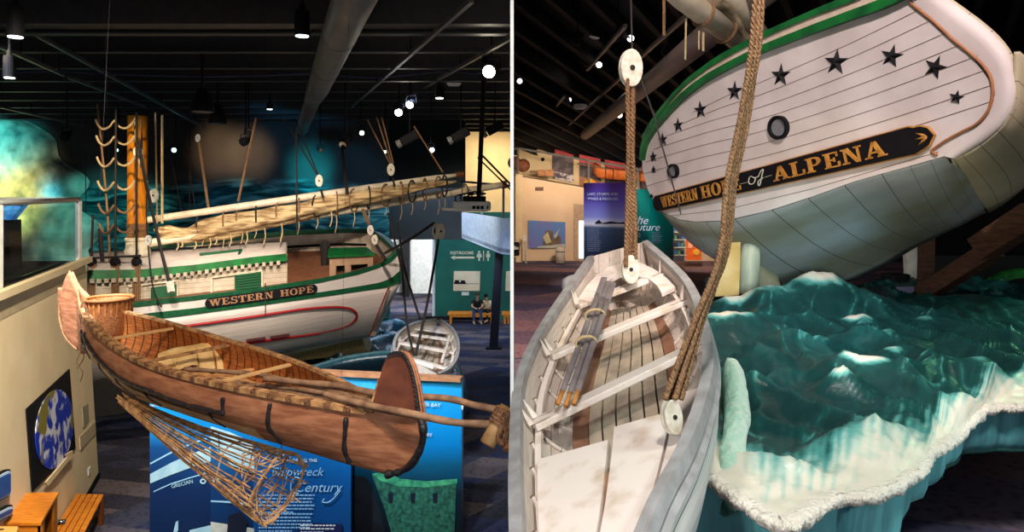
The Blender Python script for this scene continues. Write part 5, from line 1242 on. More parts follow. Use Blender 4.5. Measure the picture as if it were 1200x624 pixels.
for a, b, lab in (((240, 442, 6.9), (331, 428, 7.0), 'pale split stick lying across the canoe right of the hide'), ((225, 438, 6.9), (290, 448, 6.6), 'short pale split stick on the canoe ribs'), ((262, 436, 7.0), (300, 452, 6.5), 'short pale split stick crossing another beside the hide')):
    pa, pb = P(*a), P(*b); tag(MB().bar(pa, pb, .05, .03).build('split_stick', M('split_wood', lin(222, 168, 110), lin(170, 112, 66), scale=12), None, bevel=.006), lab, 'stick')
# log with rope ends at the partition
la = P(571, 521, 4.52); lb = P(598.0, 478, 4.62); lb.x = -.03
t = root('cut_log', tuple(la), 'pale cut log hanging at the partition with the long canoe poles lashed to it', 'log')
MB().tube([la, la.lerp(lb, .5), lb], [.055, .052, .052], 16).build('trunk', M('peeled_log', lin(190, 150, 100), lin(150, 112, 70), scale=10, bump=.2), t, smooth=True)
MB().lathe(la+(la-lb).normalized()*.002, (la-lb), [(0, .05), (.004, .05)], 16).build('cut_end', M('cut_end_wood', lin(176, 118, 70)), t)
mb = MB()
for k in range(7):
    c = la.lerp(lb, .55+.06*k); d = (lb-la).normalized(); u = d.cross(Vector((0, 1, 0))).normalized(); v = u.cross(d)
    mb.tube([c+u*math.cos(a)*.062+v*math.sin(a)*.062+d*.01*math.sin(a+k) for a in [2*math.pi*j/16 for j in range(17)]], .012, 6)
twist_rope(mb, [P(590, 492, 4.55), P(586, 505, 4.5), P(584, 515, 4.5), P(590, 520, 4.5), P(594, 505, 4.5), P(596, 496, 4.55)], .02, .06, n=40)
mb.build('lashing', m_lash, t)
t2 = tag(MB().tube([P(595, 528, 4.5), Vector((-.03, 4.6, P(595, 510, 4.5).z))], .03, 12).build('short_log', M('short_log_wood', lin(150, 90, 50)), None), 'short dark stub of log against the partition below the cut log', 'log')

# ============================================================ WICKER FISH TRAP
fa = P(146, 470, 6.7); fbc = P(328, 572, 5.75); ax_ = (fbc-fa); Lf = ax_.length; ax_.normalize()
up_ = Vector((.30, 0, 1)); up_ = (up_-ax_*up_.dot(ax_)).normalized(); sd_ = ax_.cross(up_)
def fr(f): return .045+.235*max(0, f)**1.15
def fpt(f, a, k=1): return fa+ax_*Lf*f+(up_*math.cos(a)*1.08+sd_*math.sin(a))*fr(f)*k+Vector((0, 0, -.04*math.sin(f*3)))
t = root('fish_trap', tuple(fbc), 'cone shaped willow fish trap of open sticks hanging below the canoe', 'fish trap')
for k in range(36):
    a = 2*math.pi*k/36; w1 = random.uniform(-.14, .14); f0 = random.uniform(-.04, .05); f1 = random.uniform(.96, 1.03)
    pts = [fpt(f0+(f1-f0)*j/13, a+w1*j/13+.025*math.sin(j*1.3+k), 1+.03*math.sin(j*.9+k*2)) for j in range(14)]
    MB().tube(smoothpts(pts, 30), random.uniform(.0045, .0075), 5).build('stake', m_stick, t)
for k, f in enumerate((.1, .38, .56, .74, .9, .985)):
    pts = [fpt(f+.012*math.sin(a*3+k), a, .98) for a in [2*math.pi*j/40 for j in range(41)]]
    MB().tube(pts, .006 if f < .95 else .013, 6).build('hoop', m_stick if k != 0 else m_rope, t)
mb = MB()
for k in range(34):
    f = random.uniform(.84, 1.0); a = random.uniform(0, 6.28); mb.tube([fpt(f, a), fpt(min(1.02, f+random.uniform(-.05, .05)), a+random.uniform(.3, .9), random.uniform(.9, 1.03)), fpt(min(1.02, f+random.uniform(-.04, .06)), a+random.uniform(.9, 1.4))], .006, 4)
mb.build('rim_weaving', m_stick, t)
for a, b in (((150, 470, 6.7), (130, 440, 7.3)), ((330, 545, 5.75), (330, 520, 6.2))):
    tag(MB().tube([P(*a), P(*b)], .005, 4).build('suspension_line', m_lash, None), 'thin line tying the fish trap to the canoe' + (' at its narrow end' if a[0] < 200 else ' at its wide end'), 'rope')
for i, (s, lab) in enumerate(((.12, 'thin wire holding the left part of the canoe'), (.8, 'thin wire holding the right part of the canoe'))):
    p = cpt(Lc*s, -1, 0); tag(MB().tube([p, p+Vector((0, .3, 3.6))], .0012, 4).build('suspension_wire', m_black, None), lab, 'wire')

# ============================================================ BLUE EXHIBIT PANELS
def pic_mat(name, stops, axis='Z', lo=0, hi=1, nscale=2, namt=.2, extra=None):
    m = bpy.data.materials.new(name); m.use_nodes = True; nt = m.node_tree; b = nt.nodes['Principled BSDF']; b.inputs['Roughness'].default_value = .35
    tc = _n(nt, 'ShaderNodeTexCoord'); sx = _n(nt, 'ShaderNodeSeparateXYZ'); nt.links.new(tc.outputs['UV'], sx.inputs[0])
    nz = _n(nt, 'ShaderNodeTexNoise'); nz.inputs['Scale'].default_value = nscale; nz.inputs['Detail'].default_value = 5; nt.links.new(tc.outputs['UV'], nz.inputs['Vector'])
    ma = _n(nt, 'ShaderNodeMath', operation='MULTIPLY_ADD'); ma.inputs[1].default_value = namt; nt.links.new(nz.outputs[0], ma.inputs[0]); nt.links.new(sx.outputs['Y'], ma.inputs[2])
    rp = _n(nt, 'ShaderNodeValToRGB'); el = rp.color_ramp.elements
    el[0].position = stops[0][0]; el[0].color = (*stops[0][1], 1); el[1].position = stops[1][0]; el[1].color = (*stops[1][1], 1)
    for p_, c in stops[2:]:
        e = el.new(p_); e.color = (*c, 1)
    nt.links.new(ma.outputs[0], rp.inputs[0]); nt.links.new(rp.outputs[0], b.inputs['Base Color']); return m
def board(a, b, ztop_, zbot_, th, mat, name, parent=None, back=True):
    """upright board from ground point a to b; UV runs 0-1 over its face"""
    a = Vector(a); b = Vector(b); d = (b-a); d.z = 0; nrm = Vector((d.y, -d.x, 0)).normalized(); nrm = nrm if nrm.y < 0 else -nrm
    def q(p, z): r = p.copy(); r.z = z; return r
    v = [q(a, zbot_), q(b, zbot_), q(b, ztop_), q(a, ztop_)]; v += [p-nrm*th for p in v]
    mb = MB().add(v, [(0, 1, 2, 3), (7, 6, 5, 4), (0, 4, 5, 1), (1, 5, 6, 2), (2, 6, 7, 3), (3, 7, 4, 0)], [(0, 0), (1, 0), (1, 1), (0, 1)]*2)
    return mb.build(name, mat, parent), nrm
YA = 11.9
ax0 = P(175.5, 0, YA); ax1 = P(247, 0, YA); ax2 = P(298, 0, YA+.05); ax3 = P(411, 0, YA)
zA = CZ-(468-HOR)/F*YA
ex = root('exhibit_panel_wall', (ax0.x, YA, 0), 'blue exhibit panel wall with shipwreck text and hull photographs below the canoe', 'exhibit')
m_blue1 = pic_mat('blue_hull_photo', [(0.0, lin(10, 30, 60)), (.45, lin(12, 40, 84)), (.72, lin(16, 70, 130)), (.8, lin(10, 118, 190)), (1, lin(0, 140, 220))], nscale=3, namt=.08)
m_blue2 = pic_mat('blue_photo', [(0.0, lin(8, 26, 50)), (.5, lin(12, 56, 110)), (.76, lin(10, 110, 180)), (1, lin(0, 135, 210))], nscale=3, namt=.08)
m_blue3 = pic_mat('blue_text_panel', [(0.0, lin(10, 62, 120)), (.5, lin(8, 84, 156)), (.8, lin(0, 120, 200)), (1, lin(6, 60, 110))], nscale=2, namt=.03)
board(ax0, ax1, zA, 0, .08, m_blue1, 'left_panel', ex); board(ax1, ax2, zA-.0, 0, .08, m_blue2, 'middle_panel', ex); p3, _ = board(ax2+Vector((0, -.04, 0)), ax3, zA, 0, .1, m_blue3, 'text_panel', ex)
def flat(pts, Y, d=.006): return MB().slab([P(x, y, Y) for x, y in pts], (0, -d, 0))
def arc(cx, cy, rx, ry, a0, a1, w_, n=20):
    o = []; i_ = []
    for k in range(n+1):
        a = math.radians(a0+(a1-a0)*k/n); o.append((cx+rx*math.cos(a), cy-ry*math.sin(a))); i_.append((cx+(rx-w_)*math.cos(a), cy-(ry-w_)*math.sin(a)))
    return o+i_[::-1]
def band(top_, bot_, Y, mat, name, par):
    n_ = 24; xs = [top_[0][0]+(top_[-1][0]-top_[0][0])*k/(n_-1) for k in range(n_)]
    r1 = [P(x, interp([p[0] for p in top_], [p[1] for p in top_], x), Y) for x in xs]; r2 = [P(x, interp([p[0] for p in bot_], [p[1] for p in bot_], x), Y) for x in xs]
    return MB().loft([r1, r2]).build(name, mat, par, solid=.004)
m_pw = M('printed_pale_blue', lin(170, 206, 222), lin(140, 184, 206), scale=3); m_pl = M('printed_line', lin(150, 205, 240)); m_pd = M('printed_dark', lin(10, 22, 44)); m_pc = M('printed_mid_blue', lin(20, 110, 175))
Yf = YA-.01
band([(176, 556), (200, 543), (225, 532), (247, 524)], [(176, 567), (200, 557), (225, 548), (247, 541)], Yf, m_pw, 'printed_hull_band', ex)
band([(176, 543), (200, 530), (225, 519), (247, 512)], [(176, 545), (200, 532), (225, 521), (247, 514)], Yf, m_pl, 'printed_hull_line', ex)
band([(180, 576), (200, 567), (225, 559), (247, 553)], [(180, 577.3), (200, 568.3), (225, 560.3), (247, 554.3)], Yf, m_pl, 'printed_hull_line', ex)
band([(247, 500), (270, 507), (298, 520)], [(247, 520), (270, 545), (298, 556)], YA+.0, m_pw, 'printed_hull_band', ex)
band([(247, 587), (270, 588), (298, 591)], [(247, 588.5), (270, 590), (298, 593)], YA+.0, m_pl, 'printed_hull_line', ex)
band([(222, 622), (247, 616)], [(222, 640), (247, 640)], Yf, m_pw, 'printed_hull_base', ex)
band([(247, 612), (298, 620)], [(247, 640), (298, 640)], YA, M('printed_sand', lin(190, 196, 190)), 'printed_seabed', ex)
for cx, cy in ((238, 564.5), (253, 563)):
    MB().slab([P(x, y, Yf-.01) for x, y in arc(cx, cy, 3.6, 3.2, 0, 359, 1.6)], (0, -.004, 0)).build('printed_buoy', m_pw, ex)
    MB().tube([P(cx, cy-3, Yf-.01), P(cx+3, 548, Yf-.01)], .012, 4).build('printed_line', m_pl, ex)
flat([(206, 612), (209, 611), (209, 622), (206, 626), (203, 626)], Yf-.008).build('printed_diver', m_pw, ex); flat([(268, 605), (282, 600), (290, 612), (288, 628), (266, 626)], YA-.01).build('printed_wreck', m_pd, ex)
RX = Matrix.Rotation(math.pi/2, 3, 'X')
def ptext(s, px, py, hpx, Y, mat, par, nm='lettering', rot=0, align='LEFT', shear=0, R=None):
    return text(s, P(px, py, Y-.008), hpx/F*Y/.7, mat, nm, par, R=Matrix.Rotation(rot, 3, 'Y')@RX if R is None else R, ext=.001, align=align, shear=shear)
m_txt = M('white_print', lin(225, 236, 245)); m_txb = M('pale_blue_print', lin(150, 205, 245))
ptext('GRECIAN', 201, 573, 4.4, Yf, m_pw, ex, 'hull_lettering', rot=-.26)
ptext('EXPLORING THE', 329, 542, 4.0, YA-.03, m_txt, ex, 'title_lettering'); ptext('Shipwreck', 318, 558, 10, YA-.03, m_txb, ex, 'title_lettering', shear=.35); ptext('Century', 344, 577, 11.5, YA-.03, m_txb, ex, 'title_lettering', shear=.35)
def scroll(pts, r=.012): MB().tube(smoothpts([P(x, y, YA-.055) for x, y in pts], 40), r, 4).build('title_swash', m_txb, ex)
scroll([(341, 541), (338, 533), (330, 535), (322, 545), (320, 555)]); scroll([(399, 575), (392, 584), (385, 589), (378, 589), (380, 585)]); scroll([(352, 562), (346, 560), (341, 568), (342, 577), (350, 579)])
rnd = random.Random(3)
def lines(x0, x1, y0, n_, dy, Y, par, mat=m_txb, h=1.5, right=True):
    mb = MB()
    for k in range(n_):
        x = x0
        e = x1-rnd.uniform(0, 6) if k < n_-1 else x0+(x1-x0)*.6
        while x < e:
            w1 = rnd.uniform(1.6, 5.5); w1 = min(w1, e-x)
            mb.slab([P(a, b, Y) for a, b in ((x, y0+k*dy), (x+w1, y0+k*dy), (x+w1, y0+k*dy+h), (x, y0+k*dy+h))], (0, -.003, 0)); x += w1+1.0
    mb.build('body_text', mat, par)
lines(303, 371, 580, 6, 4.0, YA-.045, ex); lines(303, 368, 602, 6, 4.0, YA-.045, ex)
flat([(349, 612), (401, 615), (401, 640), (349, 640)], YA-.035).build('caption_box', M('dark_blue_box', lin(14, 30, 84)), ex); lines(352, 397, 615.5, 3, 4.0, YA-.05, ex, m_txt, 1.4)
ptext('NATIONAL MARINE', 176, 477, 2.6, YA-.01, m_txt, ex, 'small_lettering'); ptext('SHIPS OF', 196, 493, 3.0, YA-.01, m_txt, ex, 'small_lettering'); flat([(188, 504), (190.5, 504), (190.5, 506.5), (188, 506.5)], YA-.01).build('printed_dot', m_txt, ex)
# taller panel behind, bright blue with the wreck
pb0 = P(345, 0, 12.75); pb1 = P(541, 0, 12.2); zB = CZ-(446.5-HOR)/F*12.2
ex2 = root('wreck_panel', (pb1.x, 12.2, 0), 'tall bright blue exhibit panel with green wreck picture and wooden cap behind canoe bow', 'exhibit')
m_bb = pic_mat('bright_blue_wreck', [(0, lin(6, 14, 20)), (.34, lin(8, 34, 48)), (.5, lin(6, 84, 120)), (.62, lin(0, 120, 190)), (.8, lin(10, 148, 222)), (1, lin(40, 170, 236))], nscale=3, namt=.05)
board(pb0, pb1, zB, 0, .12, m_bb, 'panel', ex2)
dv = (pb1-pb0).normalized(); dv.z = 0
capA = pb0.copy(); capA.z = zB+.03; capB = pb1.copy(); capB.z = zB+.03
MB().bar(capA, capB, .2, .07).build('wooden_cap', M('cap_wood', lin(196, 140, 100), lin(170, 112, 76)), ex2)
def onb(px, py, e=.012):
    k = (px-600)/F; a, b = pb0, pb1; s = (k*a.y-a.x)/((b.x-a.x)-k*(b.y-a.y)); q = a+(b-a)*s; Y = q.y
    r = P(px, py, Y); return r+Vector((0, -e, 0))
def bslab(pts, mat, nm, e=.012): return MB().slab([onb(x, y, e) for x, y in pts], (0, -.004, 0)).build(nm, mat, ex2)
m_gw = M('printed_green_wreck', lin(44, 116, 92), lin(12, 50, 48), scale=14, detail=8, contrast=(.3, .7), bump=0); m_gw2 = M('printed_green_rail', lin(70, 170, 120), lin(30, 110, 90), scale=8)
bslab([(436, 556), (446, 558), (470, 563), (500, 566), (535, 562), (532, 640), (463, 640), (452, 600)], m_gw, 'printed_wreck_bow'); bslab([(436, 555), (450, 553), (470, 561), (500, 564), (536, 561), (536, 567), (500, 571), (468, 570), (446, 563)], m_gw2, 'printed_wreck_rail', .02)
bslab([(411, 556), (430, 560), (446, 600), (455, 640), (411, 640)], M('printed_dark_sea', lin(14, 24, 34), lin(8, 14, 22)), 'printed_dark_water', .008)
for i in range(3): MB().slab([onb(x, y, .03) for x, y in ((455+i*26, 578), (461+i*26, 577), (460+i*26, 588), (456+i*26, 589))], (0, -.004, 0)).build('printed_port', m_pd, ex2)
RB = Matrix.Rotation(math.atan2((pb1-pb0).y, (pb1-pb0).x), 3, 'Z')@RX
p_ = onb(470, 475, .02); text('THUNDER BAY', onb(517, 476.5, .05), .10, m_txt, 'lettering', ex2, R=RB, align='RIGHT'); text('SANCTUARY', onb(507, 511, .05), .088, m_txt, 'lettering', ex2, R=RB, align='RIGHT')
bslab([(405, 448), (436, 449), (470, 470), (410, 470)], M('printed_light_blue', lin(60, 180, 240)), 'printed_ray', .006)
tag(MB().slab([P(346, 455, 12.4), P(400, 457, 12.4), P(396, 468, 12.05), P(346, 466, 12.05)], (0, 0, -.06)).build('model_tray', m_white, None), 'white tray edge showing between canoe and blue panel', 'tray')
tag(MB().lathe(P(541, 478, 12.15), (1, 0, 0), [(0, .05), (.03, .05)], 12).build('panel_knob', m_white, None), 'small white disc on the right edge of the bright blue panel', 'disc')

# ============================================================ FURNITURE AND WALL GRAPHICS AT LEFT
def wl(px, py, e=0):
    """point on the cream side wall"""
    k = (px-600)/F; a = Vector((At.x, At.y, 0)); d = Vector((Nt.x-At.x, Nt.y-At.y, 0)); z0 = 2.5
    best = None
    s = (k*a.y-a.x)/(d.x-k*d.y)
    for _ in range(12):
        q = a+d*s; z = CZ-(py-HOR)/F*q.y; sh = (A1.x-At.x)*(1-z/4.79)
        s = (k*q.y*0+k*a.y-(a.x+sh))/(d.x-k*d.y)
    q = a+d*s; z = CZ-(py-HOR)/F*q.y; sh = (A1.x-At.x)*(1-z/4.79)
    return Vector((q.x+sh, q.y, z))-wn_*(.02+e)
def wslab(pts, mat, nm, par, e=0, th=.02): return MB().slab([wl(x, y, e) for x, y in pts], -wn_*th).build(nm, mat, par)
def globe_mat():
    m = bpy.data.materials.new('printed_earth'); m.use_nodes = True; nt = m.node_tree; b = nt.nodes['Principled BSDF']; b.inputs['Roughness'].default_value = .4
    tc = _n(nt, 'ShaderNodeTexCoord')
    n1 = _n(nt, 'ShaderNodeTexNoise'); n1.inputs['Scale'].default_value = 3.4; n1.inputs['Detail'].default_value = 8; n1.inputs['Distortion'].default_value = .7; nt.links.new(tc.outputs['Object'], n1.inputs['Vector'])
    r1 = _n(nt, 'ShaderNodeValToRGB'); e = r1.color_ramp.elements; e[0].position = .50; e[0].color = (*lin(24, 60, 190), 1); e[1].position = .56; e[1].color = (*lin(232, 232, 246), 1)
    nt.links.new(n1.outputs[0], r1.inputs[0])
    n2 = _n(nt, 'ShaderNodeTexNoise'); n2.inputs['Scale'].default_value = .9; n2.inputs['Detail'].default_value = 4; mp = _n(nt, 'ShaderNodeMapping'); mp.inputs['Location'].default_value = (3.1, 1, 2.2); nt.links.new(tc.outputs['Object'], mp.inputs[0]); nt.links.new(mp.outputs[0], n2.inputs['Vector'])
    r2 = _n(nt, 'ShaderNodeValToRGB'); e = r2.color_ramp.elements; e[0].position = .52; e[0].color = (0, 0, 0, 1); e[1].position = .55; e[1].color = (1, 1, 1, 1); nt.links.new(n2.outputs[0], r2.inputs[0])
    mx = _n(nt, 'ShaderNodeMixRGB'); mx.inputs[2].default_value = (*lin(140, 130, 50), 1); nt.links.new(r2.outputs[0], mx.inputs[0]); nt.links.new(r1.outputs[0], mx.inputs[1]); nt.links.new(mx.outputs[0], b.inputs['Base Color']); return m
t = root('earth_poster', tuple(wl(55, 575)), 'black poster of the blue planet Earth with a cream arrow on the cream side wall', 'poster')
wslab([(28, 480), (79, 433), (86, 526), (35, 577)], m_black, 'backing', t)
gp = [(59.5+22.5*math.cos(a)+0*a, 504+46*math.sin(a)-8.5*math.cos(a)) for a in [2*math.pi*k/40 for k in range(40)]]
wslab(gp, globe_mat(), 'globe_print', t, e=.025, th=.012)
wslab([(46, 567), (72, 537), (70, 534), (78.5, 529), (77, 541), (75, 540), (49, 571)], m_cream, 'arrow', t, e=.045, th=.03)
tag(wslab([(94, 478), (101, 474), (102, 494), (95.5, 501)], M('plaque_grey', lin(168, 160, 138), lin(140, 132, 112), scale=60), 'plaque', None), 'small grey plaque on the cream wall right of the Earth poster', 'plaque')
tag(wslab([(91, 513), (109.5, 494), (110, 508), (92, 528)], M('plaque_beige', lin(206, 190, 158), lin(180, 160, 128), scale=60), 'wide_plaque', None), 'beige text plaque on the cream wall below the grey one', 'plaque')
tag(wslab([(101, 551), (103.5, 547), (104, 554), (101.5, 558)], m_white, 'wall_outlet', None), 'white wall outlet low on the cream wall', 'outlet')
m_sblue = M('sign_blue', lin(44, 84, 160)); m_spale = M('sign_pale_blue', lin(200, 226, 246))
def rounded(x0, y0, x1, y1, r, sk=0): 
    o = []
    for cx, cy, a0 in ((x1-r, y0+r, 0), (x0+r, y0+r, 90), (x0+r, y1-r, 180), (x1-r, y1-r, 270)):
        for k in range(6):
            a = math.radians(a0+18*k); o.append((cx+r*math.cos(a), cy-r*math.sin(a)-(cx+r*math.cos(a))*sk))
    return o
for (x0, y0, x1, y1), lab in (((-22, 552, 6, 585), 'upper blue sign letter with black outline at the lower left edge'), ((-22, 595, 8.5, 609), 'lower blue sign letter with black outline at the lower left edge')):
    t = root('wall_letter', tuple(wl(3, y1)), lab, 'sign')
    wslab(rounded(x0, y0, x1, y1, 5, .5), m_black, 'outline', t, e=.0, th=.05); wslab(rounded(x0, y0+2, x1-2, y1-2, 4, .5), m_spale, 'border', t, e=.055, th=.02); wslab(rounded(x0, y0+4.5, x1-4, y1-4.5, 3, .5), m_sblue, 'face', t, e=.08, th=.01)
# oak cabinet: top face traced at height 1.15
def gz(px, py, z): Y = (CZ-z)*F/(py-HOR); return P(px, py, Y)
zc_ = 1.62
T1, T2, T3, T4 = gz(25, 578, zc_), gz(69, 577, zc_), gz(48, 613, zc_), gz(-2, 613, zc_)
t = root('oak_cabinet', ((T1.x+T3.x)/2, (T1.y+T3.y)/2, 0), 'orange oak cabinet with brochures in its open side, by the cream wall', 'cabinet')
MB().slab([T1, T2, T3, T4], (0, 0, -.05)).build('cabinet_top', m_oak, t, bevel=.008)
def dn(p, z): q = p.copy(); q.z = z; return q
ins = lambda p: p+((T1+T3)/2-p)*.05
I1, I2, I3, I4 = [ins(p) for p in (T1, T2, T3, T4)]
MB().slab([dn(I3, 0), dn(I4, 0), dn(I4, 1.57), dn(I3, 1.57)], (0, .04, 0)).build('front_panel', m_oak, t); MB().slab([dn(I1, 0), dn(I2, 0), dn(I2, 1.57), dn(I1, 1.57)], (0, -.04, 0)).build('back_panel', m_oak, t)
MB().slab([dn(I1, 0), dn(I4, 0), dn(I4, 1.57), dn(I1, 1.57)], (.04, 0, 0)).build('side_panel', m_oak, t)
sideM = M('brochures', lin(200, 200, 196), lin(60, 70, 80), scale=14, contrast=(.45, .55))
for f0, f1 in ((0, .22), (.78, 1)): MB().slab([dn(I3.lerp(I2, f0), 0), dn(I3.lerp(I2, f1), 0), dn(I3.lerp(I2, f1), 1.57), dn(I3.lerp(I2, f0), 1.57)], (-.04, 0, 0)).build('side_stile', m_oak, t)
for k in range(4): MB().slab([dn(I3.lerp(I2, .2), .1+.25*k), dn(I3.lerp(I2, .8), .1+.25*k), dn(I4.lerp(I1, .8), .1+.25*k), dn(I4.lerp(I1, .2), .1+.25*k)], (0, 0, .03)).build('shelf', m_oak, t)
for k in range(4):
    for j in range(3):
        a = I3.lerp(I2, .26+.17*j); b = I3.lerp(I2, .40+.17*j); tag(MB().slab([dn(a, .14+.25*k), dn(b, .14+.25*k), dn(b, .32+.25*k), dn(a, .32+.25*k)], (-.05, 0, 0)).build('brochure', (sideM, m_white, M('brochure_colour', lin(150, 70, 60), lin(70, 90, 120), scale=9))[j], None), ['pale', 'white', 'reddish'][j]+' brochure on the '+['bottom', 'second', 'third', 'top'][k]+' shelf of the oak cabinet', 'brochure', 'brochures in the oak cabinet')
# box on the lower left
c0 = gz(8, 617, 1.75); t = root('ballot_box', tuple(c0), 'small pale oak box with a slot in front of the cabinet at lower left', 'box')
Q = [gz(-8, 616.5, 1.75), gz(22, 616.5, 1.75), gz(16, 636, 1.75), gz(-14, 636, 1.75)]
MB().slab(Q, (0, 0, -1.75)).build('case', M('pale_oak', lin(232, 170, 90), lin(214, 150, 70), scale=4), t, bevel=.02)
MB().slab([gz(-5, 620.5, 1.753), gz(5, 620.3, 1.753), gz(4.5, 621.6, 1.753), gz(-5, 621.8, 1.753)], (0, 0, .004)).build('slot', m_dark, t)
# bench of slats
zb_ = .5
S1, S2, S3, S4 = gz(89, 579, zb_), gz(122, 579.5, zb_), gz(86, 650, zb_), gz(44, 650, zb_)
t = root('slatted_bench', ((S1.x+S3.x)/2, (S1.y+S3.y)/2, 0), 'orange slatted wooden bench along the foot of the cream wall', 'bench')
for k in range(5):
    f0, f1 = k/5+.012, (k+1)/5-.012
    MB().slab([S1.lerp(S2, f0), S1.lerp(S2, f1), S4.lerp(S3, f1), S4.lerp(S3, f0)], (0, 0, -.04)).build('slat', m_oak, t, bevel=.006)
for (a, b) in ((S1, S4), (S2, S3)):
    for f in (.06, .9):
        p = a.lerp(b, f)+((S1+S3)/2-a.lerp(b, f))*.06; MB().box((p.x, p.y, .23), (.07, .07, .46)).build('leg', m_oakd, t)
for f in (.06, .9): MB().bar(dn(S1.lerp(S4, f), .43), dn(S2.lerp(S3, f), .43), .05, .06).build('cross_rail', m_oakd, t); MB().bar(dn(S1.lerp(S4, f), .12), dn(S2.lerp(S3, f), .12), .04, .04).build('stretcher', m_oakd, t)
pipe = MB().tube([gz(66, 613, .95), gz(76, 612, .95)], .045, 10); tag(pipe.build('metal_arm', m_chrome, None, smooth=True), 'shiny metal arm sticking out of the oak cabinet towards the bench', 'handle')
# kiosk behind the glass
t = root('blue_kiosk', tuple(P(8, 315, 12.5)), 'blue angular sign on a black stand behind the glass guard', 'sign')
MB().slab([P(-12, 236, 12.5), P(27.5, 239, 12.5), P(12, 258, 12.4), P(-12, 258, 12.4)], (0, .15, 0)).build('sign_face', M('kiosk_blue', lin(30, 100, 190), lin(80, 160, 230), scale=6), t)
MB().slab([P(-12, 235.5, 12.45), P(28, 239, 12.45), P(27, 240.5, 12.45), P(-12, 237, 12.45)], (0, -.02, 0)).build('sign_border', m_sblue, t)
MB().slab([P(-12, 258, 12.5), P(11, 258, 12.5), P(12, 314, 12.5), P(-12, 314, 12.5)], (0, .3, 0)).build('stand', m_black, t)
# ============================================================ SHIP TRANSOM (GALLERY SIDE)
def TY(px, py): return 1/(1/9.5+(px-765)*(1/6.0-1/9.5)/340-.00002*(py-210))
def T(px, py, e=0): return P(px, py, TY(px, py))+tn*e
tn = Vector((0, 0, 0))
_a, _b, _c = T(765, 235), T(1105, 182), T(950, 5)
tn = (_b-_a).cross(_c-_a).normalized(); tn = tn if tn.y < 0 else -tn        # towards the viewer
fw = -tn                                                                     # towards the bow
m_tran = M('transom_planks', lin(226, 214, 208), lin(210, 196, 190), scale=2, rough=.5)
m_seam = M('plank_seam', lin(140, 118, 110)); m_rust = M('brown_edge_line', lin(170, 110, 70))
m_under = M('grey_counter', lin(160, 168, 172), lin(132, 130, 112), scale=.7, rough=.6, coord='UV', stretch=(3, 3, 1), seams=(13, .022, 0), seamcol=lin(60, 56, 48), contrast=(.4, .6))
m_side = M('hull_side_cream', lin(216, 200, 178), lin(176, 158, 130), scale=1, rough=.6, seams=(7, .03, 0), seamcol=lin(96, 84, 70), coord='UV')
ob = [(755, 170), (752, 186), (754, 205), (759, 222), (766, 236), (778, 249), (795, 257), (815, 260), (850, 258.5), (900, 247), (950, 231), (1000, 213), (1050, 199), (1107, 183), (1125, 178), (1150, 158), (1163, 140), (1166, 115), (1160, 95), (1140, 68), (1100, 35), (1068, 2), (1050, -10), (1000, 14), (960, 30), (925, 44), (890, 60), (850, 80), (815, 104), (785, 132), (765, 153)]
ship2 = root('ship_stern', tuple(T(900, 250)), 'huge white ship stern with black stars and name board above the carved sea', 'boat')
MB().slab([T(x, y) for x, y in ob], fw*.08).build('transom', m_tran, ship2)
# seams
def tline(pts, r, mat, nm, e=.003): return MB().tube([T(x, y, e) for x, y in pts], r*.7, 4).build(nm, mat, ship2)
rk = [(1080, 10), (1093, 23), (1110, 38), (1127, 52), (1147, 65), (1158, 81), (1165, 99), (1165, 118)]
mk = [93, 108, 123, 137, 152, 167, 182, 198]; lk = [(812, 132), (797, 146), (780, 160), (766, 175), (757, 190), (754, 204), (758, 218), (764, 231)]
segs = [((l[0], l[1]), ((l[0]+900)/2, (l[1]+m_)/2-2), (900, m_), (900+(r[0]-900)*.5, m_+(r[1]-m_)*.47), r) for l, m_, r in zip(lk, mk, rk)]
for p in segs: tline([tuple(q) for q in [(a.x, a.y) for a in smoothpts([Vector((x, y, 0)) for x, y in p], 14)]], .0045, m_seam, 'plank_seam')
tline([(785, 253), (850, 246), (950, 222), (1100, 178)], .004, m_seam, 'plank_seam')
# inner brown border curve and wide margin on the right
br = [(1070, 3), (1085, 15), (1100, 27), (1120, 46), (1140, 62), (1157, 78), (1165, 92), (1167, 108), (1164, 125), (1157, 137), (1146, 147), (1130, 155), (1112, 165), (1099, 174), (1096, 178), (1102, 182)]
MB().tube([T(x-3, y, .012) for x, y in [(a.x, a.y) for a in smoothpts([Vector((x, y, 0)) for x, y in br], 60)]], .013, 6).build('border_line', m_rust, ship2, smooth=True)
# outer margin: thick rounded edge of the stern on the right
inn = [(1068, 2), (1100, 30), (1120, 47), (1140, 64), (1160, 88), (1166, 110), (1162, 132), (1148, 148), (1128, 165), (1107, 183)]
out = [(1100, -6), (1125, 12), (1145, 27), (1165, 45), (1180, 66), (1187, 92), (1187, 118), (1176, 142), (1155, 163), (1118, 186)]
I_ = smoothpts([T(x, y, .002) for x, y in inn], 40); O_ = smoothpts([T(x, y, .0) for x, y in out], 40)
MB().loft([I_, [a.lerp(b, .5)+tn*.012 for a, b in zip(I_, O_)], O_, [o+fw*.06 for o in O_]]).build('stern_margin', m_tran, ship2, smooth=True)
# hull side beyond the margin (to the right) and counter below
grow = lambda p, d: p+fw*d
rows = []
for k in range(9):
    d = k/8*3.2
    rows.append([o+fw*.05+Vector((.40, .9, -.02))*d for i, o in enumerate(O_)])
MB().loft(rows).build('hull_side', m_side, ship2, smooth=True, solid=.04)
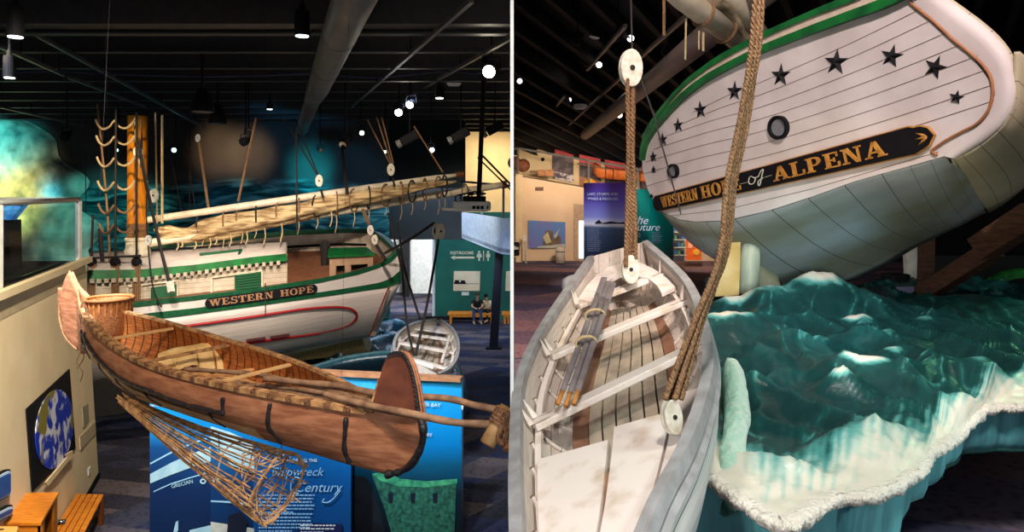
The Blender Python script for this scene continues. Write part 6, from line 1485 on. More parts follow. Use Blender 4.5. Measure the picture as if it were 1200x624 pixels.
# underside (counter): from lower transom edge to the keel line forward
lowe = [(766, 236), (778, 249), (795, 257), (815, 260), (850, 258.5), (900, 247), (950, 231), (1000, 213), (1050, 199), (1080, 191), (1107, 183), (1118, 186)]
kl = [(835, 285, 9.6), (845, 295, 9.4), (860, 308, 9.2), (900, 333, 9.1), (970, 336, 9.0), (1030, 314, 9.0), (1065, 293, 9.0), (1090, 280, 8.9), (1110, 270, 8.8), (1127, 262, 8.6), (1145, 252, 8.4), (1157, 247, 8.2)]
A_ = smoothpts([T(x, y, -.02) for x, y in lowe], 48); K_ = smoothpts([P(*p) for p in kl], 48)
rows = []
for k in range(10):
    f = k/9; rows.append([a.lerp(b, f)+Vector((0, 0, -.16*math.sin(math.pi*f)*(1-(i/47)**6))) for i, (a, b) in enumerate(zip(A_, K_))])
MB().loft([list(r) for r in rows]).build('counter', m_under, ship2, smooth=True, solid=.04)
E0 = O_[-1]; sidebot = rows
c1 = smoothpts([T(1190, 60, -.02), T(1188, 100, -.02), T(1186, 120, -.02), T(1175, 143, -.02), T(1154, 164, -.02), T(1130, 180, -.02), T(1113, 186, -.02)], 40)
c2 = smoothpts([P(1262, 150, 8.6), P(1240, 176, 8.5), P(1226, 190, 8.4), P(1208, 211, 8.3), P(1188, 228, 8.2), P(1172, 240, 8.15), P(1158, 248, 8.15)], 40)
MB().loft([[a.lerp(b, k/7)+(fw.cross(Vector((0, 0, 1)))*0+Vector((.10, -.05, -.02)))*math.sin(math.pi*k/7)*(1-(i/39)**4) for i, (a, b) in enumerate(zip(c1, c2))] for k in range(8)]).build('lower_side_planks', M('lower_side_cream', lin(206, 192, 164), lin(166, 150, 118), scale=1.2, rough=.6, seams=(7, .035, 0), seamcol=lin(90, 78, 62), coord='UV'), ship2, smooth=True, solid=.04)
MB().tube([T(1112, 185, .0), P(1133, 214, 7.0), P(1157, 248, 8.15)], .018, 6).build('chine_line', m_drope, ship2)
low2 = [P(1112, 185, 5.98), P(1157, 247, 8.15)]
rr = []
for k in range(10):
    f = k/9; a = low2[0].lerp(low2[1], f); top_ = O_[28].lerp(O_[28]+fw*3, f); rr.append([a, a.lerp(a+Vector((1.5, .3, .75)), .5)+Vector((0, 0, -.06)), a+Vector((1.5+.8*f, .3, .75))])
# stars
def star(cx, cy, r, asp=1, rot=0, lab=None):
    pts = []
    c = T(cx, cy, .004); ux = (T(cx+1, cy)-T(cx, cy)); ux = ux.normalized(); uy = tn.cross(ux); uy = uy if uy.z > 0 else -uy
    R_ = r/F*c.y
    for k in range(10):
        a = math.pi/2+rot+math.pi*k/5; q = R_ if k % 2 == 0 else R_*.38
        pts.append(c+ux*q*math.cos(a)/asp*1.0+uy*q*math.sin(a))
    cc = c+tn*.04
    mb = MB(); n0 = len(pts)
    mb.add(pts+[p-tn*.004 for p in pts]+[cc], [(i, (i+1) % 10, 20) for i in range(10)]+[tuple(range(19, 9, -1))]+[(i, i+10, (i+1) % 10+10, (i+1) % 10) for i in range(10)])
    mb.build('star', m_sign, ship2)
for s_ in ((766, 184, 7, 1.1, .1), (766.5, 199, 5, 1.3, .1), (795, 147, 9, 1, .1), (821, 129, 11, 1, .12), (861, 107, 12.5, 1, .0), (915, 88.5, 14, .95, .0), (980, 73, 16, .95, -.02), (1045, 66, 14, .95, -.15), (1096, 79, 14.5, 1, -.3), (1121, 114, 8.5, .95, -.2), (777, 164, 8.5, 1, .1), (764, 230, 3, 1, 0)):
    star(s_[0], s_[1], s_[2], s_[3], s_[4])
# portholes
for cx, cy, r in ((914, 149.5, 14), (790.5, 200.5, 8.5)):
    c = T(cx, cy, .0); R_ = r/F*c.y
    o = MB().lathe(c, tn, [(0, R_), (.05, R_), (.055, R_*.82), (.02, R_*.72)], 28).build('porthole_rim', m_sign, ship2, smooth=False)
    MB().lathe(c, tn, [(0, R_*.7), (.03, R_*.7)], 28).build('porthole_glass', M('grey_glass', lin(128, 128, 132), rough=.2), ship2)
# green rails along the top
def tband(top_, bot_, mat, nm, th=.07, e=.0, n_=50):
    a = smoothpts([T(x, y, e) for x, y in top_], n_); b = smoothpts([T(x, y, e) for x, y in bot_], n_)
    MB().loft([a, b, [p+tn*th for p in b], [p+tn*th for p in a], a]).build(nm, mat, ship2)
lowr_t = [(754, 186), (758, 163), (775, 139), (800, 112), (825, 92), (850, 77), (875, 64), (900, 52), (950, 32), (1000, 13), (1042, -3), (1090, -28)]
lowr_b = [(756, 188), (761, 168), (778, 144), (803, 117), (828, 98), (852, 84), (876, 72), (900, 61), (950, 42), (1000, 24), (1045, 8), (1100, -20)]
tband(lowr_t, lowr_b, m_brgreen, 'lower_green_rail', .08)
upr_t = [(756, 160), (772, 134), (800, 101), (825, 80), (850, 63), (875, 49.5), (900, 37), (950, 15), (1000, -6), (1050, -26)]
upr_b = [(757, 163), (774, 138), (802, 105.5), (827, 85), (852, 69), (877, 55.5), (900, 44), (950, 22), (1000, 3), (1050, -18)]
tband(upr_t, upr_b, m_brgreen, 'upper_green_rail', .09, -.02)
tband(upr_b, [(757, 166), (775, 140), (803, 110), (828, 90), (852, 76), (877, 63), (900, 52), (950, 32), (1000, 13), (1050, -8)], M('strake_cream', lin(226, 206, 186), lin(206, 180, 156), scale=4), 'stern_strake', .04, .0)
# name board
nA = T(773, 238.5, .01); nB = T(1092, 159.5, .01); u = (nB-nA); LL = u.length; u.normalize(); v = tn.cross(u); v = v if v.z > 0 else -v
H = .25
def nbp(s, h, e=0): return nA+u*s+v*h+tn*e
poly = [(0.0, -H*.42), (LL-.16, -H*.5), (LL-.1, -H*.42), (LL-.02, -H*.3), (LL+.04, -.0), (LL-.0, H*.3), (LL-.06, H*.42), (LL-.12, H*.42), (LL-.16, H*.5), (0.0, H*.42), (-.06, H*.3), (-.08, 0), (-.06, -H*.3)]
gold = MB().slab([nbp(a*1.003-.005, b*1.09) for a, b in poly], tn*.03).build('name_board_edge', m_gold, ship2)
nb2 = MB().slab([nbp(a, b, .01) for a, b in poly], tn*.035).build('name_board', m_sign, ship2)
def sx(px): return pxs(px, nA, nB)
org = nA+tn*.045
seton('WESTERN', org, u, v, tn, sx(778), sx(820.5), H*.58, m_gold, nb2, .012)
seton('HOPE', org, u, v, tn, sx(825), sx(871), H*.62, m_gold, nb2, .012)
seton('ALPENA', org, u, v, tn, sx(909), sx(1042), H*.62, m_gold, nb2, .012)
def sc(pts, r=.006): MB().tube(smoothpts([nbp(sx(x), y*H, .052) for x, y in pts], 30), r, 5).build('script_letter', m_block, nb2)
sc([(887, .1), (884, .18), (881, .0), (882, -.16), (886, -.16), (889, .02), (886, .14), (889, .06), (893, .1)]); sc([(893, .08), (897, .3), (900, .34), (898, .16), (893, -.28), (891, -.3), (892, -.12), (898, -.02)]); sc([(871, -.05), (880, -.05)], .003); sc([(900, -.02), (908, .0)], .003)
for a in (-.5, 0, .5):
    c = nbp(LL-.0, 0, .048); q = (-u*math.cos(a)+v*math.sin(a)); MB().tube([c-u*.0+q*.01, c+q*.05, c+q*.11], [.004, .013, .003], 6).build('gilt_leaf', m_gold, nb2, smooth=True)
# rudder post and rudder
rt_ = P(880, 277, 8.6)
t = ship2
MB().tube([P(881, 276, 8.6), P(879, 300, 8.55), P(876, 345, 8.5)], [.10, .125, .13], 18).build('rudder_stock', M('pale_green_wood', lin(190, 196, 172), lin(160, 170, 150), scale=3, stretch=(5, 5, .4)), ship2, smooth=True)
MB().slab([P(853, 285, 8.5), P(868, 284, 8.5), P(866, 346, 8.4), P(838, 348, 8.4)], (0, .18, 0)).build('rudder_blade', M('cream_rudder', lin(222, 200, 150), lin(196, 160, 84), scale=2), ship2)
MB().slab([P(891, 282, 8.75), P(905, 300, 8.8), P(918, 346, 8.8), P(886, 346, 8.7)], (0, .2, 0)).build('skeg', M('skeg_grey', lin(150, 150, 124), lin(110, 108, 84), scale=3), ship2)
# ---- boom and sail end above
bA = P(790, -40, 7.6); bB = P(885, 62, 9.3)
t = root('boom_end', tuple(bA), 'cream boom with bundled canvas poking down behind the ship stern rail', 'spar')
MB().tube([P(752, -50, 7.0), P(800, -3, 7.8), bB], .14, 16).build('spar', m_spar, t, smooth=True)
t = root('second_spar', tuple(P(860, -20, 8)), 'second cream spar right of the bundled canvas at the top', 'spar')
MB().tube([P(822, -50, 7.6), P(905, 60, 9.4)], .12, 14).build('spar', m_spar, t, smooth=True)
rows = []
for i in range(40):
    c = P(795+95*i/39, -40+95*i/39, 7.7+1.6*i/39); row = []
    for k in range(20):
        a = 2*math.pi*k/20; r_ = .2*(1+.2*math.sin(5*a+i*.3)+.25*noise.noise((i*.2, math.cos(a)*2, math.sin(a)*2))); row.append(c+Vector((math.cos(a)*r_*1.2, math.sin(a)*r_*.6, math.sin(a)*r_)))
    rows.append(row)
tag(MB().loft(rows, closed=True).build('bundled_canvas', M('dull_canvas', lin(176, 156, 122), lin(110, 96, 74), scale=6, bump=.5, rough=.9), None, smooth=True), 'dull beige canvas bundled between the two spars over the ship stern', 'sail')  # duller, darker canvas than the furled sail
for a, b, r, m_, lab in (((804, 22, 8), (803, 70, 8), .012, m_lrope, 'pale straight cord dangling under the boom, longest'), ((819, 36, 8.2), (819, 58, 8.2), .010, m_lrope, 'short pale cord dangling under the boom'), ((824, 38, 8.2), (824, 60, 8.2), .014, m_lrope, 'short pale cord with frayed end under the boom'), ((778, -10, 7.5), (778, 42, 7.5), .016, m_rope, 'brown rope end hanging left of the boom'), ((875, -20, 8.6), (872, 55, 8.8), .01, m_drope, 'thin dark cord over the bundled canvas')):
    rope([a, b], r, m_, lab)
for f, lab in ((.25, 'brown lashing round the boom, uppermost'), (.55, 'brown lashing round the boom, middle'), (.85, 'brown lashing round the boom, lowest')):
    c = P(800, -3, 7.8).lerp(bB, f); d = (bB-P(800, -3, 7.8)).normalized(); u_ = d.cross(Vector((0, 1, 0))).normalized(); v_ = u_.cross(d)
    tag(MB().tube([c+(u_*math.cos(a)+v_*math.sin(a))*.16+d*.05*math.sin(a) for a in [2*math.pi*j/20 for j in range(21)]], .02, 6).build('boom_lashing', m_rope, None), lab, 'rope')

# ============================================================ CARVED SEA (GALLERY SIDE)
lip = [(838, 424), (846, 419), (856, 424), (866, 440), (870, 455), (874, 470), (873, 480), (870, 492), (866, 505), (864, 520), (840, 560), (860, 578), (885, 596), (905, 609), (925, 612), (945, 602), (965, 590), (985, 580), (1010, 580), (1035, 574), (1060, 560), (1080, 548), (1086, 533), (1090, 524), (1105, 518), (1120, 508), (1135, 494), (1150, 480), (1165, 475), (1200, 475), (1290, 474)]
# front edge only (the left part is a separate standing crest)
fe = [(815, 560), (835, 560), (860, 578), (885, 596), (905, 609), (925, 611), (945, 602), (965, 590), (985, 580), (1010, 580), (1035, 573), (1060, 560), (1080, 548), (1086, 533), (1094, 525), (1108, 518), (1122, 507), (1137, 492), (1150, 480), (1168, 475), (1200, 475), (1290, 472), (1400, 470)]
hump = [ # px, py(crest), Y, height, radius x, radius y, foam
    (958, 315, 8.0, .62, .62, .32, 1.0), (905, 334, 7.9, .42, .6, .3, .6), (1010, 340, 7.9, .3, .5, .3, .2), (862, 345, 7.9, .40, .5, .2, .9), (850, 364, 7.0, .38, .6, .2, .9), (1003, 366, 7.3, .26, .36, .15, 1.0),
    (1115, 346, 8.2, .42, 1.3, .5, .1), (1080, 356, 8.4, .3, .5, .3, .1), (1012, 417, 5.6, .3, .40, .16, 1.1), (985, 428, 5.3, .16, .22, .1, .8), (930, 390, 6.6, .16, .5, .15, .4), (1045, 402, 6.2, .2, .2, .16, .6),
    (1145, 412, 5.7, .24, .26, .2, .4), (1150, 446, 5.0, .1, .25, .12, .5), (1080, 372, 7.4, .16, .25, .15, .5), (1035, 385, 6.7, .15, .7, .1, .4), (990, 490, 4.3, .13, .18, .12, .2), (895, 400, 6.0, .14, .25, .2, .2), (1175, 355, 8.6, .3, .5, .3, .1)]
zlip = CZ-1.66
def zbase(Y): return CZ-interp([3.3, 4.2, 5.5, 7, 9, 12], [1.66, 1.58, 1.52, 1.48, 1.48, 1.5], Y)
front = [P(x, y, (CZ-zlip)*F/(y-HOR)) for x, y in fe]
frontS = smoothpts(front, 260)
back = [P(826+ (1420-826)*i/259, 352, 11.3) for i in range(260)]
lft = [P(842, 360, 10.8)]
def hgt_(X, Y):
    z = zb0 = zbase(Y); fo = 0; hm = 0
    for px, py, Yc, h, rx, ry, fm in hump:
        Xc = (px-600)/F*Yc; dx = (X-Xc)/rx; dy = (Y-Yc)/ry
        if abs(dx) < 3 and abs(dy) < 3.5:
            dy2 = dy if dy > 0 else dy*.62; s_ = math.exp(-dx*dx-dy2*dy2); zc0 = CZ-(py-HOR)/F*Yc-zbase(Yc)
            hm = max(hm, s_*max(.05, zc0)*.97); fo = max(fo, fm*max(0, (s_-.66)/.3))
    a = noise.noise((X*1.1, Y*.8, 1.5)); b_ = noise.noise((X*2.6+.5*a, Y*2.0, 4.5)); c = noise.noise((X*6, Y*5, 9))
    r1 = 1-abs(a)*2.6; r2 = 1-abs(b_)*3.2
    k_ = 1-.75*min(1, hm/.25)
    z += hm+(.15*max(0, r1)**2+.07*max(0, r2)**2)*k_+.02*c-.07*k_
    fo = max(fo, max(0, r2-.80)*2.6*(.45+.55*max(0, r1)), max(0, r1-.88)*3.2)
    wv = 1-abs(noise.noise((X*2.4+.8*a, Y*2.1+.8*b_, 12)))*8
    fo = max(fo, .50*max(0, wv)*max(0, .6+a))
    return z, fo
rows = []; att = []
NJ = 150
for j in range(NJ):
    f = (j/(NJ-1))**1.25; row = []
    for i in range(260):
        p = frontS[i].lerp(back[i], f)
        z, fo = hgt_(p.x, p.y)
        e = min(1, f/.10)
        e3 = e*e*(3-2*e)
        z = zlip+.02*noise.noise((p.x*9, p.y*9, 2))+(z-zlip)*e3
        w0 = .10*(1+.6*noise.noise((i*.03, 0, 2)))
        if f < w0*1.6: fo = max(fo, min(1, 1.25*(1-f/(w0*1.6)))+.28*noise.noise((i*.22, f*22, 5)))
        row.append(Vector((p.x, p.y, z))); att.append(min(1, max(0, fo)))
    rows.append(row)
m_sea = attr_mat('green_carved_sea', [(.0, lin(16, 52, 52)), (.32, lin(22, 72, 70)), (.55, lin(84, 156, 150)), (.78, lin(190, 205, 190)), (.95, lin(228, 218, 200))], rough=.3, bump=.35, noise_scale=9, mixn=.5)
sea = root('carved_sea', tuple(P(1000, 470, 5)), 'large carved green sea with pale foam edge below the ship stern and rudder', 'wave sculpture')
MB().loft(rows).build('sea_surface', m_sea, sea, smooth=True, attr=att)
# foam fringe and curtain below the lip
fr_rows = []; fatt = []
m_foam = attr_mat('foam_fringe', [(.1, lin(60, 150, 150)), (.4, lin(150, 200, 190)), (.7, lin(228, 214, 196)), (.95, lin(240, 232, 220))], rough=.7, bump=.9, noise_scale=34, mixn=.5)
N2 = 520; fs2 = smoothpts(front, N2)
prof = [(0.10, -.01), (.03, .008), (-.02, .0), (-.035, -.02), (-.03, -.05), (.02, -.07)]
for k, (dy, dz) in enumerate(prof):
    row = []
    for i, p in enumerate(fs2):
        d = (fs2[min(i+1, N2-1)]-fs2[max(i-1, 0)]); nn = Vector((d.y, -d.x, 0)).normalized()
        w_ = 1+.5*noise.noise((i*.09, k*.7, 0)); jg = noise.noise((i*.7, k*.3, 3))*.022*(k >= 2)
        row.append(p-nn*(-1)*0 + Vector((nn.x, nn.y, 0))*(-dy*w_+jg)+Vector((0, 0, dz*w_+jg))); fatt.append(.85 if k < 5 else .45)
    fr_rows.append(row)
MB().loft(fr_rows).build('foam_fringe', m_foam, sea, smooth=True, attr=fatt)
m_curt = M('teal_wave_front', lin(120, 200, 204), lin(70, 130, 136), scale=3.2, rough=.4, coord='Object', stretch=(2.2, 1, .35), contrast=(.35, .65))
rr = []
for k in range(18):
    f = k/17; row = []
    for i in range(200):
        p = frontS[min(259, int(i*259/199))]; d = (frontS[min(259, int(i*259/199)+1)]-frontS[max(0, int(i*259/199)-1)]); nn = Vector((d.y, -d.x, 0)).normalized()
        pxx = 600+F*p.x/p.y; ret = interp([1080, 1125], [0, 1], pxx)
        inn_ = .08+.12*math.sin(f*math.pi*.55)+.02*math.sin(i*.5)
        q = p-nn*inn_; q.z = zlip-.04+(ZR-zlip+.04)*f
        q = q+Vector((.1, 1, 0))*2.4*ret*max(0, f-.28)/.72
        row.append(q)
    rr.append(row)
MB().loft(rr).build('wave_front', m_curt, sea, smooth=True)
MB().tube([p+Vector((0, 0, 0)) for p in rr[5]][150:], .02, 6).build('base_edge', M('dark_teal_edge', lin(20, 70, 66)), sea, smooth=True)
# standing curl of foam at the left, next to the rowboat
cu = [(847, 415), (850, 440), (850, 470), (848, 500), (842, 530), (836, 560)]; cr_ = [(861, 418), (872, 438), (877, 466), (880, 492), (876, 515), (888, 575)]
Yc = lambda py: interp([415, 440, 500, 575], [5.35, 4.95, 4.35, 3.86], py)
a = smoothpts([P(x, y, Yc(y)) for x, y in cu], 60); b_ = smoothpts([P(x, y, Yc(y)*1.0) for x, y in cr_], 60)
rr = []
for k in range(14):
    row = []
    for i, (p, q) in enumerate(zip(a, b_)):
        e = min(1, i/6, (59-i)/14)**.5; f = (k-2)/8
        if k < 2: r = p+Vector((-.03+.015*k, 0, -.34+.17*k))
        elif k > 10: r = q+Vector((.02-.03*(k-10), .02, -.07*(k-10)))
        else: r = p.lerp(q, f)+Vector((0, 0, .05*math.sin(math.pi*f)+.025*noise.noise((i*.25, k*.6, 0))))
        m_ = (p+q)/2+Vector((0, 0, -.16)); row.append(m_.lerp(r, e))
    rr.append(row)
MB().loft(rr).build('standing_crest', attr_mat('mint_foam', [(.0, lin(40, 90, 76)), (.3, lin(130, 196, 170)), (.7, lin(206, 220, 204)), (.95, lin(232, 228, 214))], rough=.6, bump=.7, noise_scale=20, mixn=.5), sea, smooth=True, attr=[(.05 if k < 2 else .2 if k > 10 else .4+.3*(k-2)/8) for k in range(14) for i in range(60)])
# white fabric-like wave tips behind the rowboat at left
tipm = MB().lathe(P(672, 331, 8.5), (.3, 0, 1), [(-.3, .02), (-.1, .12), (0, .14), (.06, .08), (.1, .01)], 12)
tag(tipm.build('pale_wave_tip', m_grail, None, smooth=True), 'small pale pointed wave tip on the carpet left of the rowboat', 'wave sculpture')
# timber props under the hull at right, window, green glow pieces
for a, b, w_, lab in (((1082, 345, 9.8), (1165, 292, 8.8), .22, 'brown timber brace slanting up right under the ship hull'), ((1150, 292, 8.8), (1215, 250, 8.2), .3, 'dark timber brace at the right edge under the ship hull'), ((1084, 350, 10), (1086, 270, 10), .16, 'thin upright brown timber beside the bright gap under the hull')):
    tag(MB().bar(P(*a), P(*b), w_, w_).build('timber_brace', M('brown_timber', lin(92, 60, 42), lin(60, 38, 28), stretch=(1, 1, 6)), None), lab, 'timber')
tag(MB().slab([P(1062, 296, 11), P(1079, 284, 11), P(1080, 338, 11), P(1064, 338, 11)], (0, .1, 0)).build('lit_window', M('painted_window_light', lin(220, 214, 200)), None), 'small lit window, its light painted pale, in the gap under the ship hull', 'post')  # pale slab whose colour stands for the light of a small window
tag(MB().slab([P(1028, 342, 10.6), P(1050, 337, 10.6), P(1074, 336, 10.6), P(1068, 346, 10.4), P(1048, 351, 10.3), P(1033, 350, 10.3)], (0, 0, -.06)).build('lilac_patch', M('lilac_floor', lin(170, 160, 205)), None), 'small lilac ledge behind the green waves', 'ledge')  # flat slab in plain lilac
tag(MB().box(P(1049, 328, 11), (.34, .3, .2), rz=.2).build('dark_machine', m_black, None, bevel=.03), 'small dark box in the gap under the hull', 'box')
m_gg = M('painted_green_wave', lin(30, 150, 50), lin(10, 70, 26), scale=3)  # green glow on the wave mural, put into the stroke colour
for pts, lab in (([(1157, 334), (1164, 327), (1180, 320), (1200, 316), (1215, 318), (1215, 324), (1190, 327), (1170, 333)], 'bright green painted wave stroke at the right edge'), ([(1162, 358), (1180, 356), (1200, 357), (1215, 359), (1200, 361), (1175, 360)], 'thin dull green painted stroke below the bright one')):
    tag(MB().slab([P(x, y, 16) for x, y in pts], (0, .15, .02)).build('green_stroke', m_gg, None), lab, 'wave mural')
tag(MB().slab([P(1090, 300, 16.6), P(1300, 300, 16.6), P(1300, 480, 16.6), P(1090, 480, 16.6)], (0, .2, 0)).build('dark_backdrop', M('dark_green_backdrop', lin(8, 22, 16)), None), 'black green backdrop at the right under the ship', 'backdrop')

# ============================================================ GALLERY BACK WALL THINGS
def gr(px, py, Y=YW): return P(px, py, Y)
def poster(x0, x1, y0, y1, sl, lab, parts_):
    t = root('hanging_banner', tuple(gr((x0+x1)/2, y1, YW+2.05)), lab, 'banner', None)
    def q(x, y, Y): return P(x, y+(x-x0)*sl, Y)
    for i, (fa_, fb_, mat, nm) in enumerate(parts_):
        ya = y0+(y1-y0)*fa_; yb = y0+(y1-y0)*fb_
        MB().slab([q(x0, ya, YW+2.05), q(x1, ya, YW+2.05), q(x1, yb, YW+2.05), q(x0, yb, YW+2.05)], (0, .05, 0)).build(nm, mat, t)
    return t
m_redb = M('red_print', lin(214, 84, 84), lin(190, 60, 70)); m_greyp = M('grey_print', lin(110, 96, 104), lin(70, 62, 72), scale=3, contrast=(.45, .55)); m_photo = M('photo_print', lin(214, 206, 214), lin(80, 72, 84), scale=4, contrast=(.45, .55)); m_orp = M('orange_print', lin(200, 140, 96), lin(160, 104, 80), scale=2)
poster(647, 672, 174, 209, .22, 'grey banner with red top, leftmost on the upper gallery', [(0, .2, m_redb, 'red_header'), (.2, .75, m_greyp, 'grey_field'), (.75, 1, m_photo, 'snow_photo')])
poster(679, 704, 181, 218, .22, 'orange banner with red top, second on the upper gallery', [(0, .24, m_redb, 'red_header'), (.24, .7, m_greyp, 'grey_field'), (.7, 1, m_orp, 'orange_field')])
poster(709, 733, 187, 222, .2, 'red topped banner, third on the upper gallery behind the small canoe', [(0, .24, m_redb, 'red_header'), (.24, 1, m_greyp, 'grey_field')])
poster(750, 760, 196, 222, .2, 'narrow red topped banner beside the ship stern', [(0, .24, m_redb, 'red_header'), (.24, 1, m_greyp, 'grey_field')])
# balcony rail
t = root('balcony_rail', tuple(gr(608, 204, YW-.1)), 'thin dark rail along the upper gallery balcony', 'railing')
MB().tube([P(601, 175, YW-.2), P(608, 174, YW-.2), P(740, 197, YW-.2), P(765, 201, YW-.2)], .05, 6).build('handrail', m_duct, t)
for x in (607, 690, 748): MB().tube([P(x, 174.2+(x-608)*.172, YW-.2), P(x, 205+(x-608)*.17, YW-.2)], .05, 6).build('post', m_duct, t)
# little things on the balcony
c = P(613, 194, YW+.3); t = tag(MB().lathe(c, (0, -1, .2), [(0, .3), (.06, .24), (.1, .12)], 20).build('woven_tray', M('tray_brown', lin(150, 84, 50), lin(90, 46, 30), scale=8), None, smooth=True), 'round brown woven tray leaning on the balcony at the far left', 'tray')
tag(MB().lathe(P(603, 191, YW+.4), (0, -1, .2), [(0, .3), (.06, .24), (.1, .12)], 20).build('drum', M('drum_brown', lin(120, 66, 44)), None, smooth=True), 'dark brown drum beside the partition on the balcony', 'drum')
tag(MB().lathe(P(636, 187, YW+2.1), (0, -1, 0), [(0, .09), (.05, .09)], 12).build('wall_clock', m_black, None), 'small black fitting on the upper gallery wall', 'fitting')
tag(MB().box(P(639.5, 203, YW+.6), (.7, .4, .28)).build('wooden_crate', M('crate_wood', lin(190, 130, 80), lin(140, 90, 54)), None, bevel=.02), 'low brown wooden crate on the balcony left of the grey banner', 'crate')
tag(MB().box(P(626, 201.5, YW+.6), (.4, .3, .1)).build('flat_block', m_oakd, None, bevel=.01), 'small flat dark block on the balcony beside the crate', 'block')
sb = tag(MB().lathe(P(691, 217, YW+.5), (0, 0, 1), [(0, .32), (.12, .3), (.25, .14), (.32, .04)], 16).build('yellow_dome', M('dome_yellow', lin(250, 180, 70)), None, smooth=True), 'yellow orange dome on the balcony below the second banner', 'dome')  # plain yellow orange colour all over
# small canoe on the balcony
t = root('small_canoe', tuple(P(725, 210, YW+.8)), 'small orange canoe displayed on the upper balcony left of the ship stern', 'canoe')
ra = []
for i in range(30):
    f = i/29; x = 696+62*f; yt_ = 197+6*f-6*max(0, .12-f)/.12; yb_ = interp([0, .08, .3, 1], [203, 208, 210, 213], f); c = P(x, (yt_+yb_)/2, YW+.8); h_ = (yb_-yt_)/2/F*c.y; w_ = .34*math.sin(math.pi*min(1, f+.03))**.6+.02
    ra.append([c+Vector((0, math.cos(a)*w_, -math.sin(a)*h_*2+h_)) for a in [math.pi*k/10 for k in range(11)]])
MB().loft(ra).build('hull', M('orange_bark', lin(214, 120, 56), lin(176, 86, 40), scale=3), t, smooth=True, solid=.03)
MB().tube([r[10]+Vector((0, 0, .02)) for r in ra], .03, 5).build('gunwale', m_barkd, t)
mb = MB()
for k in (6, 10, 18): mb.tube([p+Vector((0, -.03, 0)) for p in ra[k][5:]], .02, 4)
mb.build('dark_seams', m_pitch, t)
tag(MB().tube([P(676, 192, YW+.5), P(750, 205, YW+.5)], .03, 6).build('balcony_pole', m_pole, None), 'thin pole leaning beside the small orange canoe', 'pole')
# wall grille
t = root('wall_grille', tuple(gr(632, 224)), 'small brown ventilation grille on the peach gallery wall', 'grille')
MB().box(gr(632, 221.5, YW-.03), (.36, .03, .16)).build('frame', M('grille_brown', lin(120, 96, 80)), t)
for k in range(5): MB().box(gr(632, 220+k*.8, YW-.055), (.32, .02, .012)).build('slat', m_oakd, t)
# opera-house photo print -> generic print of a building by the water
t = root('wall_print', tuple(gr(640, 291)), 'blue photo print of a pale sailed building by the water on the peach wall', 'picture')
MB().slab([gr(619, 258.5, YW-.02), gr(662.5, 260.5, YW-.02), gr(662.5, 291, YW-.02), gr(619, 291, YW-.02)], (0, -.09, 0)).build('panel', M('blue_sky_print', lin(80, 140, 210), lin(120, 120, 190), scale=1.2), t)
def ms(pts, mat, nm, e=.12): MB().slab([gr(x, y, YW-e) for x, y in pts], (0, -.01, 0)).build(nm, mat, t)
ms([(630, 289), (662, 286), (662, 290.8), (630, 290.8)], M('pale_ground', lin(206, 206, 190)), 'printed_ground'); ms([(636, 287), (640, 270), (648, 271), (648, 280), (656, 276), (658, 285), (646, 288)], M('brown_sails', lin(130, 110, 84), lin(96, 80, 60), scale=3), 'printed_building', .13); ms([(640, 286), (636, 278), (642, 272), (646, 284)], M('cream_sail', lin(216, 204, 160)), 'printed_wing', .14); ms([(649, 277), (656, 268), (651, 280)], M('cream_sail2', lin(216, 204, 180)), 'printed_wing', .14)
# stanchion sign, bin, stroller
t = root('sign_stand', tuple(gr(615.5, 308, 28.6)), 'slim stand with a small white sign in front of the peach wall', 'sign')
MB().tube([P(616.5, 309, 28.6), P(615.5, 284, 28.6)], .035, 8).build('pole', m_grail, t); MB().box(P(615, 279, 28.6), (.14, .03, .24)).build('sign_plate', m_white, t); MB().lathe(P(616.5, 310, 28.6), (0, 0, 1), [(0, .16), (.03, .14)], 14).build('base', m_grail, t)
t = root('waste_bin', tuple(P(656.5, 308, 28.5)), 'pale cylindrical waste bin below the blue wall print', 'bin')
bh = P(0, 288, 28.5).z-P(0, 308, 28.5).z
MB().lathe(P(656.5, 308.5, 28.5), (0, 0, 1), [(0, .19), (bh*.6, .2), (bh*.92, .2), (bh, .12)], 20).build('bin_body', M('bin_beige', lin(206, 196, 184)), t, smooth=True); MB().lathe(P(656.5, 295.5, 28.5), (0, 0, 1), [(0, .205), (.03, .205)], 20).build('bin_band', m_black, t)
t = root('stroller', tuple(P(604, 306, 28)), 'dark pushchair with a pale cover at the partition edge', 'stroller')
MB().box(P(604, 292, 28), (.3, .3, .55), rz=.2).build('seat', m_shirt, t, bevel=.05); MB().slab([P(600.7, 287, 27.9), P(607.5, 291, 27.8), P(608, 292.5, 27.6), P(600.7, 293, 27.6)], (0, .2, .05)).build('cover', m_grail, t); MB().lathe(P(603, 304.5, 27.8), (1, 0, 0), [(0, .09), (.04, .09)], 14).build('wheel', m_black, t)
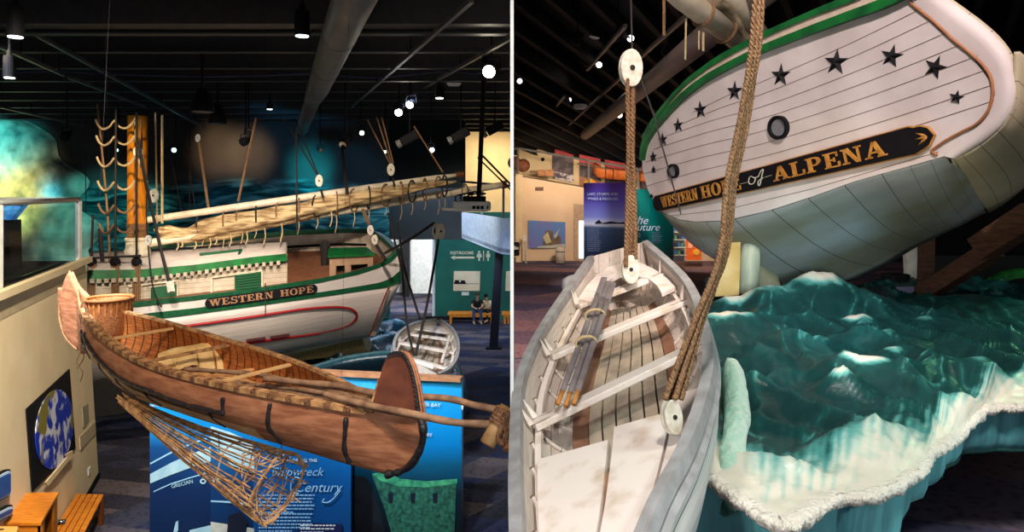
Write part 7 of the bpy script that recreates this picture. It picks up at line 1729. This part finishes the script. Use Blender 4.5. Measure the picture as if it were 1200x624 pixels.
# purple ship panel and teal panels
m_purp = pic_mat('purple_sky_photo', [(0, lin(16, 40, 60)), (.35, lin(24, 44, 70)), (.60, lin(60, 84, 116)), (.635, lin(225, 225, 240)), (.70, lin(140, 146, 220)), (.85, lin(96, 80, 186)), (1, lin(84, 50, 140))], nscale=2, namt=.02)
pa, pb_ = P(684, 0, 20.5), P(733, 0, 19.8); zt1 = CZ+(HOR-214.5)/F*20.5
t = root('ship_photo_panel', (pa.x, pa.y, ZR), 'tall purple and blue panel with a ship on the horizon', 'exhibit')
board(pa, pb_, zt1-.0, ZR, .12, m_purp, 'panel', t)
def q2(x, y, e=.03): k = (x-684)/49; return P(x, y, 20.5-.7*k)+Vector((0, -e, 0))
def s2(pts, mat, nm, e=.03): MB().slab([q2(x, y, e) for x, y in pts], (0, -.008, 0)).build(nm, mat, t)
s2([(697, 261), (700, 259), (702, 257.5), (703, 259.5), (706, 261), (704, 262), (698, 262)], m_pd, 'printed_ship'); s2([(706, 261.5), (715, 259.5), (725, 261), (733, 260), (733, 262.5), (706, 262.5)], m_pd, 'printed_shore')
RP = Matrix.Rotation(math.atan2(pb_.y-pa.y, pb_.x-pa.x), 3, 'Z')@RX
text('LAKE, STORMS AND', q2(688, 229, .06), .11, m_txt, 'lettering', t, R=RP); text('WINDS & PASSAGES', q2(688, 234.5, .06), .11, m_txt, 'lettering', t, R=RP)
def lines2(x0, x1, y0, n_, dy, fn, par, mat, h=1.0):
    mb = MB()
    for k in range(n_):
        x = x0; e = x1-rnd.uniform(0, 3)
        while x < e:
            w1 = min(rnd.uniform(1, 3.4), e-x); mb.slab([fn(a, b) for a, b in ((x, y0+k*dy), (x+w1, y0+k*dy), (x+w1, y0+k*dy+h), (x, y0+k*dy+h))], (0, -.004, 0)); x += w1+.6
    mb.build('body_text', mat, par)
m_dim = M('dim_print', lin(130, 140, 170))
lines2(688, 704, 268, 12, 2.3, lambda x, y: q2(x, y, .05), t, m_dim)
m_tea = pic_mat('teal_photo', [(0, lin(8, 30, 30)), (.4, lin(10, 30, 32)), (.6, lin(14, 90, 84)), (1, lin(20, 160, 140))], nscale=5, namt=.12)
pa2, pb2 = P(733.5, 0, 19.8), P(760.5, 0, 20.2); zt2 = CZ+(HOR-222)/F*20
t = root('future_panel', (pa2.x, pa2.y, ZR), 'dark teal panel with script title beside the purple ship panel', 'exhibit')
board(pa2, pb2, zt2, ZR, .12, m_tea, 'panel', t)
text('the', P(741, 263, 19.7), .34, m_txt, 'title_lettering', t, R=RX, shear=.35); text('Future', P(740, 270.5, 19.7), .30, m_txt, 'title_lettering', t, R=RX, shear=.35)
lines2(742, 755, 256, 1, 2, lambda x, y: P(x, y, 19.75), t, m_txt); lines2(742, 753, 273, 3, 2, lambda x, y: P(x, y, 19.75), t, m_dim)
m_tea2 = pic_mat('bright_teal_photo', [(0, lin(30, 70, 60)), (.3, lin(90, 120, 100)), (.55, lin(10, 130, 120)), (1, lin(0, 176, 160))], nscale=3, namt=.1)
pa3, pb3 = P(761, 0, 20.2), P(789, 0, 21); zt3 = CZ+(HOR-236)/F*20.2
t = root('teal_panel', (pa3.x, pa3.y, ZR), 'bright teal panel partly behind the ship stern', 'exhibit'); board(pa3, pb3, CZ, ZR, .12, m_tea2, 'panel', t); lines2(764, 776, 272, 6, 2.4, lambda x, y: P(x, y, 20.1), t, m_dim)
# shop shelves and orange poster past the teal panel
t = root('shop_shelf', tuple(P(795, 306, 26)), 'white shelf unit with small goods between teal panel and orange board', 'shelf')
MB().slab([P(789, 258, 26.2), P(803, 260, 26.2), P(803, 307, 26.2), P(789, 307, 26.2)], (0, .05, 0)).build('back', m_white, t)
for y in (264, 272, 281, 290, 299): MB().box(P(796, y, 26), (.46, .35, .03)).build('shelf_board', m_grail, t)
for i in range(12):
    y = (271.3, 280.3, 289.3, 298.3)[i % 4]; x = 791.5+4*(i//4); tag(MB().box(P(x, y-2.2, 25.95), (.09, .09, .14)).build('shop_item', (M('item_blue', lin(60, 110, 190)), M('item_green', lin(80, 150, 110)), M('item_dark', lin(40, 40, 60)))[i % 3], None, bevel=.01), ('blue', 'green', 'dark')[i % 3]+' packaged item, '+('left', 'middle', 'right')[i//4]+' on the '+('second', 'third', 'fourth', 'lowest')[i % 4]+' level of the white shelf unit', 'shop item', 'goods on the white shelf unit')
t = root('orange_board', tuple(P(815, 304, 27)), 'bright orange board on the far wall under the ship stern', 'board')
MB().slab([P(804, 275.5, 27), P(822, 276, 27), P(822, 305, 27), P(804, 305, 27)], (0, .08, 0)).build('panel', M('orange_paint', lin(244, 110, 40)), t); MB().slab([P(807, 279, 26.97), P(812, 279, 26.97), P(811, 291, 26.97), P(806.5, 291, 26.97)], (0, -.01, 0)).build('pale_print', M('pale_orange', lin(250, 190, 160)), t)
MB().lathe(P(816, 296, 26.98), (0, -1, 0), [(0, .13), (.03, .12)], 16).build('yellow_disc', M('yellow_disc_paint', lin(250, 190, 70)), t)
tag(MB().slab([P(831, 273, 27), P(836, 276, 27), P(836, 286, 27), P(831, 286, 27)], (0, .06, 0)).build('maroon_sign', M('maroon', lin(90, 30, 40)), None), 'small maroon sign on the far wall near the rudder', 'sign')
# ceiling fittings of the gallery
for px, py, Y, r, lab, lz in ((792, 70, 17, .13, 'red glowing spotlight left of the boom in the gallery', m_lensr), (739, 45, 18, .11, 'pale green white spotlight above the hanging block', m_lensw), (702, 76, 20, .1, 'small warm spotlight left of the hanging block', m_lens), (684, 91, 22, .09, 'small warm spotlight, one down left from the hanging block', m_lens), (726, 135, 24, .12, 'warm glowing spotlight on the grey duct beside the tackle rope', m_lensr), (609, 95, 22, .1, 'white spotlight nearest the partition in the gallery', m_lensw), (667, 117, 24, .09, 'tiny white spotlight above the hexagonal fitting', m_lensw), (810, 90, 24, .09, 'tiny green white spotlight at the ship rail', m_lensw), (608, 138, 28, .07, 'faint tiny spotlight low beside the partition in the gallery', m_lensw)):
    fixture(px, py, Y, r, (.0, -1, -.5), lab, lz, 'gallery spotlights', stem=.4)
a, b = P(800, 65, 12), P(686, 158, 27)
tag(MB().tube([a+(a-b)*.35, a, b], .2, 18).build('gallery_duct', M('brown_grey_duct', (.14, .11, .095), rough=.5), None, smooth=True), 'long brown grey round duct running down left under the gallery ceiling', 'duct')
for p, q, lab in (((820, 5, 11), (745, 72, 16), 'short steel pipe rising right from the hanging block'), ((733, 30, 13), (688, 82, 19), 'gallery lighting track above the small warm spotlights'), ((732, 87, 18), (655, 157, 30), 'gallery lighting track passing behind the tackle rope'), ((662, 112, 22), (634, 147, 32), 'short gallery lighting track nearest the partition')):
    t = root('lighting_track', tuple(P(*p)), lab, 'lighting track'); MB().bar(P(*p), P(*q), .07, .07).build('track_body', M('gallery_track', (.1, .085, .08), rough=.4), t); m_ = P(*p).lerp(P(*q), .5); MB().bar(m_, m_+Vector((0, 0, .5)), .02, .02).build('hanger', m_black, t)
t = tag(MB().lathe(P(680, 128, 22), (0, 0, 1), [(0, .16), (.05, .24), (.14, .24), (.16, .15)], 6).build('hexagonal_fitting', m_white, None), 'white hexagonal ceiling fitting in the gallery', 'ceiling fitting')
t = tag(MB().lathe(P(696, 46, 16), (.2, -.2, 1), [(0, .05), (.03, .12), (.06, .12)], 16).build('ceiling_sensor', m_white, None), 'white oval ceiling fitting left of the pale green spotlight', 'ceiling fitting')
for px, py, lab in ((677, 45, 'black ceiling unit beside the white oval fitting'), (724, 40, 'black ceiling unit left of the pale green spotlight'), (783, 58, 'black lamp body beside the red glowing spotlight')):
    c = P(px, py, 16.5); t = root('black_ceiling_unit', tuple(c), lab, 'spotlight'); MB().box(c, (.22, .2, .34), R=Matrix.Rotation(.5, 3, 'Y')).build('body', m_black, t, bevel=.03); MB().tube([c, c+Vector((0, 0, ceil_gap(c)))], .02, 6).build('stem', m_black, t)
